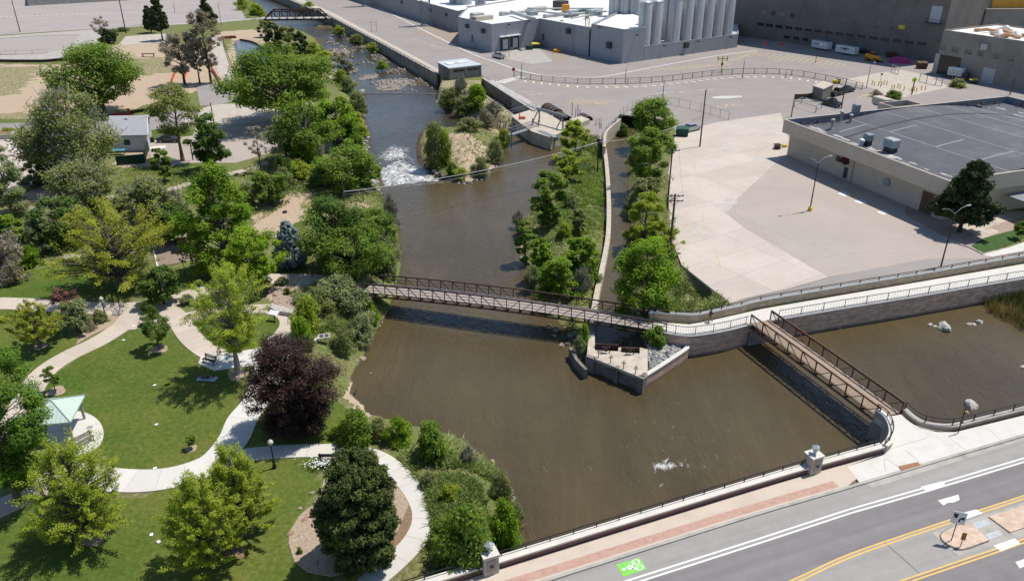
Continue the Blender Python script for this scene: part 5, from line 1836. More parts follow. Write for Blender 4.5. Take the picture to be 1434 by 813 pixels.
for x in (1068,1080.5,1093.5,1107):
 slot(kt(x),9.6,1.8,1.3,"concrete_building_pale" if x in (1068,1093.5) else "window_dark")
for x in (1103.5,1117,1130):
 slot(kt(x),1.9,2.2,.9)
tt=kt(1301)
c=K0+kd*LK*.985+fk*.1
# steel doors with a little balcony high on the wall
p0=kt(1296)
c=K0+kd*LK*kt(1301)+fk*.05
zd=14.5
dq=MB().bar(up(c - kd*1.7,zd),up(c+kd*1.7,zd),.2,5.0).build("door",MATS["panel_light"],kb_)
mb=MB()
mb.bar(up(c - kd*2.6+fk*.7,zd - 2.6),up(c+kd*2.6+fk*.7,zd - 2.6),1.4,.2)
for z in (zd - 1.5,):
 mb.bar(up(c - kd*2.6+fk*1.3,z),up(c+kd*2.6+fk*1.3,z),.1)
mb.build("balcony",MATS["metal_dark"],kb_)
wallq=P(1128,33)
# plain colour banner on a farther block
bn0,bn1=P(1349,60),P(1500,60)
fb=wthing("pale_block_building","paler concrete block rising behind the low building with a bright coloured banner","building",bn0)
b0,b1=K1+kn*30+kd*.5,K1+kn*30+Vector((120,4,0))
HFB=tall(b0+Vector((4,0,0)),13)
MB().prism([b0,b1,b1+Vector((0,50,0)),b0+Vector((0,50,0))],-.3,HFB).build("wall",MATS["concrete_building_pale"],fb)
bw=[b0+Vector((1,4,0)),b1+Vector((0,4,0))]
for i,(c0,c1,m) in enumerate(((0,.25,(.75,.36,.04)),(.25,.34,(.10,.28,.03)),(.34,.6,(.08,.19,.55)))):
 nm="banner_"+str(i)
 MB().bar(up(bw[0].lerp(bw[1],c0),HFB+3),up(bw[0].lerp(bw[1],c1),HFB+3),.4,14).build("banner",mat(["banner_orange","banner_green","banner_blue"][i],m,.7,.1,.3),fb)
# lower concrete building with white roof
J0,J1=P(1305,101.5),P(1500,139)
jd=(J1 - J0).normalized()
jn=Vector((-jd.y,jd.x,0))
if jn.y<0:jn=-jn
fj=-jn
HJ=tall(J0,41.5)
jb=wthing("low_concrete_building","lower concrete building with white roof and open black doorway at the right edge","building",J0)
J0=J0+kd*.6
hollow([J0,J1,J1+jn*26,J0+jn*26],-.3,HJ,.4,HJ - .4,"wall","roof","concrete_building_pale","roof_white",jb)
LJ=(J1 - J0).length
def jt(px,z=3):
 return min(range(0,1001),key=lambda k:abs(proj(up(J0+jd*LJ*k/1000,z))[0] - px))/1000
for x in (1319.5,1337,1355.5,1373,1393.5,1415):
 c_=jt(x,7)
 slot(c_,7.6,2.0,1.1,"concrete_dark",J0,jd,LJ,jb,fj)
t0=jt(1329)
c=J0+jd*LJ*t0+fj*.06
MB().bar(up(c - jd*3.4,2.7),up(c+jd*3.4,2.7),.2,5.6).build("doorway",MATS["window_dark"],jb)
c=J0+jd*LJ*jt(1315)+fj*.05
MB().bar(up(c - jd*1.6,2.7),up(c+jd*1.0,2.7),.2,5.6).build("door",MATS["concrete_mid"],jb)
c=J0+jd*LJ*jt(1384,2)+fj*.05
MB().bar(up(c - jd*1.8,2),up(c+jd*1.8,2),.2,4.2).build("door",MATS["panel_light"],jb)
c=J0+jd*LJ*jt(1379,9)+fj*.3
MB().bar(up(c - jd*.9,9.6),up(c+jd*.9,9.6),.8,1.6).build("wall_vent",MATS["panel_light"],jb)
ro=MB()
for k in range(9):
 q=J0+jd*LJ*(.12+.075*k)+jn*(7+5*math.sin(k*1.7))
 q2=q+jd*6+jn*(3*math.cos(k*2.1))
 ro.tube([up(q,HJ),up(q.lerp(q2,.5),HJ+.5),up(q2,HJ)],.5,7)
ro.build("roof_tarpaulin",mat("tarp_rust",(.50,.27,.12),.9,.4,.6,col2=(.75,.73,.70)),jb)
ro=MB()
for k in range(7):
 q=J0+jd*LJ*(.2+.09*k)+jn*(10+4*math.cos(k*2.3))
 q2=q+jd*4 - jn*(5*math.sin(k*1.1))
 ro.tube([up(q,HJ+.1),up(q.lerp(q2,.5),HJ+.9),up(q2,HJ+.1)],.7,7)
ro.build("roof_tarpaulin",MATS["roof_white"],jb)
# pale slab on the far left lot
wv=wthing("pale_lot_wall","long pale grey concrete wall at the back of the far left lot","building",P(150,-2))
MB().prism([P(40,8.5),P(330,-8),P(330,-30),P(40,-14)],-.2,3.6).build("wall",MATS["concrete_mid"],wv)
# warehouse
Q1,Q2=P(1101.7,217),P(1316,308)
HF=tall(Q1,169)
HR=tall(Q2,256)
HQ=(HF+HR)/2+.9
qd=(Q2 - Q1).normalized()
qn=Vector((-qd.y,qd.x,0))
wh=wthing("warehouse","tan stucco warehouse with dark vaulted roof beside the parking lot","building",Q1)
c1,c2=P(1098,167,HQ),P(1330,253.5,HQ)
ld=(P(1372,125,HQ) - P(1098,167,HQ))
ld=ld - qd*ld.dot(qd)          # squared to the front
LD=ld.length
ld.normalize()
c4,c3=c1+ld*LD,c2+ld*LD
c1x,c2x,c3x,c4x=[Vector((v.x,v.y,0)) for v in (c1,c2,c3,c4)]
ext=26
c2f,c3f=c2x,c3x
FB=HQ - 2.6      # underside of the fascia
wallp=[Q1,Q2,c3x - qd*.9,c4x+qd*.8]
MB().prism(wallp,-.2,FB+.1).build("wall",MATS["stucco_tan"],wh)
RZ=HQ - 1.5
MB().prism([c1x,c2x,c3x,c4x],FB,RZ - .02).build("roof_slab",MATS["stucco_tan_dark"],wh)
def inset(poly,t):
 ctr=sum(poly,Vector())/len(poly)
 out=[]
 n=len(poly)
 A=sum(poly[i].x*poly[(i+1) % n].y - poly[(i+1) % n].x*poly[i].y for i in range(n))
 lp=poly if A>0 else poly[::-1]
 for i in range(n):
  a,b_,c=lp[i - 1],lp[i],lp[(i+1) % n]
  d1,d2=(b_ - a).normalized(),(c - b_).normalized()
  n1,n2=Vector((-d1.y,d1.x,0)),Vector((-d2.y,d2.x,0))
  out.append(b_+(n1+n2)/max(.3,1+n1.dot(n2))*t)
 return lp,out
lp,inn=inset([c1x,c2x,c3x,c4x],.35)
lpo,outo=inset([c1x,c2x,c3x,c4x],-.01)
n=4
mb=MB()
mb.add([up(v,FB - .02) for v in outo]+[up(v,HQ) for v in outo]+[up(v,HQ) for v in inn]+[up(v,FB - .02) for v in inn],
    [f for i in range(n) for f in ((i,(i+1) % n,n+(i+1) % n,n+i),(n+i,n+(i+1) % n,2*n+(i+1) % n,2*n+i),(3*n+i,3*n+(i+1) % n,(i+1) % n,i))])
mb.build("fascia",MATS["stucco_tan"],wh)
lp2,inn2=inset([c1x,c2x,c3x,c4x],.36)
mb=MB()
for i in range(4):
 a,b_=inn2[i],inn2[(i+1) % 4]
 mb.add([up(a,RZ - .05),up(b_,RZ - .05),up(b_,HQ - .01),up(a,HQ - .01)],[(3,2,1,0)])
mb.build("parapet_lining",MATS["parapet_blue"],wh)
MB().sheet([up(v,RZ) for v in inn2]).build("roof",MATS["roof_membrane"],wh)
# vaulted middle of the roof: runs along the front, curves across it
v0,v1=.10,.86
o0,o1=inn2[lp2.index(c1x)],inn2[lp2.index(c2x)]
Lr=(o1 - o0).length
vm=MB()
rows=[]
KV=22
vstart,vend=3.5,Lr - .1
for i in range(KV+1):
 t=i/KV
 y=LD*(v0+(v1 - v0)*t)
 z=RZ+.02+2.3*(math.sin(math.pi*t)**.9)
 p=c1x+ld*y
 rows.append((up(p+qd*vstart,z),up(p+qd*vend,z)))
vs=[q for r in rows for q in r]
vm.add(vs,[(2*i,2*i+1,2*i+3,2*i+2) for i in range(KV)],True)
base=RZ - .1
e0=[r[0] for r in rows]
e1=[r[1] for r in rows]
vm.add(e0+[up(v,base) for v in e0[::-1]],[tuple(range(2*len(e0)))])
vm.add(e1+[up(v,base) for v in e1[::-1]],[tuple(range(2*len(e1)))[::-1]])
vault=vm.build("roof_vault",MATS["roof_membrane"],wh)
def vz(t):return RZ+.02+2.3*(math.sin(math.pi*min(1,max(0,t)))**.9)
sm=MB()
for t in (.16,.34,.52,.70,.86):
 p=c1x+ld*LD*(v0+(v1 - v0)*t)
 sm.bar(up(p+qd*(vstart+.3),vz(t)+.012),up(p+qd*vend,vz(t)+.012),.3,.02)
for t0,t1,u in ((.16,.30,.35),(.16,.30,.62),(.16,.34,.84),(.34,.5,.9),(.02,.16,.2)):
 pts=[]
 for k in range(5):
  t=t0+(t1 - t0)*k/4
  pts.append(up(c1x+ld*LD*(v0+(v1 - v0)*t)+qd*Lr*u,vz(t)+.014))
 for a,b_ in zip(pts,pts[1:]):
  sm.bar(a,b_,.4,.02)
sm.build("roof_seam",MATS["roof_seam"],wh)
sm=MB()
pts=[up(c1x+ld*LD*(v0+(v1 - v0)*k/20)+qd*Lr*.27,vz(k/20)+.03) for k in range(21)]
for a,b_ in zip(pts,pts[1:]):
 sm.bar(a,b_,.55,.03)
sm.build("roof_seam",MATS["roof_seam_dark"],wh)
sm=MB()
rr=random.Random(9)
for k in range(46):
 u=rr.uniform(.05,.97)
 y=LD*v0+rr.gauss(-.9,.5) if k<34 else LD*v1+rr.gauss(1.2,.7)
 p=c1x+ld*max(.6,y)+qd*(Lr*u)
 r=rr.uniform(.25,.9)
 sm.sheet([(p.x+r*1.6*math.cos(a)*qd.x - r*.5*math.sin(a)*qd.y,p.y+r*1.6*math.cos(a)*qd.y+r*.5*math.sin(a)*qd.x) for a in np.linspace(0,6.28,9)[:-1]],RZ+.004+.0006*k)
sm.build("roof_stain",MATS["roof_stain"],wh)
# parapet braces
br=MB()
for i,(a,b_) in enumerate(((c1x,c4x),(c4x,c3x))):
 d=(b_ - a).normalized()
 L=(b_ - a).length
 nn=Vector((d.y,-d.x,0))
 k=int(L/4)
 prev=None
 for j in range(1,k):
  p=a+d*L*j/k+nn*.45
  br.bar(up(p,HQ - .5),up(p+nn*1.6,RZ),.09)
  br.bar(up(p,HQ - .5),up(p,RZ),.09)
  if prev is not None:
   br.bar(up(prev,HQ - .5),up(p,HQ - .5),.09)
   br.bar(up(prev+nn*1.6,RZ+.1),up(p,HQ - .6),.07)
  prev=p
br.build("parapet_brace",MATS["metal_rust_light"],wh)
# rear-left wing
wg_=[c1x+ld*LD*.47 - qd*4.8,c1x+ld*LD*.47 - qd*.012,c1x+ld*LD*.60 - qd*.012,c1x+ld*LD*.60 - qd*4.8]
hollow(wg_,-.2,HQ+.05,.3,HQ - 1.3,"wing_wall","wing_roof","stucco_tan","roof_membrane",wh)
# rooftop plant
for px,py,w,d,h,m,nm in ((1246,213,2.4,1.8,1.5,"metal_galv","roof_unit"),(1214,203.5,1.5,1.3,1.2,"metal_grey","roof_unit"),(1369,155,1.1,1.1,.9,"metal_dark","roof_unit"),(1424,211,1.4,1.4,.8,"trim_white","roof_unit"),(1196,168,1.3,1.3,3.0,"metal_grey","roof_unit"),(1234,148,4.2,2.0,1.5,"stucco_tan","roof_unit")):
 c=P(px,py,RZ)
 MB().cbox((c.x,c.y,RZ+h/2+(1.0 if py>180 else .3)),(w,d,h),math.atan2(qd.y,qd.x),.12).build(nm,MATS[m],wh)
 MB().box((c.x,c.y,RZ+.5),(w*.8,d*.8,1.1),math.atan2(qd.y,qd.x)).build("roof_curb",MATS["metal_dark"],wh)
c=P(1206,204,RZ)
MB().lathe((c.x,c.y,RZ),[(.35,0),(.35,.7),(.6,.8),(.6,1.1),(.3,1.3)],12).build("roof_vent",MATS["trim_white"],wh)
for px,py,h in ((1164,182,1.8),(1176,176,2.6),(1189,178,2.2)):
 c=P(px,py,RZ)
 mb=MB()
 mb.lathe((c.x,c.y,RZ),[(.5,0),(.28,.15),(.28,h),(.42,h+.02),(.42,h+.35),(.1,h+.45)],10)
 mb.build("flue",MATS["metal_galv"],wh)
# front wall details
f0=wallp[0]
fd=(wallp[1] - wallp[0]).normalized()
LFW=(wallp[1] - wallp[0]).length
fnv=Vector((fd.y,-fd.x,0))
def ft(px,z):
 return min(range(0,1001),key=lambda k:abs(proj(up(f0+fd*LFW*k/1000,z))[0] - px))/1000
def fbox(px,z,w,h,m,nm,proud=.2):
 c=f0+fd*LFW*ft(px,z)+fnv*(proud/2 - .03)
 MB().bar(up(c - fd*w/2,z),up(c+fd*w/2,z),proud,h).build(nm,MATS[m],wh)
fbox(1298,1.9,2.6,3.6,"wood_brown","doorway",.06)
for x in (1122,1157,1196,1233,1275):
 fbox(x,HQ - 2.8,.22,1.4,"stucco_tan_dark","downpipe",.3)
fbox(1174.5,3.3,.9,.9,"metal_dark","wall_lamp",.3)
fbox(1194.5,2.4,.14,4.6,"stucco_tan_dark","downpipe",.2)
aw=MB()
c=f0+fd*LFW*ft(1184,3.4)+fnv*.02
for i in range(8):
 a,b_=math.pi*i/8,math.pi*(i+1)/8
 q=[up(c+fd*1.1*math.cos(a),3.2+1.2*math.sin(a)),up(c+fd*1.1*math.cos(b_),3.2+1.2*math.sin(b_)),
   up(c+fnv*1.1+fd*1.0*math.cos(b_),3.0+.25*math.sin(b_)),up(c+fnv*1.1+fd*1.0*math.cos(a),3.0+.25*math.sin(a))]
 aw.add(q,[(0,1,2,3)])
aw.build("awning",mat("awning_maroon",(.09,.02,.025),.8,.1,2),wh)
fbox(1184,1.3,1.0,2.1,"metal_dark","door",.08)
c=f0+fd*LFW*ft(1242,2.5)+fnv*.1
MB().disc(up(c,2.6),fnv,.75,.25,18).build("wall_vent",MATS["metal_grey"],wh)
cs=c1x+qd*0
ts=min(range(0,1001),key=lambda k:abs(proj(up(c1x+qd*(c2x - c1x).length*k/1000,HQ - 1))[0] - 1246))/1000
c=c1x+qd*(c2x - c1x).length*ts - ld*.06
sgn=MB().bar(up(c - qd*1.5,HQ - 1.05),up(c+qd*1.5,HQ - 1.05),.12,1.25).build("sign_board",MATS["trim_white"],wh)
mb=MB()
for k,(w,z) in enumerate(((1.0,.3),(1.25,0),(1.15,-.3))):
 mb.bar(up(c - qd*w - ld*.07,HQ - 1.05+z),up(c+qd*w - ld*.07,HQ - 1.05+z),.02,.10)
mb.build("lettering",MATS["metal_grey"],sgn)
MB().prism([c2x+ld*14 - qd*.8,c2x+ld*14+qd*5.5,c2x+ld*24+qd*5.5,c2x+ld*24 - qd*.8],3.3,3.5).build("canopy",MATS["metal_grey"],wh)
for yy in (14.4,23.6):
 q=c2x+ld*yy+qd*5.2
 MB().bar(up(q,0),up(q,3.3),.25).build("canopy_post",MATS["metal_rust"],wh)
# foliage
def rand_dirs(rng,n):
 v=rng.normal(size=(n,3))
 return v/np.linalg.norm(v,axis=1,keepdims=True)
def leaf_cards(rng,pos,nrm,size,aspect,fold=0.0):
 """rhombic leaf sprays at pos facing nrm"""
 n=len(pos)
 t=np.cross(nrm,rand_dirs(rng,n))
 t/=np.linalg.norm(t,axis=1,keepdims=True)+1e-9
 b=np.cross(nrm,t)
 L=(size*rng.uniform(.7,1.35,n))[:,None]
 W=L*aspect
 V=np.empty((n,4,3))
 V[:,0]=pos - t*L*.5
 V[:,1]=pos+b*W*.5+nrm*L*fold
 V[:,2]=pos+t*L*.5
 V[:,3]=pos - b*W*.5+nrm*L*fold
 F=np.arange(n*4).reshape(n,4)
 return V.reshape(-1,3),F
ENV={
 "round":lambda t:np.sqrt(np.clip(1 - (2*t - 1)**2,0,1))**.8,
 "oval":lambda t:np.sqrt(np.clip(1 - (2*t**1.15 - 1)**2,0,1)),
 "spread":lambda t:np.clip(1.15*np.sqrt(np.clip(1 - (1.35*t - .55)**2,0,1))*(1 - .55*t**4),0,1),
 "vase":lambda t:np.clip(.35+.9*t - .55*t**4,0,1),
 "cone":lambda t:np.clip(1.02 - t,.03,1)**.85,
 "egg":lambda t:np.clip(np.sqrt(np.clip(1 - (1.25*t - .35)**2,0,1))*(1 - .5*t**3),0.05,1),
 "mound":lambda t:np.clip(np.sqrt(np.clip(1 - t**3.4,0,1))*(.74+.5*t - .45*t*t)*1.12,0,1),
 "conifer":lambda t:np.clip(1.05 - t,.04,1)**.75*np.clip(.55+3.5*t,0,1),
 "dome":lambda t:np.sqrt(np.clip(1 - t**2,0,1)),
}
VARIANTS={}
def tree_meshes(key,H,R,env,base,nclump,nleaf,lsize,leafm,barkm,seed,aspect=.55,clump=.26,up_=.35,trunk_r=None,limbs=True,stems=1,twigs=0,needle=False,shell=.55,lean=0.0,wood_up=.85,spray=0,wobk=1):
 rng=np.random.default_rng(seed)
 e=ENV[env]
 # clump centres in the crown's volume
 cs=[]
 tries=0
 lob=rng.uniform(0,6.28,3)
 while len(cs)<nclump and tries<nclump*60:
  tries+=1
  t=rng.uniform(0.02,.99)
  er=float(e(np.array(t)))
  if rng.uniform()>er+.12:continue
  a=rng.uniform(0,2*math.pi)
  f=rng.uniform(shell,1)**.6
  wob=1+wobk*.20*math.sin(2*a+lob[0]+t*3)+wobk*.16*math.sin(3*a+lob[1] - 5*t)
  r=R*er*f*(1 - clump*.5)*wob
  c=np.array([r*math.cos(a),r*math.sin(a),H*(base+(1 - base)*(t*.93+.02))])
  if cs and min(np.sum((np.array(cs) - c)**2,axis=1))<(clump*R*.52)**2 and rng.uniform()<.85:continue
  cs.append(c)
 cs=np.array(cs)
 rad=R*clump*rng.uniform(.7,1.3,len(cs))
 w=rad**2
 cnt=np.maximum(6,(nleaf*w/w.sum()).astype(int))
 P_,N_,T_=[],[],[]
 for c,r,k in zip(cs,rad,cnt):
  d=rand_dirs(rng,k)
  d[:,2]=d[:,2]*.75+.12
  u=rng.uniform(0,1,k)**(1/2.6)
  noise_r=1+.35*np.sin(d[:,0]*5+c[0])*np.sin(d[:,1]*5+c[1])
  p=c+d*(r*u*noise_r)[:,None]*np.array([1,1,.8])
  if spray:
   ax_=np.array([c[0],c[1],abs(c[2] - H*base)*.5+.25*R])
   ax_=ax_/np.linalg.norm(ax_)+rng.normal(0,.35,3)
   p=c+(p - c)*.55+ax_*(rng.uniform(-1,1,k)*r*spray)[:,None]
  if not needle:
   n=d*.5+rand_dirs(rng,k)*.55+np.array([.25,.1,up_+.3])
  else:
   n=d*.5+rand_dirs(rng,k)*.7+np.array([.2,.1,.4])
  n/=np.linalg.norm(n,axis=1,keepdims=True)
  P_.append(p)
  N_.append(n)
  T_.append(np.clip(rng.normal(.5+rng.normal(0,.14),.20,k),0,1))
 P_,N_,T_=np.concatenate(P_),np.concatenate(N_),np.concatenate(T_)
 k=P_[:,2]>.05*H*(0 if stems>1 else 1)
 P_,N_,T_=P_[k],N_[k],T_[k]
 V,F=leaf_cards(rng,P_,N_,lsize,aspect,.0 if needle else .10)
 crown=npmesh("crown_"+key,V,F,MATS[leafm],{"tint":("FACE",T_)})
 # wood
 tr=trunk_r or R*.07
 mb=MB()
 rnd=random.Random(seed)
 if stems==1:
  top=H*wood_up
  tp=[]
  for i in range(6):
   s=i/5
   tp.append(Vector((lean*s*s*R+rnd.uniform(-.05,.05)*R*s,rnd.uniform(-.05,.05)*R*s,top*s - .15*(i==0))))
  mb.tube(tp,[tr*(1.35 if i==0 else 1)*(1 - .8*i/5) for i in range(6)],8)
 if limbs:
  for j,c in enumerate(cs):
   c=Vector(c)
   if stems==1:
    hz=max(H*base*.75,min(c.z - .35*(c.xy.length) - .05*H,top*.93))
    s=hz/top
    i=min(4,int(s*5))
    st=tp[i].lerp(tp[i+1],s*5 - i)
    r0=tr*(1 - .8*s)*.45
   else:
    a=rnd.uniform(0,6.28)
    st=Vector((math.cos(a)*R*.12,math.sin(a)*R*.12,-.1))
    r0=tr*.5
   midp=st.lerp(c,.5)+Vector((rnd.uniform(-.06,.06)*R,rnd.uniform(-.06,.06)*R,.05*R))
   mb.tube([st,midp,c],[r0,r0*.6,r0*.2],5,caps=False)
   for q in range(2):
    d=Vector(rand_dirs(rng,1)[0])*float(rad[j])*.8
    mb.tube([c.lerp(midp,.2),c+d],[r0*.35,r0*.1],4,caps=False)
 wood=None
 if mb.v:
  o=mb.build("tmpw_",MATS[barkm])
  wood=o.data
  wood.name="wood_"+key
  bpy.data.objects.remove(o)
 tw=None
 if twigs:
  ii=rng.integers(0,len(cs),twigs)
  d=rand_dirs(rng,twigs)
  d[:,2]=np.abs(d[:,2])*.9+.1
  st=cs[ii]+rand_dirs(rng,twigs)*(rad[ii]*.5)[:,None]
  ln=(rad[ii]*rng.uniform(.5,1.3,twigs))[:,None]
  en=st+d*ln
  sd_=np.cross(d,rand_dirs(rng,twigs))
  sd_/=np.linalg.norm(sd_,axis=1,keepdims=True)
  V=np.empty((twigs,4,3))
  w_=R*.008+.012
  V[:,0],V[:,1],V[:,2],V[:,3]=st - sd_*w_,st+sd_*w_,en+sd_*w_*.35,en - sd_*w_*.35
  tw=npmesh("twigs_"+key,V.reshape(-1,3),np.arange(twigs*4).reshape(twigs,4),MATS["twig_grey"],{"tint":("FACE",rng.uniform(0,1,twigs))})
 return crown,wood,tw
KINDS={
 # name: (env, crown base fraction, clumps, leaves, leaf size, leaf material, bark, extra)
 "cotton":("oval",.16,50,13000,.44,"leaf_green","bark_grey",dict(clump=.30)),
 "spread":("spread",.22,66,15000,.36,"leaf_green","bark_grey",dict(clump=.21,shell=.3)),
 "bright":("egg",.06,64,15000,.34,"leaf_bright","bark_grey",dict(clump=.27)),
 "vivid":("oval",.04,60,15000,.32,"leaf_vivid","bark_grey",dict(clump=.26,wobk=.5)),
 "midgreen":("oval",.05,100,25000,.34,"leaf_mid","bark_grey",dict(clump=.22,shell=.4)),
 "deep":("oval",.05,46,11000,.34,"leaf_deep","bark_dark",dict(clump=.30)),
 "greenlow":("oval",.04,46,11000,.34,"leaf_green","bark_grey",dict(clump=.30)),
 "lime":("spread",.24,64,13000,.26,"leaf_lime","bark_grey",dict(clump=.22,shell=.3,up_=.5)),
 "limelow":("egg",.10,170,20000,.21,"leaf_lime","bark_grey",dict(clump=.15,shell=.15,up_=.4,spray=1.5)),
 "yellow":("spread",.20,110,12500,.24,"leaf_yellow","bark_grey",dict(clump=.16,shell=.2,up_=.5,spray=1.2)),
 "ash":("oval",.24,120,13000,.23,"leaf_lime","bark_pale",dict(clump=.16,shell=.15,up_=.4,spray=1.2)),
 "plum":("round",.0,120,38000,.24,"leaf_plum","bark_dark",dict(clump=.22,up_=.3,wobk=.25,shell=.25)),
 "olive":("oval",.14,50,7500,.36,"leaf_olive","bark_grey",dict(clump=.27,shell=.3,twigs=1200)),
 "sage":("egg",.04,48,7000,.32,"leaf_sage","bark_grey",dict(clump=.28,shell=.3,twigs=1000)),
 "bare":("oval",.30,40,500,.25,"leaf_brown","bark_dark",dict(clump=.22,shell=.1,twigs=1500)),
 "bud":("oval",.18,80,2200,.30,"leaf_brown","bark_dark",dict(clump=.2,shell=.1,twigs=4200)),
 "thin":("oval",.34,40,6000,.30,"leaf_olive","bark_orange",dict(clump=.26,shell=.3)),
 "mugo":("mound",.0,200,60000,.30,"needle_dark","bark_dark",dict(clump=.17,shell=.55,wobk=.4,needle=True,aspect=.42)),
 "pine":("conifer",.10,100,32000,.34,"needle_pine","bark_dark",dict(clump=.22,shell=.35,needle=True,aspect=.42)),
 "spruce":("conifer",.0,130,26000,.34,"needle_blue","bark_dark",dict(clump=.40,shell=.55,needle=True,aspect=.45)),
 "fir":("cone",.06,80,18000,.40,"needle_pine","bark_dark",dict(clump=.34,shell=.55,needle=True,aspect=.45)),
 "juniper":("egg",.02,50,14000,.34,"needle_pine","bark_dark",dict(clump=.26,needle=True,aspect=.45)),
 "red":("oval",.12,24,2200,.26,"leaf_red","bark_dark",dict(clump=.30)),
 "young":("oval",.22,28,4200,.24,"leaf_green","bark_grey",dict(clump=.30)),
 "youngdeep":("oval",.20,38,9000,.24,"leaf_deep","bark_grey",dict(clump=.30)),
}
def plant_tree(kind,bx,by,ytop,hw,label,cat="tree",name=None,group=None,seed=None,R_mul=1.0,dx=0,base_fn=P,**kw):
 b_=base_fn(bx,by)
 if base_fn is P:b_=Vector((b_.x,b_.y,min(0,gz(b_.x,b_.y))))
 H=tall(b_,ytop)*.985
 R=hw/(FPX/depth((b_.x,b_.y,b_.z+H*.55)))*R_mul
 env,base,nc,nl,ls,lm,bk,ex=KINDS[kind]
 ex=dict(ex)
 base=kw.pop("base",base)
 ex.update(kw)
 seed=seed if seed is not None else int(bx*7+by*13)
 # nearer trees carry more and finer leaves
 area=hw*(by - ytop)
 q=min(1.5,max(.42,(area/5200)**.55))
 ppm=FPX/depth(b_)
 ls=max(.14,min(.6,ls*10/ppm)) if not ex.get("needle") else max(.24,min(.9,ls*14/ppm))
 crown,wood,tw=tree_meshes(kind+str(seed),H,R,env,base,max(26,int(nc*min(1.2,q+.15))),int(nl*q*1.4),ls,lm,bk,seed,**ex)
 nm=name or {"mugo":"pine_tree","pine":"pine_tree","spruce":"spruce_tree","fir":"fir_tree","juniper":"juniper_tree"}.get(kind,"leafy_tree")
 t=thing(nm,label,cat,b_,0,group)
 if wood:addobj("trunk",wood,t)
 addobj("crown",crown,t)
 if tw:addobj("twigs",tw,t)
 return t
# --- the trees one can tell apart
T=plant_tree
T("cotton",146,160,61,56,"big round dark green tree standing in the tan dirt field, upper left",R_mul=.95)
T("olive",118,262,126,66,"wide grey green tree with forked trunk left of the white house")
T("olive",85,256,160,34,"grey green leaning tree beside the pale concrete yard, left of the forked tree")
T("spread",400,172,66,72,"largest spreading cottonwood with dark limbs beside the river, upper middle",R_mul=1.05)
T("greenlow",432,226,140,46,"bright green round tree just below the spreading cottonwood")
T("bright",474,202,128,32,"lime green tree overhanging the water right of the spreading cottonwood")
T("sage",402,228,158,32,"grey green twiggy tree left of the bright green round tree, above the wooden fence")
T("thin",256,225,116,37,"tall thin tree with orange trunk beside the parked black car",lean=.1)
T("deep",298,238,157,27,"dark leaning tree between the black car and the river trail")
T("bright",318,378,228,50,"tall bright green cottonwood beside the brown playground surface")
T("vivid",361,407,314,40,"rounded vivid yellow green tree beside the blue spruce",seed=77)
T("yellow",168,402,288,72,"wide yellow green spreading tree above the trail junction")
T("ash",334,522,374,62,"tall open crowned ash with pale trunk in the middle of the park")
T("plum",416,602,467,66,"dark maroon plum tree beside the little beach",name="plum_tree",R_mul=1.02)
T("deep",230,425,369,25,"small dark green dense tree in the mulch bed at the path junction",seed=31)
T("youngdeep",223,487,437,21,"small round dark green tree on the main lawn")
T("yellow",56,486,424,33,"small pale yellow green tree on the left lawn with a mulch ring")
T("sage",108,462,416,25,"bushy blue green small tree in the mulch bed by the lamp post",twigs=400)
T("red",99,440,398,17,"small pink flowering tree beside the left path")
T("midgreen",26,702,446,70,"large bright green tree at the left edge over the shelter",seed=5,R_mul=1.0)
T("limelow",122,748,612,70,"yellow green low branching tree in the bottom left lawn with mulch ring")
T("limelow",298,790,662,62,"larger yellow green tree at the bottom beside the white path",R_mul=.95)
T("limelow",342,748,616,50,"taller yellow green tree just behind the large bottom one, touching the white path",seed=91)
T("mugo",509,782,626,61,"large dense dark pine inside the loop of the park path",R_mul=1.0)
T("spruce",408,371,309,22,"small blue spruce beside the park lamp")
T("deep",472,376,272,44,"dark green riverside tree just above the left end of the footbridge")
T("greenlow",522,372,284,32,"green riverside tree right of the leaning pole above the footbridge",base_fn=G)
T("greenlow",498,392,318,46,"broad low green tree beside the footbridge's left end",seed=14)
T("greenlow",486,266,205,42,"green tree beside the foaming low dam on the left bank")
T("greenlow",517,262,216,18,"narrow green tree nearest the foam on the left bank",base_fn=G)
T("sage",18,298,198,30,"grey green twiggy tree at the left edge above the trail")
T("sage",52,262,215,18,"small grey twiggy tree left of the pale concrete yard")
T("bud",8,385,325,34,"brown leafless shrubby tree at the left edge of the lawn")
T("bright",24,345,300,22,"yellow green tree at the left edge below the trail",seed=3)
T("olive",222,330,248,36,"dark grey twiggy tree in the middle of the thicket below the trail")
T("olive",125,312,225,48,"wide grey twiggy tree below the forked tree, along the trail")
T("deep",92,345,275,36,"dark thicket tree in shade behind the wide yellow green tree, left part",twigs=700)
T("sage",62,352,292,26,"leaning silver twigged tree at the shaded thicket's left end")
T("deep",248,342,285,26,"dark green low tree beside the brown playground surface's top edge")
T("olive",190,312,262,28,"grey twiggy small tree at the trail left of the sunny meadow",twigs=1200)
T("greenlow",231,254,208,14,"small bright green tree on the grass below the house",seed=8)
T("bare",366,241,172,15,"dark leafless twiggy tree beside the trail left of the wooden fence")
T("greenlow",380,286,238,24,"round green shrubby tree between the trail and the sandy slope")
T("pine",212,46,7,11,"left one of two dark pines at the top left lot edge")
T("pine",228,57,-4,15,"taller right one of two dark pines at the top left lot edge",base=.25)
T("fir",291,36,-3,13,"dark fir standing behind the bare brown trees at the top")
T("bud",259,119,44,26,"leaning brown budding tree, leftmost of the bare group by the small pond")
T("bud",280,117,36,16,"slender brown budding tree in the middle of the bare group by the small pond")
T("bud",296,117,8,24,"tallest brown budding tree of the bare group by the small pond")
T("bare",145,62,22,13,"dead leafless tree beside the dark bush at the far left lot")
T("juniper",152,61,42,12,"round dark brown bush under the dead leafless tree",cat="bush",name="juniper_bush")
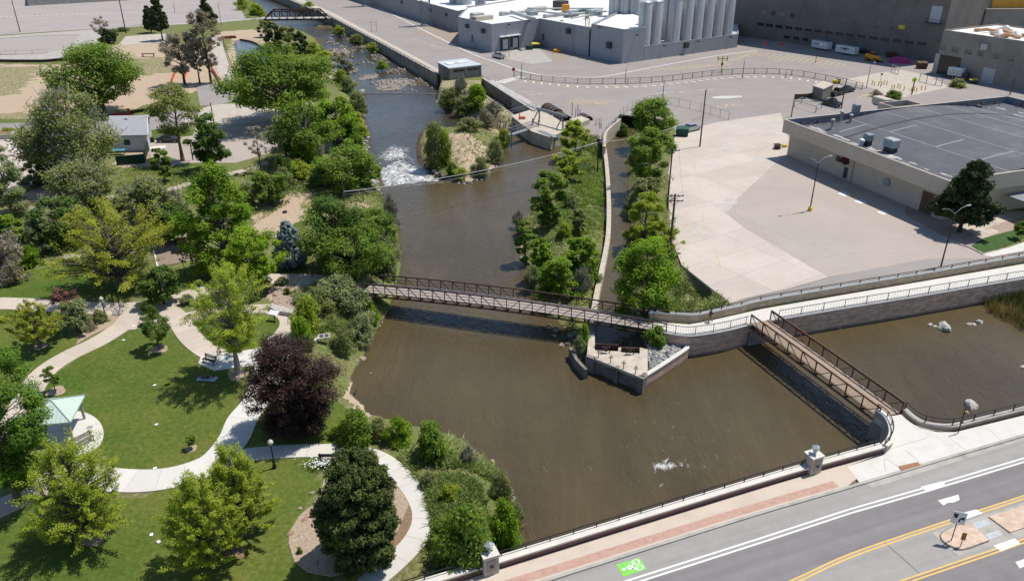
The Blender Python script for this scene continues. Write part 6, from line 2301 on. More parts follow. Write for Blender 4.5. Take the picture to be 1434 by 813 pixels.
T("juniper",384,70,32,13,"dark juniper by the little pond below the old truss bridge")
T("juniper",422,79,41,11,"dark upright juniper right of the other juniper below the old truss bridge")
T("sage",372,52,28,11,"pale grey green willow left of the dark juniper below the old bridge")
T("olive",404,66,38,14,"olive green willow between the two dark junipers")
T("bud",482,109,70,17,"rusty brown and green willow on the rocky river bank")
T("greenlow",915,192,138,34,"green tree at the head of the narrow canal beside the chain link fence")
T("greenlow",908,254,178,32,"dark green tree on the canal's right bank beside the leaning dark pole",seed=21)
T("olive",906,280,248,22,"olive twiggy tree on the canal's right bank below the dark pole",twigs=1300)
T("lime",903,330,268,31,"yellow green tree on the canal's right bank in the middle",base=.05)
T("lime",928,352,308,25,"yellow green tree behind the tall utility pole by the pale yard",base=.05,seed=41)
T("bright",902,426,326,48,"biggest yellow green round tree at the canal beside the footbridge",seed=42)
T("greenlow",770,306,234,25,"mid green tree standing at the strip's water edge in midstream")
T("lime",797,246,210,20,"low bushy yellow green tree at the top of the strip below the cable",seed=51)
T("greenlow",736,346,303,15,"small green tree on the rocky point of the strip")
T("bright",757,370,330,17,"bright bushy tree at the left edge of the strip",seed=52)
T("bright",815,372,326,24,"bright green tree along the canal wall on the strip",seed=53)
T("bright",782,400,356,28,"bright green tree on the strip just behind the footbridge",seed=54)
T("olive",812,316,292,13,"grey spiky twiggy bush tree in the middle of the strip",twigs=1500)
T("lime",806,207,168,22,"yellow green willow beside the headgate at the top of the strip",seed=56)
T("pine",1343,325,219,40,"dark pine beside the warehouse corner",seed=60,base=.16,lean=.15)
T("young",1424,334,308,8,"thin young sapling on the small lawn at the right edge")
T("young",78,548,513,12,"young sapling with mulch ring above the green roofed shelter")
T("young",269,627,608,6,"tiny green sapling in the mulch ring beside the white path")
T("bare",260,386,345,8,"thin bare sapling beside the brown playground surface",twigs=120)
# --- bushes: a few kinds built once, copied with their own size
BUSH={}
BK={"green":("leaf_green",.19,5200,0),"bright":("leaf_bright",.20,4600,0),"sage":("leaf_sage",.17,4600,350),"olive":("leaf_olive",.17,4200,350),"deep":("leaf_deep",.18,4800,0),"dry":("leaf_brown",.17,1600,1000),"lime":("leaf_lime",.18,4400,100),"twig":("leaf_sage",.17,900,1800)}
for bk_,(lm,ls,nl,tw) in BK.items():
 for v in range(2):
  crown,wood,t_=tree_meshes("bush"+bk_+str(v),2.0,1.5,"dome",.0,34,nl,ls,lm,"bark_grey",300+v*31+len(bk_)*7,clump=.30,stems=3,shell=.2,twigs=tw,trunk_r=.05)
  BUSH[bk_,v]=(crown,wood,t_)
def bush(kind,bx,by,ytop,hw,label,group=None,name="bush",cat="bush",z=None):
 b_=G(bx,by) if z is None else P(bx,by,z)
 H=max(.5,tall(b_,ytop))
 R=hw/(FPX/depth(b_))
 crown,wood,tw=BUSH[kind,int(bx+by) % 2]
 t=thing(name,label,cat,(b_.x,b_.y,b_.z - .05),random.uniform(0,6.28),group)
 t.scale=(R/1.55,R/1.55,H/2.05)
 if wood:addobj("stem",wood,t)
 addobj("foliage",crown,t)
 if tw:addobj("twigs",tw,t)
 return t
B=bush
B("green",500,622,574,30,"broad green bush at the path's end right of the maroon tree")
B("bright",559,618,585,22,"bright green bush between two darker ones above the loop path")
B("green",606,640,592,27,"round dark green bush nearest the water above the loop path")
B("olive",530,612,586,18,"feathery olive bush left of the bright green one")
B("lime",475,612,594,14,"feathery yellow green bush at the foot of the maroon tree")
B("green",650,786,712,42,"big green sumac bush behind the left lantern pillar")
B("bright",706,775,702,26,"bright green sumac bush against the water beside the left lantern pillar")
B("bright",716,783,748,15,"lower bright green sumac bush touching the parapet by the left pillar")
B("olive",700,698,662,18,"olive willow bush on the point of the near left bank")
B("sage",722,735,704,13,"thin grey willow bush leaning over the water near the parapet")
B("lime",630,698,676,16,"yellow green scrub bush in the middle of the near left bank")
B("olive",600,678,660,15,"olive scrub bush beside the loop path's outer edge")
B("twig",655,650,626,12,"bare grey driftwood bush at the water on the near left bank")
B("olive",664,738,712,16,"dry olive bush above the big sumac")
B("green",620,760,728,22,"low green bush beside the loop path near the bottom")
B("sage",470,425,388,34,"wide grey willow bush just below the path to the footbridge")
B("sage",500,445,405,26,"grey willow bush beside the footbridge abutment")
B("olive",450,440,402,24,"olive willow bush below the rock garden")
B("sage",505,475,440,24,"grey green willow bush by the stones at the water's edge")
B("lime",430,468,414,24,"vivid lime bush beside the small interpretive sign")
B("bright",424,486,445,18,"vivid green bush at the top of the maroon tree")
B("bright",520,455,424,12,"bright green shrub below the footbridge abutment")
B("olive",480,492,460,18,"olive bush above the little beach")
B("sage",545,385,330,20,"pale willow bush at the water behind the footbridge's left end")
B("sage",545,345,298,16,"pale willow bush overhanging the brown water left bank")
B("twig",548,315,275,13,"grey twiggy bush over the water left of midstream")
B("olive",612,234,170,21,"large willow on the island's left shore",name="willow_bush")
B("lime",620,232,178,14,"yellow green willow behind the large one on the island")
B("green",634,247,226,10,"deep green bush at the island's lower left tip")
B("lime",645,250,234,13,"yellow green bush in the middle of the island's near end")
B("olive",672,246,220,15,"olive willow on the island's lower right shore")
B("olive",692,228,196,13,"olive willow on the island's right shore")
B("lime",704,206,180,12,"yellow green willow on the island beside the steel walkway")
B("olive",655,182,164,20,"long olive willow along the back of the island")
B("dry",680,180,150,16,"dry brown bush at the back of the island")
B("olive",632,150,122,20,"olive willow below the left part of the gatehouse")
B("twig",645,138,108,12,"grey leafless bush against the gatehouse wall")
B("bright",668,152,118,18,"bright green bush below the right part of the gatehouse")
B("olive",650,158,134,18,"olive bush at the waterline below the gatehouse")
B("twig",690,165,142,16,"grey root tangle along the mossy outer wall")
B("lime",535,97,84,10,"round green bush alone in the rocky river bed")
B("olive",500,62,48,12,"grassy bush at the flood wall's foot")
B("lime",475,50,36,10,"yellow green bush at the foot of the flood wall near the old bridge")
B("lime",520,73,60,11,"yellow green bush farther down the flood wall's foot")
B("lime",455,92,70,18,"yellow green willow on the left bank of the rocky shallows")
B("olive",440,110,84,18,"olive willow between the cottonwood and the rocky shallows")
B("lime",440,78,58,13,"small yellow green bush at the bend above the rocky shallows")
B("bright",818,482,454,10,"leggy bright green plant beside the gate platform",z=-1.6)
B("sage",812,492,470,9,"pale weedy plant on the low mossy wall",z=-1.6)
B("green",917,484,456,18,"dense green bush between the footbridge end and the grey riprap",z=-1.5)
B("sage",800,290,268,14,"pale dry bush in the middle of the strip")
B("lime",790,330,310,12,"yellow green bush behind the leaning white marker on the strip")
B("sage",745,408,372,14,"grey bush at the strip's lower left edge")
B("twig",812,412,375,16,"grey leafless bush on the strip just above the footbridge")
B("deep",770,405,378,16,"dark green bush at the strip's shore behind the footbridge")
B("green",820,395,362,20,"green bush beside the canal wall behind the footbridge")
B("twig",725,320,296,10,"dead white branches over the water at the rocky point")
B("olive",500,160,128,16,"olive willow overhanging the water right of the lime green tree")
B("lime",502,188,158,16,"yellow green bush overhanging the water above the grey shore stones")
B("green",500,214,186,15,"green bush just above the narrow tree nearest the foam")
B("sage",490,132,106,13,"grey green willow beside the left end of the upper sill")
B("lime",478,118,96,12,"yellow green willow just behind the white boulder at the upper sill")
B("olive",890,235,205,14,"olive bush hanging over the canal from its right bank")
B("sage",884,300,270,14,"grey bush hanging over the canal in the middle")
B("deep",932,372,345,16,"dark green bush below the tall utility pole")
B("deep",872,190,172,10,"dark bush at the canal head")
B("olive",890,345,315,16,"olive bush over the canal above the biggest round tree")
B("lime",420,250,224,24,"yellow green bush along the foot of the wooden fence")
B("deep",450,262,232,20,"dark green bush behind the split rail fence above the sandy slope")
B("sage",398,265,235,16,"grey bush at the end of the wooden fence")
B("deep",400,255,215,16,"shaded green bush against the wooden fence")
B("olive",350,285,255,20,"olive bush beside the tall cottonwood near the trail")
B("deep",270,330,300,20,"dark green bush above the brown pillar")
B("twig",205,335,300,22,"silver leafless bush in the thicket below the trail")
B("twig",245,300,268,18,"silver leafless bush beside the sunny meadow")
B("twig",75,330,300,20,"silver leafless bush among the shaded thicket")
B("dry",20,395,362,20,"brown bush lying at the left lawn's edge")
B("bright",45,372,345,16,"bright green bush at the lawn's edge left of the stone steps")
B("deep",152,372,338,22,"dark green bush behind the wide yellow green tree")
B("deep",215,445,426,11,"blue green low shrub at the left of the dark tree's mulch bed")
B("sage",262,425,412,12,"blue green low shrub at the right of the dark tree's mulch bed")
B("deep",205,438,420,8,"small dark shrub at the tip of the junction mulch bed")
B("sage",140,450,432,14,"pale silvery shrub in the mulch bed by the lamp post")
B("dry",128,462,448,10,"dry straw coloured shrub in the mulch bed by the lamp post")
B("sage",395,398,388,10,"low grey shrub beside the path above the rock garden")
B("deep",402,412,402,6,"small dark shrub among the red rocks")
B("sage",418,425,414,9,"pale low shrub below the red rocks")
B("lime",462,668,660,5,"small yellow shrub left of the big dark pine")
B("sage",440,722,713,6,"small grey agave like shrub on the rocky bed")
B("green",420,774,765,5,"small green shrub at the bed's lower edge")
B("green",1252,137,126,14,"low green shrub in the planter beside the pedestrian crossing")
B("dry",1226,136,125,9,"dry brown shrub in the planter beside the green one")
B("olive",1340,122,110,14,"olive shrub in the bed in front of the black doorway")
B("lime",12,188,178,16,"yellow green shrubs filling the concrete planter box at the left edge")
B("olive",160,50,40,8,"olive bush right of the round dark brown bush")
B("deep",172,44,38,10,"low green weeds along the lot edge by the pole")
B("deep",450,296,276,14,"green bush on the sandy slope")
B("lime",338,14,-4,10,"green bushes lining the far river bank left of the old bridge")
B("lime",360,22,4,14,"yellow green bushes on the far river bank next to the old bridge")
B("lime",432,16,2,10,"green bushes on the bank between the far river and the flood wall")
B("lime",330,-2,-20,14,"tallest green bushes at the very top of the far river bank")
# --- white flowers by the bench, ground cover, reeds
fl=thing("flower_clump","clump of white flowers beside the bench near the big dark pine","flowers",P(457,652))
rng=np.random.default_rng(5)
pp_=rng.normal(0,1,(240,3))*np.array([.9,.35,.08])+np.array([0,0,.42])
V,F=leaf_cards(rng,pp_,rand_dirs(rng,240)*.3+np.array([0,0,1]),.14,.9)
addobj("petals",npmesh("petals",V,F,MATS["trim_white"]),fl)
pp_=rng.normal(0,1,(900,3))*np.array([.95,.4,.12])+np.array([0,0,.2])
V,F=leaf_cards(rng,pp_,rand_dirs(rng,900),.22,.3)
addobj("foliage",npmesh("flower_leaves",V,F,MATS["leaf_deep"],{"tint":("FACE",rng.uniform(0,1,900))}),fl)
def tufts(name,polys,n,h,w,m,blades,seed,kindz=True,clear=None,clumpy=True):
 rng=np.random.default_rng(seed)
 pts=[]
 for pl,share in polys:
  pw=[G(*q) if kindz else P(*q) for q in pl]
  xs_,ys_=[v.x for v in pw],[v.y for v in pw]
  k=int(n*share)
  q=np.stack([rng.uniform(min(xs_),max(xs_),k*4),rng.uniform(min(ys_),max(ys_),k*4)],1)
  ok=inpoly(q,[(v.x,v.y) for v in pw])
  if clumpy:
   ok &=vnoise(q[:,0],q[:,1],.5,seed)+rng.uniform(-.25,.25,len(q))>.42
  q=q[ok][:k]
  pts.append(q)
 q=np.concatenate(pts)
 z=ground_z(q)
 dry=z>WZ+.08
 q,z=q[dry],z[dry]
 N_=len(q)
 base=np.repeat(np.stack([q[:,0],q[:,1],z],1),blades,axis=0)
 a=rng.uniform(0,2*math.pi,len(base))
 spread_=rng.uniform(0,.22,len(base))*(w*4)
 base=base+np.stack([np.cos(a)*spread_,np.sin(a)*spread_,np.full(len(a),-.03)],1)
 hh=h*rng.uniform(.4,1.25,len(base))*np.repeat(rng.uniform(.5,1.2,N_),blades)
 leanv=rng.normal(0,.8,(len(base),2))
 tip=base+np.stack([leanv[:,0]*hh,leanv[:,1]*hh,hh],1)
 sd_=np.stack([-np.sin(a),np.cos(a),np.zeros(len(a))],1)*w
 V=np.empty((len(base),4,3))
 V[:,0],V[:,1]=base - sd_*.5,base+sd_*.5
 mid_=base*.4+tip*.6
 V[:,2]=tip
 V[:,3]=mid_ - sd_*.6
 V[:,1]=mid_+sd_*.4
 V[:,0]=base
 tint=np.clip(np.repeat(vnoise(q[:,0],q[:,1],.22,seed+3)*1.1 - .1,blades)+rng.normal(0,.2,len(base)),0,1)
 me=npmesh(name,V.reshape(-1,3),np.arange(len(base)*4).reshape(-1,4),MATS[m],{"tint":("FACE",tint)})
 o=addobj(name,me)
 o["kind"]="stuff"
 return o
near_bank=[(560,640),(628,614),(676,642),(716,692),(728,745),(730,775),(640,812),(590,790),(606,730),(596,690),(575,660)]
left_bank=[(400,402),(512,402),(545,432),(520,478),(495,500),(440,470),(428,440)]
up_bank=[(430,240),(530,262),(560,330),(556,392),(430,385),(420,300)]
strip=[(790,202),(848,205),(853,280),(848,350),(834,430),(800,470),(760,405),(726,345),(745,290),(770,240)]
tufts("bank_grass",[(near_bank,.46),(left_bank,.18),(up_bank,.14),(strip,.22)],30000,.45,.10,"blade_bank",5,3)
tufts("strip_grass",[([(795,212),(847,208),(852,280),(850,320),(812,330),(780,345),(775,300),(790,250)],1)],5000,.4,.12,"blade_lawn",5,23)
tufts("bank_grass",[([(855,170),(936,170),(950,372),(985,430),(918,445),(884,330),(880,220)],.6),([(955,372),(1025,428),(985,440),(935,440)],.4)],3200,.5,.11,"blade_bank",4,17)
tufts("island_grass",[([(586,203),(612,241),(645,257),(682,246),(705,212),(700,182),(630,180)],1)],800,.5,.14,"blade_bank",4,4)
tufts("far_bank_grass",[([(430,60),(470,60),(505,125),(480,128),(430,110)],.35),([(466,34),(515,68),(556,98),(545,96),(480,52)],.2),([(325,-10),(365,-8),(392,34),(345,30)],.25),([(405,10),(425,8),(460,30),(440,26)],.2)],3600,.9,.22,"blade_lawn",4,5)
tufts("meadow_grass",[([(100,240),(270,228),(330,250),(330,330),(60,345)],.5),([(340,235),(430,225),(430,270),(350,320)],.3),([(0,300),(60,290),(60,370),(0,380)],.2)],4200,.5,.13,"blade_bank",4,6)
# reeds stand in shallow water at the pond's right end
rng=np.random.default_rng(12)
rp=[(v.x,v.y) for v in W3([(1376,428),(1386,423),(1434,412),(1600,384),(1600,470),(1434,464),(1415,452),(1395,444)],WZ)]
q=np.stack([rng.uniform(min(p[0] for p in rp),max(p[0] for p in rp),26000),rng.uniform(min(p[1] for p in rp),max(p[1] for p in rp),26000)],1)
q=q[inpoly(q,rp)][:9000]
nb=len(q)
base=np.stack([q[:,0],q[:,1],np.full(nb,WZ - .1)],1)
hh=rng.uniform(.7,1.9,nb)
a=rng.uniform(0,6.28,nb)
tip=base+np.stack([rng.normal(0,.25,nb)*hh,rng.normal(0,.25,nb)*hh,hh],1)
sd_=np.stack([-np.sin(a),np.cos(a),np.zeros(nb)],1)*.10
V=np.empty((nb,4,3))
mid_=base*.5+tip*.5
V[:,0],V[:,1],V[:,2],V[:,3]=base,mid_+sd_*.5,tip,mid_ - sd_*.5
o=addobj("reeds",npmesh("reeds",V.reshape(-1,3),np.arange(nb*4).reshape(-1,4),MATS["blade_reed"],{"tint":("FACE",np.clip(vnoise(q[:,0],q[:,1],.35,3)*1.3 - .15+rng.normal(0,.2,nb),0,1))}))
o["kind"]="stuff"
# rocks
def rock_mesh(name,seed,m):
 bm_=bmesh.new()
 bmesh.ops.create_icosphere(bm_,subdivisions=2,radius=1)
 for v in bm_.verts:
  n=mnoise.noise(v.co*1.1+Vector((seed*7.1,seed,0)))*.45+mnoise.noise(v.co*2.6+Vector((seed,0,3)))*.16
  v.co*=1+n
  v.co.z=max(v.co.z,-.45)
 me=bpy.data.meshes.new(name)
 bm_.to_mesh(me)
 bm_.free()
 me.materials.append(MATS[m])
 return me
ROCKS={(m,s):rock_mesh("rock_"+m+str(s),s+1,m) for m in ("rock_pale","rock_tan","rock_grey","rock_red","rock_dark") for s in range(3)}
def rock(m,px,py,wpx,hfrac,label,group=None,z=None,aspect=.8,name="rock"):
 p=P(px,py,z) if z is not None else G(px,py)
 r=wpx/2/(FPX/depth(p))
 o=addobj(name,ROCKS[m,int(px+py) % 3])
 o.location=p
 o.scale=(r,r*aspect,r*hfrac)
 o.rotation_euler=(0,0,(px*1.7) % 6.28*.3)
 tag(o,label,"rock",group)
 return o
g_="pale boulders in the pond"
rock("rock_pale",1322,459,21,.75,"largest pale boulder in the pond, angular with a shaded front",g_,WZ+.1,name="boulder")
rock("rock_pale",1302,455,8,.7,"small round pale boulder left of the pond's largest one",g_,WZ,name="boulder")
rock("rock_pale",1309,457,7,.5,"lowest pale stone touching the pond's largest boulder",g_,WZ,name="boulder")
rock("rock_pale",1371,451,11,.7,"angular pale boulder at the right of three in a row, by the reeds",g_,WZ,name="boulder")
rock("rock_tan",1357,454,10,.4,"flat tan boulder at the left of three in a row, by the reeds",g_,WZ,name="boulder")
rock("rock_pale",1364.5,454,7,.4,"flat middle boulder of three in a row, by the reeds",g_,WZ,name="boulder")
rock("rock_pale",1361,568,22,.7,"pale boulder near the black railing at the pond's near shore",g_,WZ,name="boulder")
rock("rock_tan",1353,577,8,.5,"small tan stone in front of the pond's near shore boulder",g_,WZ,name="boulder")
rock("rock_pale",1432,514,8,.6,"pale boulder cut by the right edge of the pond",g_,WZ,name="boulder")
rock("rock_pale",1376,417,7,.5,"small pale stone at the foot of the reeds",g_,WZ,name="boulder")
rock("rock_grey",1175,459,8,.5,"pale flat stone at the pond wall's foot",None,WZ)
rock("rock_tan",507,502,12,.5,"flat pale rock in the water beside the little beach",None,WZ)
rock("rock_tan",519,522,3,.5,"tiny pale stone alone in the water off the beach",None,WZ)
for i,(x,y,w) in enumerate(((514,482,7),(517,476,6),(520,471,6),(523,466,6),(527,461,6),(531,456,5),(534,451,5),(509,488,8))):
 rock("rock_tan",x,y,w,.6,"tan stone in the row along the shore below the footbridge","tan stones edging the shore below the footbridge",WZ)
for i,(x,y,w) in enumerate(((718,757,11),(724,768,12),(722,748,8),(729,778,10))):
 rock("rock_grey",x,y,w,.8,["upper grey boulder of the shore group by the bright sumac","largest grey boulder at the shore by the bright sumac","smallest grey boulder at the shore above the sumac","lowest grey boulder at the shore nearest the parapet"][i],"grey boulders at the near left shore",None)
for i,(x,y,w,lab) in enumerate(((655,700,12,"flat grey rock half buried on the near left bank"),(640,694,9,"grey rock beside the flat one on the near left bank"),(640,618,8,"pale rock at the near left bank's tip below the round bush"),(660,680,8,"pale rock lying in the scrub nearer the water"),(690,645,7,"pale rock at the waterline among driftwood"))):
 rock("rock_tan",x,y,w,.55,lab)
for i,(x,y,w,m) in enumerate(((420,712,8,"rock_tan"),(415,737,5,"rock_pale"),(414,742,5,"rock_pale"),(407,748,12,"rock_red"),(412,758,8,"rock_pale"),(422,752,7,"rock_pale"),(427,727,11,"rock_red"),(443,789,10,"rock_grey"),(448,705,8,"rock_red"),(437,690,8,"rock_tan"),(452,760,9,"rock_grey"),(490,782,12,"rock_grey"),(524,776,9,"rock_grey"),(455,774,7,"rock_tan"))):
 rock(m,x,y,w,.7,{"rock_tan":"tan rock on the bed left of the big dark pine","rock_pale":"white rock on the bed's edge left of the big dark pine","rock_red":"reddish rock on the bed left of the big dark pine","rock_grey":"grey rock on the bed under the big dark pine"}[m],{"rock_tan":"tan rocks left of the dark pine","rock_pale":"white rocks left of the dark pine","rock_red":"reddish rocks left of the dark pine","rock_grey":"grey rocks under the dark pine"}[m])
rr_=random.Random(6)
for i in range(26):
 x,y=rr_.uniform(384,422),rr_.uniform(403,428)
 m=rr_.choice(["rock_red","rock_red","rock_tan"])
 rock(m,x,y,rr_.uniform(5,9),.7,{"rock_red":"red rock in the rock garden below the path","rock_tan":"tan rock in the rock garden below the path"}[m],{"rock_red":"red rocks of the rock garden","rock_tan":"tan rocks of the rock garden"}[m])
for i,(x,y,w) in enumerate(((738,330,9),(733,338,8),(728,346,9),(725,352,8),(741,347,10),(735,354,8),(730,361,7),(738,366,8),(745,374,7))):
 rock("rock_tan",x,y,w,.7,"tan rock heaped on the strip's rocky point","tan rocks on the strip's point")
for i,(x,y,w) in enumerate(((779,462,13),(790,474,12),(786,484,11),(770,457,9),(799,470,12),(795,482,10),(806,466,10),(750,437,14),(776,470,8))):
 rock("rock_dark" if i % 2 else "rock_tan",x,y,w,.7,["brown rock below the footbridge at the strip's end","dark wet rock below the footbridge at the strip's end"][i % 2],["brown rocks at the strip's end","dark rocks at the strip's end"][i % 2])
rr_=random.Random(8)
for i in range(34):
 t=i/33
 q=[(588,218),(600,234),(614,244),(630,252),(646,258),(663,256),(680,248),(695,234),(703,215)]
 k=min(7,int(t*8))
 a,b_=q[k],q[k+1]
 f=t*8 - k
 x,y=a[0]+(b_[0] - a[0])*f,a[1]+(b_[1] - a[1])*f
 rock("rock_grey" if i % 3 else "rock_dark",x+rr_.uniform(-2,2),y+rr_.uniform(-2,1),rr_.uniform(4,8),.7,["dark rock along the island's shore","grey rock along the island's shore","grey rock along the island's shore"][i % 3],["dark rocks round the island","grey rocks round the island","grey rocks round the island"][i % 3])
rock("rock_pale",507,131,10,1.2,"white concrete boulder at the left end of the upper sill",None,WZ2,name="boulder")
def rubble(name,polys,n,r,mats_,seed,zfix=None):
 """uncountable loose stones as one object per tone"""
 rng=np.random.default_rng(seed)
 for mi,m in enumerate(mats_):
  bm_=bmesh.new()
  bmesh.ops.create_icosphere(bm_,subdivisions=1,radius=1)
  tv=np.array([v.co[:] for v in bm_.verts])
  tf=np.array([[v.index for v in f.verts] for f in bm_.faces])
  bm_.free()
  VV,FF=[],[]
  cnt=0
  for pl,share in polys:
   pw=[P(*q,zfix if zfix is not None else 0) for q in pl]
   k=int(n*share/len(mats_))
   xs_,ys_=[v.x for v in pw],[v.y for v in pw]
   q=np.stack([rng.uniform(min(xs_),max(xs_),k*5),rng.uniform(min(ys_),max(ys_),k*5)],1)
   q=q[inpoly(q,[(v.x,v.y) for v in pw])][:k]
   z=np.full(len(q),zfix) if zfix is not None and name=="riprap" else ground_z(q)
   if name=="river_stones":
    kk_=z>WZ2 - .15
    q,z=q[kk_],z[kk_]
   for (x,y),zz in zip(q,z):
    s=r*rng.uniform(.45,1.5)
    jit=tv*(1+rng.normal(0,.22,(len(tv),1)))
    a=rng.uniform(0,6.28)
    R_=np.array([[math.cos(a),-math.sin(a),0],[math.sin(a),math.cos(a),0],[0,0,1]])
    VV.append((jit*np.array([s,s*rng.uniform(.6,1),s*rng.uniform(.5,.85)])) @ R_.T+np.array([x,y,zz+s*.15]))
    FF.append(tf+cnt*len(tv))
    cnt+=1
  o=addobj(name,npmesh(name,np.concatenate(VV),np.concatenate(FF),MATS[m]))
  o["kind"]="stuff"
rubble("riprap",[([(907.5,490),(908,522),(945,500),(962,488),(960,474),(930,466),(908,474)],1)],420,.34,["rock_grey","rock_pale","rock_bluegrey" if "rock_bluegrey" in MATS else mat("rock_bluegrey",(.20,.215,.23),.9,.25,2.5,.4).name],3,-1.5)
rubble("river_stones",[([(500,127),(612,131),(604,116),(560,95),(520,70),(480,44),(462,44),(455,62),(470,92),(495,118)],1)],1700,.34,["rock_grey","rock_tan","rock_pale"],4,-3)
rubble("shore_stones",[([(507,125),(515,180),(514,215),(536,258),(528,262),(506,218),(505,150)],.6),([(505,213),(520,230),(530,240),(490,232)],.4)],420,.35,["rock_grey","rock_pale"],5)
rubble("shore_stones",[([(628,608),(676,636),(704,664),(722,690),(733,745),(724,745),(700,690),(672,650),(630,618)],1)],260,.22,["rock_tan","rock_grey"],6,-2.6)
# poles, lamps, cables
def wood_utility(px,py,ytop,label,arms=1,r=.15,m="wood_pole",base_fn=P,rz=0.0,transformer=False):
 b_=base_fn(px,py)
 H=tall(b_,ytop)
 t=thing("utility_pole",label,"utility pole",b_,rz)
 MB().tube([(0,0,-.2),(0,0,H)],r*1.15,9,r*.8).build("shaft",MATS[m],t,True)
 for k in range(arms):
  z=H - .35 - k*.75
  a=MB()
  a.bar((-1.25,.16,z),(1.25,.16,z),.12,.12)
  a.bar((-.7,.16,z - .05),(0,.1,z - .6),.05)
  a.bar((.7,.16,z - .05),(0,.1,z - .6),.05)
  ao=a.build("crossarm",MATS["wood_grey" if k==0 else m],t,True)
  ins=MB()
  for x in (-1.15,-.5,.5,1.15):
   ins.lathe((x,.16,z+.06),[(.04,0),(.07,.06),(.03,.2)],6)
  ins.build("insulator",MATS["metal_dark"],ao,True)
 return t,b_,H
pc,pcb,pcH=wood_utility(936.6,365,271.5,"tall brown utility pole with double crossarms at the pale yard's corner",2,.17)
pd_,pdb,pdH=wood_utility(934,293,208.5,"dark leaning utility pole with one crossarm behind the canal trees",1,.14,"wood_pole_dark")
pe,peb,peH=wood_utility(980,205.5,125.5,"tall thin dark pole with small fittings in the pale concrete yard",0,.14,"wood_pole_dark")
pf,pfb,pfH=wood_utility(836.5,241,192,"short dark pole on the grassy strip in midstream",0,.13,"wood_pole_dark",G)
pg,pgb,pgH=wood_utility(484,304,246,"brown leaning pole on the left bank holding the river cable",0,.14,"wood_pole")
ph,phb,phH=wood_utility(28.3,45,-2,"black pole at the left edge of the far lot",0,.16,"wood_pole_dark")
pi_,pib,piH=wood_utility(176.5,46.5,-4,"thick dark pole at the far lot beside the dead tree",0,.2,"wood_pole_dark")
pj,pjb,pjH=wood_utility(270.5,224,196,"short dark post on the dirt lot near the black car",0,.12,"wood_pole_dark")
pk,pkb,pkH=wood_utility(1276.5,133,111,"leaning brown pole beside the bollards at the crossing",0,.14,"wood_pole")
pl_,plb,plH=wood_utility(1414,133,108,"brown pole behind the warehouse roof near the right edge",1,.14,"wood_pole")
pm,pmb,pmH=wood_utility(1108,164,139,"short brown pole with a floodlight left of the dark equipment shed",0,.12,"wood_pole")
po,pob,poH=wood_utility(1178,152,110,"tall brown pole behind the warehouse's left corner",0,.14,"wood_pole")
pp2,ppb,ppH=wood_utility(300,176,144,"dark post with a lamp head by the street apron",0,.12,"wood_pole_dark")
def cable(name,label,pts,r,sag,m="cable_grey"):
 mb=MB()
 q=[]
 for a,b_ in zip(pts,pts[1:]):
  for i in range(13):
   t=i/12
   p=Vector(a).lerp(Vector(b_),t)
   p.z -=sag*4*t*(1 - t)
   q.append(p)
 mb.tube(q,r,5,caps=False)
 return tag(mb.build(name,MATS[m]),label,"cable")
ka=pgb+Vector((0,0,pgH*.62))
kbp=pfb+Vector((0,0,pfH*.86))
kc=peb+Vector((0,0,peH*.55))
cable("overhead_cable","thick pale overhead cable spanning the river from the left bank pole",[ka,kbp,kc],.055,1.1)
cable("overhead_cable","thin pale second cable hanging just under the thick river cable",[ka - Vector((0,0,.5)),kbp - Vector((0,0,.35)),kc - Vector((0,0,.4))],.03,1.25)
cable("overhead_wire","thin wire between the double crossarm pole and the dark leaning pole",[pcb+Vector((1.1,.1,pcH)),pdb+Vector((1.1,.1,pdH))],.012,.5,"metal_dark")
def park_lamp(px,py,ytop,label,banner=False):
 b_=P(px,py)
 H=tall(b_,ytop)
 t=thing("park_lamp",label,"lamp post",b_,0,"globe lamp posts in the park")
 s=MB()
 s.lathe((0,0,0),[(.2,0),(.2,.25),(.13,.35),(.12,.8),(.07,.9),(.055,H - .65),(.1,H - .62),(.12,H - .55)],10)
 s.build("post",MATS["metal_black"],t,True)
 g=MB()
 g.lathe((0,0,H - .56),[(.12,0),(.24,.12),(.26,.28),(.17,.45),(.05,.52),(.02,.6)],12)
 g.build("globe",MATS["globe_white"],t,True)
 if banner:
  MB().box((.22,0,H*.58),(.36,.03,.8)).build("banner",mat("banner_pale",(.55,.60,.75),.8,.1,2),t,True)
 return t
park_lamp(384.5,654,615,"globe park lamp beside the path left of the big dark pine")
park_lamp(411.5,377,347,"globe park lamp in front of the blue spruce")
park_lamp(148,443,415,"globe park lamp with a small banner in the mulch bed",True)
park_lamp(62,697,658,"globe park lamp half hidden by the left edge tree")
def lot_light(px,py,ytop,label,heads=2,base=True,arm=1.9,group=None,rz=0.35,m="metal_rust"):
 b_=P(px,py)
 H=tall(b_,ytop)
 t=thing("light_pole",label,"light pole",b_,rz,group)
 s=MB()
 s.tube([(0,0,.5 if base else 0),(0,0,H - .9)],.11,8,.07)
 s.build("shaft",MATS[m],t,True)
 if base:
  MB().lathe((0,0,-.1),[(.38,0),(.36,.75),(.3,.8)],12).build("base",MATS["yellow_paint" if base==1 else "concrete_mid"],t,True)
 for k in range(heads):
  sx=(1,-1)[k]
  a=MB()
  pts=[Vector((sx*arm*u,0,H - .9+1.0*math.sin(u*math.pi/2))) for u in (0,.15,.35,.6,1)]
  a.tube(pts,.03,6)
  ao=a.build("arm",MATS["metal_galv"],t,True)
  h=MB()
  h.cbox((sx*(arm+.35),0,H+.1),(.7,.26,.12),0,.04)
  h.build("lamp_head",MATS["metal_dark" if sx<0 else "metal_galv"],ao,True)
 return t
lot_light(1134,295,221,"tall two headed light pole with yellow base in the middle of the parking lot",2,1)
lot_light(1317.5,373,291,"tall two headed light pole behind the railing near the warehouse pine",2,0)
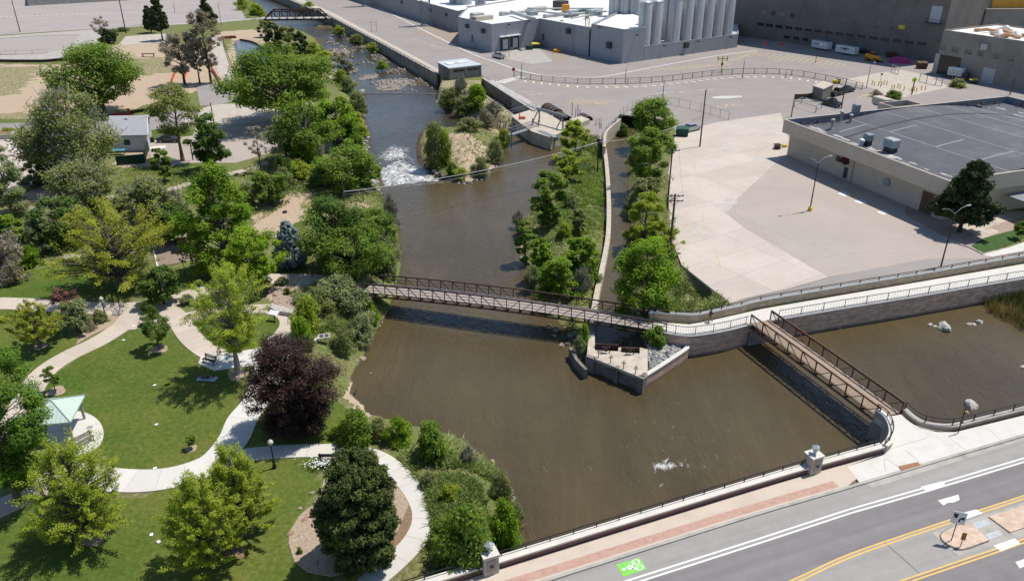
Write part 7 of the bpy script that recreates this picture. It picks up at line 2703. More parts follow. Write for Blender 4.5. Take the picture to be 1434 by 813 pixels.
for px,py,yt,lab,hd in ((730.5,110,85,"dark light pole beside the stop sign at the yard fence's left end",1),(875.5,117,91,"thin dark light pole at the yard fence in front of the grey corner",1),(928,139,108,"thin dark light pole inside the empty lot below the yard fence",1),(1039.5,110,81,"dark light pole at the right part of the yard fence",1),(1142,88,63,"light pole among the yellow hatching in front of the trailers",1),(1100,108,97,"short light pole at the curved end of the yard fence",1),(1213,124,88,"dark light pole at the far right end of the yard fence",1),(713,80,68,"short dark light post beside the silver pickup",1),(1233,122,113,"short dark post at the left row of bollards",0),(310,35,3,"thin grey light pole at the far lot beside the fir",1),(245,18,2,"thin dark light pole behind the two pines",1),(1316.5,107,93,"dark post at the left of the generator trailer",0)):
 lot_light(px,py,yt,lab,hd,0,.6,None,0,"metal_dark")
# fences
def fence(name,label,pxs,h,gap,m,rails=((1.0,.06),(.08,.05)),z=0,pw=.09,smooth=True,infill=None):
 pts=catmull(W3(pxs,z),4) if smooth else W3(pxs,z)
 r=railing(name,label,"fence",pts,h,gap,m,rails,pw)
 if infill:
  mb=MB()
  off=ORG[r]
  for a,b_ in zip(pts,pts[1:]):
   mb.bar(a+Vector((0,0,h*.5)),b_+Vector((0,0,h*.5)),.03,h*.92)
  mb.build("screen",MATS[infill],r)
 return r
fence("yard_fence","long curved black mesh fence across the plant yard",[(720,107),(730,110),(760,114),(800,117),(845,118),(885,117.5),(925,115),(965,110.5),(1005,106),(1045,103.5),(1085,104),(1120,107),(1160,114),(1207,125)],1.6,3.6,"metal_black",((1.0,.1),(.7,.04),(.4,.04),(.1,.08)),.014,.14)
struct(MB().ribbon(catmull(W3([(735,112.5),(800,119.5),(845,120.5),(885,120),(925,117.5),(965,113),(1005,108.5),(1045,106),(1085,106.5),(1120,109.5),(1160,117),(1200,127)]),4),.8,.0,.05).build("fence_kerb",MATS["concrete_mid"]))
kk=resample(catmull(W3([(735,113),(800,120.3),(845,121.5),(885,121),(925,118.5),(965,114),(1005,109.5),(1045,107),(1085,107.5),(1120,110.5),(1160,118),(1200,128)]),4),2.7)
mb=MB()
for i,p in enumerate(kk[:-1]):
 d=(kk[i+1] - p).normalized()
 q=Vector((d.y,-d.x,0))
 mb.ribbon([p+d*.2,p+d*.9+q*1.5],.5,.02,.03)
struct(mb.build("stall_ends",MATS["paint_white"]))
fence("chain_fence","chain link fence round the scrub at the canal head",[(868,166),(880,155),(910,144),(945,148),(985,157),(1020,168)],1.9,3.4,"metal_grey",((1.0,.05),(.05,.04)),0,.08,False)
fence("chain_fence","short chain link gate panel beside the crossing apron",[(1248,101),(1258,105)],2.2,2,"metal_galv",((1.0,.1),(.5,.06),(.05,.08)),0,.12,False)
fence("chain_fence","chain link fence panels left of the generator trailer",[(1287,114),(1300,118),(1318,121)],2.2,3,"metal_grey",((1.0,.1),(.66,.04),(.33,.04),(.05,.08)),0,.14,False)
fence("lot_fence","thin wire fence along the front of the small grey lot, far left",[(-20,77),(25,76.5),(66,74.5)],1.2,5,"metal_grey",((1.0,.06),(.1,.05)),.02,.08)
fence("lot_fence","low pale guard rail beside the thick dark pole at the far lot",[(178,42),(200,38),(212,36)],1.1,4,"metal_galv",((1.0,.12),(.5,.06)),.02,.1)
fence("trail_fence","dark split rail fence beside the path to the footbridge",[(437,387),(462,388),(490,389),(513,391)],1.0,2.4,"wood_brown",((1.0,.1),(.55,.1)),0,.14)
fence("trail_fence","dark split rail fence across the top of the sandy slope",[(405,262),(424,262),(450,266),(478,266),(492,268),(510,282)],1.1,2.6,"wood_brown",((1.0,.1),(.5,.1)),0,.14)
fence("pond_path_rail","thin dark handrail along the pale trail beside the small pond",[(331,108),(324,92),(317,72),(312,58)],1.0,3.2,"metal_dark",((1.0,.08),(.5,.05)),0,.08)
wf=wthing("wooden_fence","tall weathered grey board fence stepping down toward the river","fence",P(404,236))
MB().ribbon(W3([(404,236),(418,230),(434,224),(452,216),(466,210)]),.08,0,2.0).build("boards",MATS["wood_grey"],wf)
mb=MB()
for p in resample(W3([(404,236),(434,224),(466,210)]),2.4):
 mb.bar(p+Vector((0,-.1,0)),p+Vector((0,-.1,2.1)),.14)
mb.build("post",MATS["wood_grey"],wf)
for nm,lab,pxs,h,m in (("privacy_screen","dark green mesh privacy fence round the small yard below the house",[(164,232),(203,228.5),(207,214),(209,205)],1.9,"shade_green"),
         ("privacy_screen","dark green mesh fence at the lower end of the pale concrete yard",[(47,262),(56,260),(72,252)],1.9,"shade_green"),
         ("silt_fence","low black silt fence at the edge of the dirt field by the house",[(181,160),(192,158),(212,155)],.8,"metal_black"),
         ("silt_fence","long low black silt fence along the top of the grass patch, far left",[(-40,86.5),(20,87.5),(60,87.5),(100,85)],.9,"metal_black"),
         ("safety_fence","orange plastic safety fence beside the turnaround under the bare trees",[(296,98),(302,106),(308,117)],1.2,"safety_orange"),
         ("safety_fence","orange plastic safety fence at the leaning bare tree's left side",[(246,103),(242,112),(240,119)],1.2,"safety_orange"),
         ("safety_fence","short orange safety fence between two bare trunks",[(262,100),(259,110)],1.2,"safety_orange"),
         ("safety_fence","rust red barrier fence on the small pond's far rim",[(309,55.5),(322,54),(331,54)],1.0,"safety_red" if "safety_red" in MATS else mat("safety_red",(.30,.08,.05),.8,.2,3).name)):
 f_=wthing(nm,lab,"fence",P(*pxs[0]))
 w=W3(pxs)
 MB().ribbon(w,.05,0,h).build("mesh_sheet",MATS[m],f_)
 mb=MB()
 for p in resample(w,2.2):
  mb.bar(p+Vector((0,.06,0)),p+Vector((0,.06,h+.1)),.07)
 mb.build("post",MATS["metal_dark"],f_)
rbp=wthing("red_barrier","red and tan plastic barrier at the edge of the dirt field by the house","barrier",P(170,161))
MB().ribbon(W3([(158,163),(178,161)]),.5,0,.7).build("body",MATS["red_paint"],rbp)
MB().ribbon(W3([(179.5,161.5),(182.5,161)]),.6,0,1.6).build("end_post",MATS["red_paint"],rbp)
pr_=wthing("pond_wall","dark curved rim round the small pond at the upper left","kerb",P(360,65,-.8))
MB().ribbon(catmull(W3([(336,55.5,-.6),(350,58,-.6),(361,62.5,-.6),(370,69,-.6),(378,78,-.6)],-.6),4),.5,-1.4,-.35).build("edge",MATS["rubber"],pr_)
# vehicles
def car(name,label,cat,loc,rz,L=4.6,W=1.8,H=1.45,paint="car_black",style="sedan"):
 t=thing(name,label,cat,loc,rz)
 # side profile, front at +x
 if style=="sedan":
  low=[(-.5,.35),(-.5,.62),(-.47,.72),(-.30,.74),(.20,.72),(.43,.64),(.5,.50),(.5,.33),(.42,.22),(-.44,.22)]
  cab=[(-.36,.73),(-.24,.99),(-.02,1.0),(.10,.96),(.24,.71)]
 else:
  low=[(-.5,.38),(-.5,.66),(.22,.66),(.46,.62),(.5,.5),(.5,.34),(.42,.26),(-.44,.26)]
  cab=[(-.08,.65),(-.05,.98),(.08,1.0),(.16,.97),(.25,.65)]
 def loft(prof,w0,w1,z_in=0):
  mb=MB()
  n=len(prof)
  ring=lambda y,k:[((x*L*(k if abs(x)>.4 else 1)),y,z*H) for x,z in prof]
  r=[ring(-w0,.97),ring(-w1,1),ring(w1,1),ring(w0,.97)]
  vs=[v for q in r for v in q]
  fs=[tuple(range(n)),tuple(range(4*n - 1,3*n - 1,-1))]
  for k in range(3):
   for i in range(n):
    j=(i+1) % n
    fs.append((k*n+i,(k+1)*n+i,(k+1)*n+j,k*n+j))
  mb.add(vs,fs)
  return mb
 body=loft(low,W/2,W/2 - .12)
 # roof and pillars ride on a darker glasshouse
 o=body.build("body",MATS[paint],t,True)
 n=len(cab)
 mb=MB()
 vs=[(x*L,-W/2*(.90 if z<.8 else .70),z*H) for x,z in cab]+[(x*L,W/2*(.90 if z<.8 else .70),z*H) for x,z in cab]
 fs=[tuple(range(n)),tuple(range(2*n - 1,n - 1,-1))]+[(i,n+i,n+i+1,i+1) for i in range(n - 1)]
 mb.add(vs,fs)
 mb.build("window",MATS["car_glass"],t,True)
 mb=MB()
 zt=max(z for x,z in cab)*H
 xs_=[x*L for x,z in cab if z>.9]
 mb.cbox(((min(xs_)+max(xs_))/2,0,zt+.015),(max(xs_) - min(xs_),W*.70,.05),0,.02)
 mb.build("roof",MATS[paint],t,True)
 if style=="pickup":
  MB().box((-.29*L,0,.662*H),(.38*L,W*.76,.02)).build("cargo_bed",MATS["rubber"],t,True)
 for sx in (-.31,.32):
  for sy in (-1,1):
   wl_=MB().disc((sx*L,sy*(W/2 - .11),.33),(0,1,0),.33,.22,16).build("wheel",MATS["rubber"],t,True)
   MB().disc((sx*L,sy*(W/2+.005),.33),(0,1,0),.19,.02,12).build("rim",MATS["metal_galv"],wl_,True)
 for sy in (-1,1):
  MB().box((.485*L,sy*W*.34,.55*H),(.12,.32,.12)).build("headlight",MATS["globe_white"],t,True)
  MB().box((-.495*L,sy*W*.36,.60*H),(.05,.26,.14)).build("tail_light",MATS["red_paint"],t,True)
 return t
def heading(a,b_):
 A,B_2=P(*a),P(*b_)
 return math.atan2(B_2.y - A.y,B_2.x - A.x)
car("parked_car","black sedan parked on the dirt beside the white house","car",P(237,198.5),heading((222,197),(253,197)),4.9,1.85,1.5)
car("pickup_truck","silver pickup truck parked at the dock corner of the grey plant","pickup truck",P(698,81.5),heading((706,82),(691,77.5)),5.8,2.0,1.9,"car_silver","pickup")
car("pickup_truck","black pickup nearer the camera behind the warehouse's dark shed","pickup truck",P(1171,133.5),heading((1160,137),(1183,131)),5.8,2.0,1.9,"car_black","pickup")
car("parked_car","black car farther left behind the dark equipment shed","car",P(1186,129),heading((1178,131),(1197,127)),4.9,1.9,1.6,"car_black")
car("parked_car","dark blue car in the shade between the white trailer and the orange machine","car",P(1209,75),heading((1203,73.5),(1216,75)),4.7,1.85,1.5)
car("parked_car","silver car half hidden behind the green dumpster in the pale yard","car",P(968,183),heading((958,181),(980,176)),4.8,1.9,1.6,"car_silver")
car("pickup_truck","black pickup in the shade beside the warehouse's left wing","pickup truck",P(1163,148),heading((1150,145),(1178,152)),5.8,2.0,1.9,"car_black","pickup")
def box_trailer(px,py,label,L,rz,marks):
 t=thing("cargo_trailer",label,"trailer",P(px,py),rz,"white cargo trailers by the concrete block building")
 b_=MB().cbox((0,0,1.75),(L,2.4,2.3),0,.06)
 bo=b_.build("body",MATS["car_white"],t,True)
 MB().box((0,0,2.912),(L - .1,2.3,.03)).build("roof",MATS["metal_galv"],bo,True)
 mb=MB()
 for y in (-1.215,1.215):
  if marks:
   mb.bar((-L*.22,y,2.05),(L*.22,y,2.05),.02,.3)
   mb.bar((-L*.12,y,1.65),(L*.10,y,1.65),.02,.16)
  else:
   mb.bar((L*.02,y,2.0),(L*.36,y,2.0),.02,.22)
   mb.bar((L*.1,y,1.6),(L*.3,y,1.6),.02,.14)
 mb.build("lettering",MATS["metal_dark"],bo,True)
 if marks:
  mb=MB()
  for y in (-1.222,1.222):
   mb.add([(-.5,y,2.35),(.5,y,2.35),(0,y,1.35)],[(0,1,2),(2,1,0)])
  mb.build("emblem",MATS["red_paint"],bo,True)
 for sx in (-.06*L,.06*L+.1):
  for sy in (-1,1):
   w=MB().disc((sx - .4,sy*1.12,.36),(0,1,0),.36,.22,14).build("wheel",MATS["rubber"],t,True)
   MB().disc((sx - .4,sy*1.235,.36),(0,1,0),.2,.02,10).build("rim",MATS["metal_galv"],w,True)
 mb=MB()
 mb.bar((L/2,-.8,.55),(L/2+1.3,0,.5),.1)
 mb.bar((L/2,.8,.55),(L/2+1.3,0,.5),.1)
 mb.bar((L/2+1.2,0,.5),(L/2+1.2,0,0),.08)
 mb.build("tow_bar",MATS["metal_dark"],t,True)
 return t
box_trailer(1149.5,69.5,"left white cargo trailer parked at the dark concrete wall",7.2,heading((1165,71),(1135,65)),False)
box_trailer(1185,76.5,"right white cargo trailer with dark lettering and red emblem, nearer the orange machine",7.6,heading((1168,72),(1202,78)),True)
# orange telehandler
th=thing("telehandler","orange telescopic handler parked in the shade before the concrete wall","telehandler",P(1221,86),heading((1210,83),(1234,87)))
MB().cbox((0,0,1.25),(4.6,2.0,.9),0,.15).build("chassis",MATS["machine_orange"],th,True)
cb=MB()
cb.cbox((-.3,.55,2.15),(1.5,.9,1.2),0,.12)
co=cb.build("cab",MATS["car_glass"],th,True)
MB().box((-.3,.55,2.79),(1.6,1.0,.08)).build("roof",MATS["machine_orange"],co,True)
mb=MB()
mb.bar((-2.1,-.45,2.1),(2.8,-.45,1.55),.5,.55)
mb.bar((2.6,-.45,1.6),(3.3,-.45,.5),.35,.45)
mb.build("boom",MATS["machine_orange"],th,True)
mb=MB()
for y in (-.8,-.1):
 mb.bar((3.3,y,.25),(4.5,y,.2),.12,.08)
mb.bar((3.3,-1.0,.5),(3.3,.1,.5),.1,.8)
mb.build("fork",MATS["metal_dark"],th,True)
for sx in (-1.5,1.5):
 for sy in (-1,1):
  w=MB().disc((sx,sy*1.05,.62),(0,1,0),.62,.42,16).build("wheel",MATS["rubber"],th,True)
  MB().disc((sx,sy*1.27,.62),(0,1,0),.3,.03,12).build("rim",MATS["machine_orange"],w,True)
MB().cbox((-1.9,-.1,1.85),(1.0,1.6,.5),0,.12).build("engine_cover",MATS["machine_orange"],th,True)
# covered pink load
pkx=P(1260,88)
bm_=bmesh.new()
bmesh.ops.create_grid(bm_,x_segments=14,y_segments=8,size=1)
for v in bm_.verts:
 x,y=v.co.x,v.co.y
 f=min(1,3.2*(1 - abs(x)))*min(1,3*(1 - abs(y)))
 v.co=Vector((x*3.4,y*1.5,max(0,f)*(1.7+.25*mnoise.noise(Vector((x*3,y*3,2))))))
me=bpy.data.meshes.new("tarp")
bm_.to_mesh(me)
bm_.free()
me.materials.append(MATS["pink_tarp"])
tp_=thing("covered_load","low load wrapped in a bright pink tarpaulin in the shade by the concrete wall","covered load",pkx,heading((1245,86),(1275,88)))
addobj("tarpaulin",me,tp_)
rope=MB()
for x in (-1.6,0,1.6):
 rope.bar((x,-1.5,.05),(x,-1.1,1.5),.05)
 rope.bar((x,-1.1,1.5),(x,1.1,1.5),.05)
rope.build("strap",MATS["metal_dark"],tp_,True)
# generator on a flat trailer
gn=thing("generator_trailer","white generator unit on a dark flat trailer before the black doorway","trailer",P(1338,110),heading((1324,107),(1358,113)))
MB().box((0,0,.75),(8.2,2.3,.25)).build("flat_bed",MATS["metal_dark"],gn,True)
bx_=MB().cbox((-.2,0,2.0),(4.2,2.0,2.2),0,.12).build("generator",MATS["car_white"],gn,True)
mb=MB()
for k in range(5):
 mb.box((-1.7+k*.8,-1.02,1.95),(.5,.06,1.5))
mb.build("louver",MATS["metal_galv"],bx_,True)
MB().cbox((2.9,0,1.5),(1.4,1.6,1.2),0,.1).build("fuel_tank",MATS["metal_dark"],gn,True)
for sx in (-1.4,-.3):
 for sy in (-1,1):
  w=MB().disc((sx,sy*1.1,.4),(0,1,0),.4,.24,14).build("wheel",MATS["rubber"],gn,True)
  MB().disc((sx,sy*1.235,.4),(0,1,0),.2,.02,10).build("rim",MATS["metal_galv"],w,True)
def dumpster(px,py,label,m,rz,w=2.6,d=1.7,h=1.6,lid="metal_dark"):
 t=thing("dumpster",label,"dumpster",P(px,py),rz)
 b_=MB()
 vs=[(-w/2+.1,-d/2+.1,.12),(w/2 - .1,-d/2+.1,.12),(w/2 - .1,d/2 - .1,.12),(-w/2+.1,d/2 - .1,.12),(-w/2,-d/2,h*.85),(w/2,-d/2,h*.85),(w/2,d/2,h),(-w/2,d/2,h)]
 b_.add(vs,[(3,2,1,0),(4,5,6,7),(0,1,5,4),(1,2,6,5),(2,3,7,6),(3,0,4,7)])
 for x in (-w*.3,0,w*.3):
  b_.bar((x,-d/2 - .02,.2),(x,-d/2 - .06,h*.8),.1)
 b_.build("bin",MATS[m],t,True)
 for sx in (-1,1):
  l=MB()
  x=sx*w*.25
  l.add([(x - w*.24,-d/2 - .05,h*.85+.03),(x+w*.24,-d/2 - .05,h*.85+.03),(x+w*.24,d/2,h+.05),(x - w*.24,d/2,h+.05),(x - w*.24,-d/2 - .05,h*.85+.09),(x+w*.24,-d/2 - .05,h*.85+.09),(x+w*.24,d/2,h+.11),(x - w*.24,d/2,h+.11)],
     [(3,2,1,0),(4,5,6,7),(0,1,5,4),(1,2,6,5),(2,3,7,6),(3,0,4,7)])
  l.build("lid",MATS[lid],t,True)
 mb=MB()
 for sx in (-1,1):
  for sy in (-1,1):
   mb.disc((sx*w*.4,sy*d*.35,.09),(0,1,0),.09,.06,8)
 mb.build("caster",MATS["rubber"],t,True)
 return t
dumpster(955,190,"dark green dumpster at the edge of the pale concrete yard","bin_green",-.25,2.8,1.9,1.9,"bin_green")
dumpster(741,69.5,"dark green dumpster with closed lid in the plant's inner corner","bin_green",.1)
dumpster(750.5,67.5,"green dumpster with a bright yellow lid in the plant's inner corner","bin_green",.1,3.0,1.9,1.7,"bin_yellow")
dumpster(780.5,73.5,"small low orange skip against the plant's angled wall","machine_orange",-.3,2.6,1.4,.9,"machine_orange")
dumpster(1362,117,"yellow lidded bin in front of the low concrete building","metal_dark",-.3,2.2,1.6,1.2,"yellow_paint")
dumpster(1410,117.5,"long red skip in the shade at the right edge","red_paint",-.2,4.5,2,1.4,"red_paint")
dumpster(1312,101,"brown rusty tank like bin beside the black doorway","metal_rust",-.2,2.4,2,2.2,"metal_rust")
dumpster(1290,96,"grey brown skip against the dark concrete wall's corner","wood_brown",-.2,3.0,2,2.0,"wood_brown")
dumpster(1247,80.5,"rust red skip behind the pink covered load","metal_rust_light",-.15,3.0,1.8,1.5,"metal_rust_light")
sh=wthing("equipment_shed","dark brown flat roofed shed behind the warehouse's left corner","shed",P(1148,140))
a,b_,c_=P(1136,137),P(1150,142),P(1164,135)
MB().prism([a,b_,c_,c_+a - b_],0,3.0).build("wall",MATS["wood_grey"],sh)
ctr=(a+c_)/2
MB().prism([ctr+(v - ctr)*1.05 for v in (a,b_,c_,c_+a - b_)],3.002,3.25).build("roof",MATS["stucco_tan"],sh)
sh2=wthing("equipment_screen","brown screen wall around gear left of the dark shed","screen",P(1120,140))
MB().ribbon(W3([(1112,139),(1128,138.5),(1137,137)]),.12,0,1.3).build("panel",MATS["wood_brown"],sh2)
rk=wthing("loading_rack","low grey steel rack with a sloping frame by the warehouse's left end","rack",P(1128,150))
mb=MB()
q0,q1,q2,q3=P(1112,150),P(1142,158),P(1150,152),P(1122,145)
for p in (q0,q1,q2,q3):
 mb.bar(p,p+Vector((0,0,1.6)),.14)
for a,b_ in ((q0,q1),(q1,q2),(q2,q3),(q3,q0),(q0,q2)):
 mb.bar(a+Vector((0,0,1.6)),b_+Vector((0,0,1.6)),.12)
mb.build("frame",MATS["metal_grey"],rk)
pt_=thing("timber_stack","stack of brown pallets with an orange cap beside the warehouse's left corner","pallet stack",P(1088,208.5),.3)
mb=MB()
for k in range(4):
 for y in (-.5,0,.5):
  mb.box((0,y,.07+k*.3),(1.2,.12,.1))
 for x in (-.5,-.25,0,.25,.5):
  mb.box((x,0,.16+k*.3),(.14,1.2,.04))
mb.build("pallet",MATS["wood_brown"],pt_,True)
dr=thing("fuel_drum","yellow drum lying at the warehouse's left corner","drum",P(1098.5,206),.2)
MB().tube([(-.45,0,.32),(.45,0,.32)],.31,14).build("shell",MATS["yellow_paint"],dr,True)
mb=MB()
for x in (-.15,.15):
 mb.tube([(x - .02,0,.32),(x+.02,0,.32)],.33,14)
mb.build("hoop",MATS["yellow_paint"],dr,True)
mt=thing("road_marker","small yellow and black striped machine at the yard fence's curved end","machine",P(1171,117),0)
MB().cbox((0,0,.6),(2.0,1.0,.9),0,.1).build("body",MATS["yellow_paint"],mt,True)
MB().cbox((.6,0,1.0),(.9,.9,.5),0,.1).build("hood",MATS["metal_dark"],mt,True)
for sx in (-.6,.6):
 MB().disc((sx,-.5,.25),(0,1,0),.25,.15,10).build("wheel",MATS["rubber"],mt,True)
# bollards at the crossing, stop signs, warning sign
bl=thing("bollard","yellow bollard by the pedestrian crossing behind the warehouse","bollard",P(1224,120.5),0,"yellow bollards at the pedestrian crossing")
MB().lathe((0,0,0),[(.13,0),(.13,1.15),(.1,1.25),(.04,1.28)],8).build("post",MATS["yellow_paint"],bl,True)
for x,y in ((1230,120),(1234,119.5),(1237.5,119),(1241.5,119),(1248.5,125),(1252,124.5),(1257,123),(1260,125),(1265.5,127),(1276,128.5),(1280,127),(1283,129),(1277.5,131),(1290,126),(1295.5,126),(1221,119)):
 c=copy_tree(bl)
 c.location=P(x,y)
fl_=[c for c in bl.children]
def road_sign(px,py,ytop,label,shape,m,sz=.75,rz=0.0,nm="road_sign",post="metal_grey"):
 b_=P(px,py)
 H=tall(b_,ytop)
 t=thing(nm,label,"sign",b_,rz)
 MB().bar((0,0,0),(0,0,H - sz*.2),.07).build("post",MATS[post],t,True)
 n={"oct":8,"diamond":4,"square":4}[shape]
 a0={"oct":math.pi/8,"diamond":0,"square":math.pi/4}[shape]
 pts=[(sz/2*1.1*math.cos(a0+2*math.pi*i/n),sz/2*1.1*math.sin(a0+2*math.pi*i/n)) for i in range(n)]
 zc=H - sz*.5
 mb=MB()
 mb.add([(x,-.05,zc+z) for x,z in pts]+[(x,-.08,zc+z) for x,z in pts],[tuple(range(n)),tuple(range(2*n - 1,n - 1,-1))]+[(i,n+i,n+(i+1) % n,(i+1) % n) for i in range(n)])
 return t,mb.build("plate",MATS[m],t,True),zc
road_sign(719,108,95,"red octagonal sign at the left end of the yard fence","oct","red_paint",.95)
road_sign(1070,73,58,"red octagonal sign left one of two before the trailers","oct","red_paint",1.1)
road_sign(1094,70.5,59.5,"red octagonal sign right one of two before the trailers","oct","red_paint",1.1)
road_sign(1277.5,125,108,"yellow green diamond warning sign among the bollards","diamond","sign_yellow_green",1.5)
road_sign(547,23,13,"small red and white sign on the brick yard by the grey wing","square","red_paint",1.0)
road_sign(1232,118,102,"narrow grey sign back at the left row of bollards","square","metal_grey",.8)
wsg=thing("yellow_frame","yellow painted steel frame around a post in the yard road by the silos","frame",P(1010,101))
mb=MB()
for sx in (-1.4,0,1.4):
 mb.bar((sx,0,3.2),(sx,0,4.8),.25)
mb.bar((-1.4,0,4.0),(1.4,0,4.0),.25)
mb.bar((0,0,0),(0,0,3.3),.2)
mb.build("frame",MATS["yellow_paint"],wsg,True)
MB().lathe((0,0,2.0),[(.35,0),(.35,.7),(.2,.8)],8).build("drum",MATS["red_paint"],wsg,True)
fa=thing("yellow_frame","tall faded yellow steel frame standing on the plant road beside the flood wall","frame",P(524,44))
mb=MB()
for sx in (-1.0,1.0):
 mb.bar((sx,0,0),(sx,0,3.6),.14)
mb.bar((-1.6,0,3.6),(1.6,0,3.6),.14)
mb.bar((-1.0,0,2.4),(1.0,0,2.4),.1)
mb.build("frame",MATS["paint_yellow_worn"],fa,True)
# median sign and object marker
b_=P(1332,756,.13)
H=tall(b_,716.5)
ms=thing("lane_sign","white square sign with two black arrows on the median nose","sign",b_,-.32)
MB().bar((0,0,0),(0,0,H - .1),.06).build("post",MATS["metal_rust"],ms,True)
zc=H - .55
pl=MB().box((0,-.05,zc),(1.05,.03,1.2)).build("plate",MATS["trim_white"],ms,True)
ar=MB()
def flat(mb,pts,y):
 mb.add([(x,y,zc+z) for x,z in pts],[tuple(range(len(pts)))])
# left-leaning solid arrow and hooked right arrow
flat(ar,[(-.40,.12),(-.12,.12),(-.05,.42),(-.22,.36),(-.42,.46)][::-1],-.068)
flat(ar,[(-.32,-.05),(-.14,-.05),(-.08,.14),(-.34,.14)],-.069)
flat(ar,[(.02,-.42),(.14,-.42),(.16,-.18),(.34,-.02),(.24,.08),(.04,-.12)],-.068)
flat(ar,[(.08,.06),(.44,.14),(.40,-.22)][::-1],-.070)
ar.build("arrow",MATS["metal_black"],pl,True)
om=thing("object_marker","short orange and black object marker on the median island","marker",P(1345,764,.13),-.3)
H=tall(P(1345,764,.13),746)
MB().bar((0,0,0),(0,0,H - .2),.05).build("post",MATS["metal_rust"],om,True)
MB().box((0,-.04,H - .3),(.34,.03,.75)).build("plate",MATS["machine_orange"],om,True)
mb=MB()
for z in (-.2,.0,.2):
 mb.box((0,-.062,H - .3+z),(.28,.012,.10))
mb.build("stripe",MATS["metal_dark"],om,True)
cr=thing("walk_sign_post","thin black post standing at the plaza railing","post",P(1341.5,606,.13))
MB().bar((0,0,0),(0,0,tall(P(1341.5,606,.13),571)),.07).build("shaft",MATS["metal_black"],cr,True)
MB().box((0,-.05,1.3),(.3,.03,.3)).build("plate",MATS["metal_dark"],cr,True)
# park furniture
sc=P(85,604)
shl=thing("park_shelter","small open shelter with pale green hipped metal roof on a round pad","shelter",(sc.x,sc.y,.036),.18)
ez,az=2.5,3.75
hx,hy=2.15,2.3
for sx in (-1,1):
 for sy in (-1,1):
  MB().bar((sx*(hx - .45),sy*(hy - .45),0),(sx*(hx - .45),sy*(hy - .45),ez),.2).build("post",MATS["stucco_tan_dark"],shl,True)
vs,fs,uv=[],[],[]
cor=[(-hx,-hy),(hx,-hy),(hx,hy),(-hx,hy)]
for i in range(4):
 a,b2=cor[i],cor[(i+1) % 4]
 k=len(vs)
 vs+=[(a[0],a[1],ez),(b2[0],b2[1],ez),(0,0,az)]
 fs.append((k,k+1,k+2))
 L=math.dist(a,b2)
 uv+=[(0,0),(L,0),(L/2,3)]
k=len(vs)
vs+=[(x,y,ez - .16) for x,y in cor]
fs.append((k+3,k+2,k+1,k))
uv+=[(0,0)]*4
for i in range(4):
 j=(i+1) % 4
 kk2=len(vs)
 vs+=[(cor[i][0],cor[i][1],ez - .16),(cor[j][0],cor[j][1],ez - .16),(cor[j][0],cor[j][1],ez),(cor[i][0],cor[i][1],ez)]
 fs.append((kk2,kk2+1,kk2+2,kk2+3))
 uv+=[(.2,0)]*4
me=bpy.data.meshes.new("shelter_roof")
me.from_pydata(vs,[],fs)
me.uv_layers.new(name="UVMap").data.foreach_set("uv",[c for p in uv for c in p])
me.materials.append(MATS["roof_green"])
ro_=addobj("roof",me,shl)
mb=MB()
for x,y in cor:
 mb.bar((x,y,ez+.03),(0,0,az+.03),.1)
mb.build("hip_cap",MATS["roof_green"],ro_,True)
def bench(px,py,rz,label,L=1.9,m="wood_grey",z=.03):
 t=thing("park_bench",label,"bench",P(px,py,z),rz)
 mb=MB()
 for y in (-.2,-.05,.1):
  mb.box((0,y,.45),(L,.12,.05))
 mb.build("seat",MATS[m],t,True)
 mb=MB()
 for k in range(3):
  mb.box((0,.24+k*.04,.58+k*.14),(L,.04,.11))
 mb.build("backrest",MATS[m],t,True)
 for sx in (-L*.42,L*.42):
  lg=MB()
  lg.bar((sx,-.22,0),(sx,-.22,.45),.07)
  lg.bar((sx,.2,0),(sx,.3,.95),.07)
  lg.bar((sx,-.22,.43),(sx,.24,.43),.07)
  lg.build("leg",MATS["metal_black"],t,True)
 return t
bench(464,643,math.pi,"dark bench facing the path left of the big dark pine",2.2,"metal_dark",.04)
bench(116,622,.95,"grey bench on the round pad beside the shelter",2.3,"wood_grey",.05)
bench(294,508,-.45,"dark bench on the pale stone terrace beside the tall ash",1.8,"wood_brown",.06)
bn=wthing("picnic_bench","small rusty picnic table standing in the dirt field, upper left","picnic table",P(208,79.5))
c=P(208,79.5)
mb=MB()
mb.box(c+Vector((0,0,.95)),(4.4,1.2,.12))
mb.build("table_top",MATS["metal_rust"],bn)
mb=MB()
for sx in (-1.8,1.8):
 mb.bar(c+Vector((sx,-.4,0)),c+Vector((sx,.3,.9)),.16)
 mb.bar(c+Vector((sx,.4,0)),c+Vector((sx,-.3,.9)),.16)
mb.build("leg",MATS["metal_rust"],bn)
isg=thing("interpretive_sign","small tilted dark interpretive panel on two grey legs above the beach","sign",G(455,480),.2)
MB().bar((-.5,0,0),(-.5,0,1.0),.09).build("leg",MATS["metal_grey"],isg,True)
MB().bar((.5,0,0),(.5,0,1.0),.09).build("leg",MATS["metal_grey"],isg,True)
ip=MB().box((0,0,.98),(1.25,.6,.06),0,Matrix.Rotation(math.radians(28),3,"X")).build("panel",MATS["trim_white"],isg,True)
mb=MB()
R28=Matrix.Rotation(math.radians(28),3,"X")
for x in (-.3,.3):
 q=R28 @ Vector((x,0,.036))
 mb.box((q.x,q.y,.98+q.z),(.52,.48,.012),0,R28)
mb.build("picture",MATS["metal_dark"],ip,True)
isg2=thing("interpretive_sign","pale tilted sign panel by the inner lawn beside the rock ledge","sign",P(385,448),-.3)
MB().bar((0,0,0),(0,0,1.0),.1).build("leg",MATS["metal_dark"],isg2,True)
MB().box((0,0,1.06),(1.3,.7,.06),0,R28).build("panel",MATS["trim_white"],isg2,True)
bp_=thing("brick_pillar","square brown brick pillar at the edge of the playground surface","pillar",P(258,351))
MB().cbox((0,0,1.2),(1.3,1.3,2.4),.3,.04).build("shaft",MATS["wood_brown"],bp_,True)
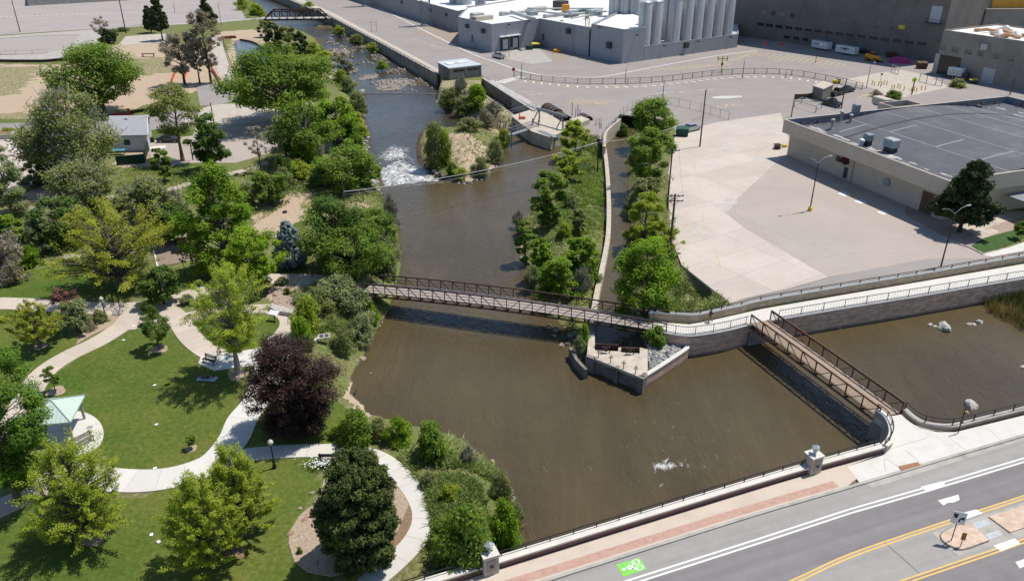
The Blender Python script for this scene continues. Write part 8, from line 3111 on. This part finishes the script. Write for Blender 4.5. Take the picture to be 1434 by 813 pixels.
MB().box((0,0,2.45),(1.5,1.5,.12),.3).build("cap",MATS["stucco_tan_dark"],bp_,True)
for i,(x,y,w,lab) in enumerate(((103,365,20,"upper pale stone step at the lawn's top edge"),(107,370,24,"lower pale stone step at the lawn's top edge"),(98,361,14,"uppermost small stone step at the lawn's top edge"))):
 p=P(x,y)
 r=w/2/(FPX/depth(p))
 o=MB().cbox((p.x,p.y,.2+.12*(2 - i)),(r*2,1.1,.4),.15,.08).build("stone_step",MATS["rock_pale"])
 tag(o,lab,"stone step")
lg_=wthing("stone_ledge","long pale stone ledge wall below the red rock garden","ledge",P(395,434))
mb=MB()
q=catmull(W3([(379,431),(388,436),(398,439),(412,441)]),3)
mb.ribbon(q,.9,-.1,.55)
mb.build("stone",MATS["rock_pale"],lg_)
for i,(x,y,lab) in enumerate(((173,476,"small white plate on the lawn nearest the curving tan path"),(216.5,539,"small white plate in the middle of the main lawn"),(219,594,"small white plate in the lower main lawn near the white path"),(212,748,"small white plate on the bottom lawn beside the mulched tree"),(222,758,"tilted white plate on the bottom lawn in the tree's shade"),(187,456,"white paper scrap lying on the path junction"),(217,655,"tiny white plate on the edge of the white path"))):
 o=MB().cbox((*P(x,y).to_2d(),.02),(.34,.26,.06),i*.6,.02).build("utility_cover",MATS["trim_white"])
 tag(o,lab,"utility cover")
pd2=P(110,598,.04)
tag(MB().box((pd2.x+1.1,pd2.y,.045),(.55,.55,.02),.3).build("drain_cover",MATS["metal_galv"]),"square grey drain cover on the round shelter pad","drain cover")
mk_=thing("survey_marker","white upright concrete marker on the strip's rocky point","marker",G(761,316),.3)
MB().cbox((0,0,.6),(.55,.35,1.2),0,.08).build("block",MATS["rock_pale"],mk_,True)
MB().box((0,0,0),(.9,.7,.2)).build("footing",MATS["concrete_weathered"],mk_,True)
mk_=thing("survey_marker","small grey concrete marker on the grassy strip under the cable","marker",G(811,235),.1)
MB().cbox((0,0,.6),(.5,.35,1.2),0,.08).build("block",MATS["concrete_mid"],mk_,True)
MB().box((0,0,0),(.9,.7,.2)).build("footing",MATS["concrete_weathered"],mk_,True)
pb=wthing("planter_box","long low concrete planter box at the left edge of the pale yard","planter",P(5,192))
a,b2,c2,d2=P(-40,197),P(19,194.5),P(26,187),P(-40,189)
MB().prism([a,b2,c2,d2],0,1.0).build("box",MATS["concrete_mid"],pb)
MB().prism([a.lerp(c2,.05),b2.lerp(d2,.06),c2.lerp(a,.05),d2.lerp(b2,.06)],.9,1.02).build("soil",MATS["mulch"],pb)
tq=thing("garden_shed","small turquoise tarp covered bench in the fenced yard below the house","bench",P(166,216))
MB().cbox((0,0,.9),(2.8,1.2,.12),.1,.04).build("cover",MATS["turquoise"],tq,True)
for sx in (-1.2,1.2):
 MB().bar((sx,0,0),(sx,0,.85),.1).build("leg",MATS["metal_dark"],tq,True)
tire=thing("tyre","black tyre lying on the sandy slope left of the riverside trees","tyre",P(399,297))
MB().lathe((0,0,0),[(.22,.02),(.36,0),(.42,.1),(.36,.2),(.22,.18)],14).build("rubber_ring",MATS["rubber"],tire,True)
tire=thing("wheelie_bin","black wheelie bin lying on the dirt beside the house's fence","bin",P(216,212))
MB().cbox((0,0,.3),(1.0,.55,.55),0,.06).build("body",MATS["rubber"],tire,True)
MB().cbox((.55,0,.3),(.08,.62,.62),0,.02).build("lid",MATS["metal_dark"],tire,True)
tire=thing("wheelie_bin","dark upright bin at the white house's corner","bin",P(214,199))
MB().cbox((0,0,.5),(.6,.7,1.0),0,.06).build("body",MATS["rubber"],tire,True)
MB().cbox((0,0,1.04),(.66,.76,.08),0,.02).build("lid",MATS["metal_dark"],tire,True)
bk=thing("bicycle_rack","blue and black bicycle leaning at the short dark post on the dirt lot","bicycle",P(265,204),.5)
for x in (-.5,.5):
 mb=MB()
 for i in range(14):
  a,b2=2*math.pi*i/14,2*math.pi*(i+1)/14
  mb.bar((x+.33*math.cos(a),0,.33+.33*math.sin(a)),(x+.33*math.cos(b2),0,.33+.33*math.sin(b2)),.05)
 mb.build("wheel",MATS["rubber"],bk,True)
mb=MB()
for a,b2 in (((-.5,0,.33),(-.1,0,.35)),((-.5,0,.33),(-.2,0,.8)),((-.2,0,.85),(-.1,0,.35)),((-.2,0,.8),(.38,0,.8)),((-.1,0,.35),(.38,0,.75)),((.38,0,.95),(.5,0,.33))):
 mb.bar(a,b2,.06)
mb.bar((.38,-.28,.98),(.38,.28,.98),.04)
mb.build("frame",MATS["paint_blue"],bk,True)
MB().cbox((-.2,0,.9),(.26,.16,.07),0,.02).build("saddle",MATS["rubber"],bk,True)
# white house by the dirt lot
hs=wthing("house","small grey house with white gable trim and pale shingle roof","house",P(190,205))
h0,h1=P(160,212),P(209,211)        # front wall foot
h2=P(213,188)
h3=h0+(h2 - h1)
EZ=3.6
MB().prism([h0,h1,h2,h3],0,EZ).build("wall",MATS["siding_grey"],hs)
rmid0,rmid1=h0.lerp(h3,.5),h1.lerp(h2,.5)
exd=(h1 - h0).normalized()
fvd=(h0 - h3).normalized()
RZH=EZ+2.3
rfm=MB()
A,B_3,C3,D3=up(h0+fvd*.5 - exd*.4,EZ - .12),up(h1+fvd*.5+exd*.4,EZ - .12),up(h2 - fvd*.5+exd*.4,EZ - .12),up(h3 - fvd*.5 - exd*.4,EZ - .12)
r0,r1=up(rmid0 - exd*.4,RZH),up(rmid1+exd*.4,RZH)
dn=Vector((0,0,-.16))
rfm.add([A,B_3,r1,r0,C3,D3,A+dn,B_3+dn,r1+dn,r0+dn,C3+dn,D3+dn],[(0,1,2,3),(3,2,4,5),(9,8,7,6),(11,10,8,9),(0,6,7,1),(4,10,11,5)])
hr=rfm.build("roof",MATS["shingle_grey"],hs)
gm=MB()
gm.add([up(h1+exd*.01,EZ - .05),up(h2+exd*.01,EZ - .05),up(rmid1+exd*.01,RZH - .2),up(h1 - exd*.12,EZ - .05),up(h2 - exd*.12,EZ - .05),up(rmid1 - exd*.12,RZH - .2)],[(0,1,2),(5,4,3),(0,3,4,1),(1,4,5,2),(2,5,3,0)])
gm.build("gable",MATS["trim_white"],hs)
tm=MB()
for a,b2 in ((B_3,r1),(r1,C3)):
 tm.bar(a+exd*.06+Vector((0,0,-.08)),b2+exd*.06+Vector((0,0,-.08)),.1,.32)
tm.bar(up(h1+exd*.06+fvd*.02,0),up(h1+exd*.06+fvd*.02,EZ),.2)
tm.build("trim",MATS["trim_white"],hs)
# dormer-like cross gable on the front slope
cgm=rmid0.lerp(rmid1,.45)
d0=cgm+fvd*1.6
cg=MB()
k0,k1,k2=up(d0 - exd*2.6,EZ+.75),up(d0+exd*2.6,EZ+.75),up(d0,RZH - .2)
e2=up(cgm - fvd*.2,RZH - .12)
cg.add([k0,k1,k2,up(cgm - exd*2.4,EZ+1.2),up(cgm+exd*2.4,EZ+1.2),e2],[(0,1,2),(0,2,5,3),(1,4,5,2)])
cg.build("cross_gable",MATS["shingle_grey"],hr)
wq=h0.lerp(h1,.42)+fvd*.03
wn_=MB().bar(up(wq - exd*.7,1.9),up(wq+exd*.7,1.9),.1,1.3).build("window",MATS["window_dark"],hs)
mb=MB()
for z in (1.22,2.58):
 mb.bar(up(wq - exd*.8+fvd*.05,z),up(wq+exd*.8+fvd*.05,z),.1)
for s in (-.75,.75):
 mb.bar(up(wq+exd*s+fvd*.05,1.2),up(wq+exd*s+fvd*.05,2.6),.1)
mb.build("frame",MATS["trim_white"],wn_)
slab("house_slab",[(210,206),(232,203),(232,207),(211,210)],.03,"concrete_white")
# people
def person(label,loc,rz,joints,rad,skin,clothes,hair,lying=False):
 """one skinned body; clothes are skinned shells over the same skeleton"""
 t=thing("person",label,"person",loc,rz)
 def skinned(name,names,edges,m,grow,sub=1):
  idx={n_:i for i,n_ in enumerate(names)}
  me=bpy.data.meshes.new(name)
  me.from_pydata([joints[n_] for n_ in names],[(idx[a],idx[b2]) for a,b2 in edges],[])
  o=addobj(name,me,t)
  me.materials.append(m)
  md_=o.modifiers.new("skin","SKIN")
  for i,n_ in enumerate(names):
   r=rad[n_]+grow
   me.skin_vertices[0].data[i].radius=(r,r*(.72 if n_ in ("pelvis","belly","chest") else 1))
  me.skin_vertices[0].data[0].use_root=True
  md_.use_smooth_shade=True
  s_=o.modifiers.new("sub","SUBSURF")
  s_.levels=s_.render_levels=sub
  return o
 body=["pelvis","belly","chest","neck","head","crown"]
 edges=[("pelvis","belly"),("belly","chest"),("chest","neck"),("neck","head"),("head","crown")]
 for s in "lr":
  body+=[s+"sh",s+"el",s+"wr",s+"palm"]+[s+"f%d" % k for k in range(5)]+[s+"g%d" % k for k in range(5)]+[s+"hip",s+"kn",s+"an",s+"toe"]
  edges+=[("chest",s+"sh"),(s+"sh",s+"el"),(s+"el",s+"wr"),(s+"wr",s+"palm"),("pelvis",s+"hip"),(s+"hip",s+"kn"),(s+"kn",s+"an"),(s+"an",s+"toe")]
  for k in range(5):
   edges+=[(s+("palm" if k else "wr"),s+"f%d" % k),(s+"f%d" % k,s+"g%d" % k)]
 b_=skinned("body",body,edges,skin,0,2)
 for nm,names,eds,m in clothes:
  skinned(nm,names,eds,m,.022 if nm !="shoe" else .015,2)
 # face and hair
 hd,cr_=Vector(joints["head"]),Vector(joints["crown"])
 ax=(cr_ - hd).normalized()
 fw_=Vector(joints["face"])
 sdv=ax.cross(fw_).normalized()
 hb=bmesh.new()
 bmesh.ops.create_uvsphere(hb,u_segments=14,v_segments=9,radius=.112)
 ctr_=hd.lerp(cr_,.62) - fw_*.018
 for v in hb.verts:
  v.co=v.co*1.0+ctr_
 bmesh.ops.delete(hb,geom=[v for v in hb.verts if (v.co - ctr_).dot(ax)<-.035 and (v.co - ctr_).dot(fw_)>-.05 or ((v.co - ctr_).dot(fw_)>.07 and (v.co - ctr_).dot(ax)<.05)],context="VERTS")
 me=bpy.data.meshes.new("hair")
 hb.to_mesh(me)
 hb.free()
 me.materials.append(hair)
 addobj("hair",me,t)
 fm=MB()
 for s in (-1,1):
  e_=hd.lerp(cr_,.45)+fw_*.098+sdv*.035*s
  fm.lathe(e_ - Vector((0,0,.012)),[(.004,0),(.013,.008),(.013,.016),(.004,.024)],8)
 fm.build("eye",MATS["rubber"],t,True)
 return t
def standing(stride=.0,arm=.06,face=(0,-1,0),up_arm=False):
 f=Vector(face)
 J=dict(pelvis=(0,0,.95),belly=(0,0,1.12),chest=(0,0,1.36),neck=(0,0,1.50),head=(0,-.015,1.57),crown=(0,-.01,1.70),face=face)
 R_=dict(pelvis=.155,belly=.14,chest=.165,neck=.055,head=.085,crown=.085)
 for s,sx in (("l",1),("r",-1)):
  sw=stride*sx
  J[s+"sh"],R_[s+"sh"]=(sx*.19,0,1.42),.062
  J[s+"el"],R_[s+"el"]=(sx*(.23+arm),sw*.25,1.12),.045
  J[s+"wr"],R_[s+"wr"]=(sx*(.23+arm),sw*.45 - .06,.88),.03
  J[s+"palm"],R_[s+"palm"]=(sx*(.22+arm),sw*.47 - .07,.80),.034
  for k in range(5):
   y=-.07+(k - 2.5)*.021+sw*.47
   ln=(.05,.075,.085,.08,.06)[k]
   z0=.84 if k==0 else .765
   J[s+"f%d" % k],R_[s+"f%d" % k]=(sx*(.215+arm),y - (.03 if k==0 else 0),z0 - ln*.35),.010
   J[s+"g%d" % k],R_[s+"g%d" % k]=(sx*(.20+arm),y - (.035 if k==0 else .005),z0 - ln),.008
  J[s+"hip"],R_[s+"hip"]=(sx*.09,0,.88),.10
  J[s+"kn"],R_[s+"kn"]=(sx*.10,-sw*.42 - .02,.49),.065
  J[s+"an"],R_[s+"an"]=(sx*.10,-sw*.62+(.1 if sw<0 else 0),.09),.045
  J[s+"toe"],R_[s+"toe"]=(sx*.12,-sw*.62 - .17+(.1 if sw<0 else 0),.04),.038
 return J,R_
SK=mat("skin",(.45,.27,.19),.6,.05,4)
SH=["chest","belly","lsh","rsh","lel","rel","pelvis"]
SE=[("chest","belly"),("belly","pelvis"),("chest","lsh"),("chest","rsh"),("lsh","lel"),("rsh","rel")]
TR=["pelvis","lhip","rhip","lkn","rkn","lan","ran"]
TE=[("pelvis","lhip"),("pelvis","rhip"),("lhip","lkn"),("rhip","rkn"),("lkn","lan"),("rkn","ran")]
SS=TR[:5]
SSE=TE[:4]
def shoes(s):return ("shoe",[s+"an",s+"toe"],[(s+"an",s+"toe")],MATS["rubber"])
J,R_=standing(.0)
dpt=bA.lerp(bB,.965)
pp3=P(911,449,.05)
person("person in a pale blue shirt standing on the footbridge's right end",(pp3.x,pp3.y,.02),.3,J,R_,SK,[("shirt",SH,SE,mat("shirt_blue",(.45,.55,.72),.9,.05,4)),("trousers",TR,TE,mat("trousers_grey",(.30,.30,.32),.9,.05,4)),shoes("l"),shoes("r")],mat("hair_dark",(.03,.02,.015),.8,.1,5))
J,R_=standing(.45)
pp3=P(994.5,450.5,.03)
person("person in a black top and tan shorts walking on the river walk",(pp3.x,pp3.y,.025),1.9,J,R_,SK,[("shirt",SH,SE,MATS["car_black"]),("shorts",SS,SSE,mat("shorts_tan",(.28,.20,.13),.9,.05,4)),shoes("l"),shoes("r")],MATS["hair_dark"])
# someone lying on their back on a pale blue towel
tw_c=P(290,529.5)
tow=MB()
tow.cbox((0,0,.03),(2.15,.85,.05),0,.02)
tw=thing("towel","pale blue towel spread on the lawn in the shade of the tall ash","towel",(tw_c.x,tw_c.y,-.05),-.08)
tow.build("cloth",mat("towel_blue",(.45,.56,.68),.95,.08,6),tw,True)
mb=MB()
for y in (-.36,.36):
 mb.box((0,y,.058),(2.1,.06,.006))
mb.build("border",MATS["trim_white"],tw,True)
J,R_=standing(.0,.05)
Jl={k:((-v[2]+.86,v[0],-v[1]+.2) if k !="face" else (0,0,1)) for k,v in J.items()}
person("person in dark clothes lying on the pale blue towel on the lawn",(tw_c.x,tw_c.y,-.02),-.08,Jl,R_,SK,[("shirt",SH,SE,MATS["car_black"]),("shorts",SS,SSE,mat("shorts_navy",(.03,.035,.06),.9,.05,4)),shoes("l"),shoes("r")],mat("hair_brown",(.08,.04,.02),.8,.1,5))
# a dark goose on the wet sand
gs=thing("goose","small dark goose standing on the wet sand by the beach","goose",G(497,553),.8)
me=bpy.data.meshes.new("goose_body")
me.from_pydata([(-.30,0,.34),(-.12,0,.36),(.12,0,.38),(.22,0,.52),(.27,0,.70),(.36,0,.72),(.44,0,.70),(0,.07,.24),(0,.07,.02),(.1,.08,.012),(0,-.07,.24),(0,-.07,.02),(.1,-.08,.012)],[(0,1),(1,2),(2,3),(3,4),(4,5),(5,6),(1,7),(7,8),(8,9),(1,10),(10,11),(11,12)],[])
o=addobj("body",me,gs)
me.materials.append(mat("feather_dark",(.07,.06,.05),.9,.2,6))
o.modifiers.new("skin","SKIN").use_smooth_shade=True
for i,r in enumerate((.05,.13,.12,.055,.045,.05,.02,.025,.016,.022,.025,.016,.022)):
 me.skin_vertices[0].data[i].radius=(r,r)
me.skin_vertices[0].data[1].use_root=True
o.modifiers.new("sub","SUBSURF").levels=1
# daylight
EL=math.radians(66)
sv=Vector((.90,.436,0)).normalized()*math.cos(EL)
to_sun=Vector((sv.x,sv.y,math.sin(EL)))
sun=bpy.data.objects.new("sun",bpy.data.lights.new("sun","SUN"))
COL.objects.link(sun)
sun.rotation_euler=(-to_sun).to_track_quat("-Z","Y").to_euler()
sun.location=(0,0,120)
sun.data.energy=4.1
sun.data.angle=math.radians(.53)
sun.data.color=(1.0,.945,.86)
w=bpy.data.worlds.new("World")
scn.world=w
w.use_nodes=True
nt=w.node_tree
sky=nt.nodes.new("ShaderNodeTexSky")
sky.sky_type="NISHITA"
sky.sun_disc=False
sky.sun_elevation=EL
sky.sun_rotation=math.atan2(to_sun.x,to_sun.y)
sky.altitude=1700
nt.links.new(sky.outputs[0],nt.nodes["Background"].inputs["Color"])
nt.nodes["Background"].inputs["Strength"].default_value=0.12
vs_=scn.view_settings
vs_.view_transform="Standard"
vs_.look="None"
vs_.gamma=1
vs_.exposure=0.34
vs_.use_curve_mapping=False
scn.cycles.max_bounces=6
scn.cycles.diffuse_bounces=4
scn.cycles.transmission_bounces=4
scn.cycles.use_denoising=True
scn.cycles.sample_clamp_indirect=4
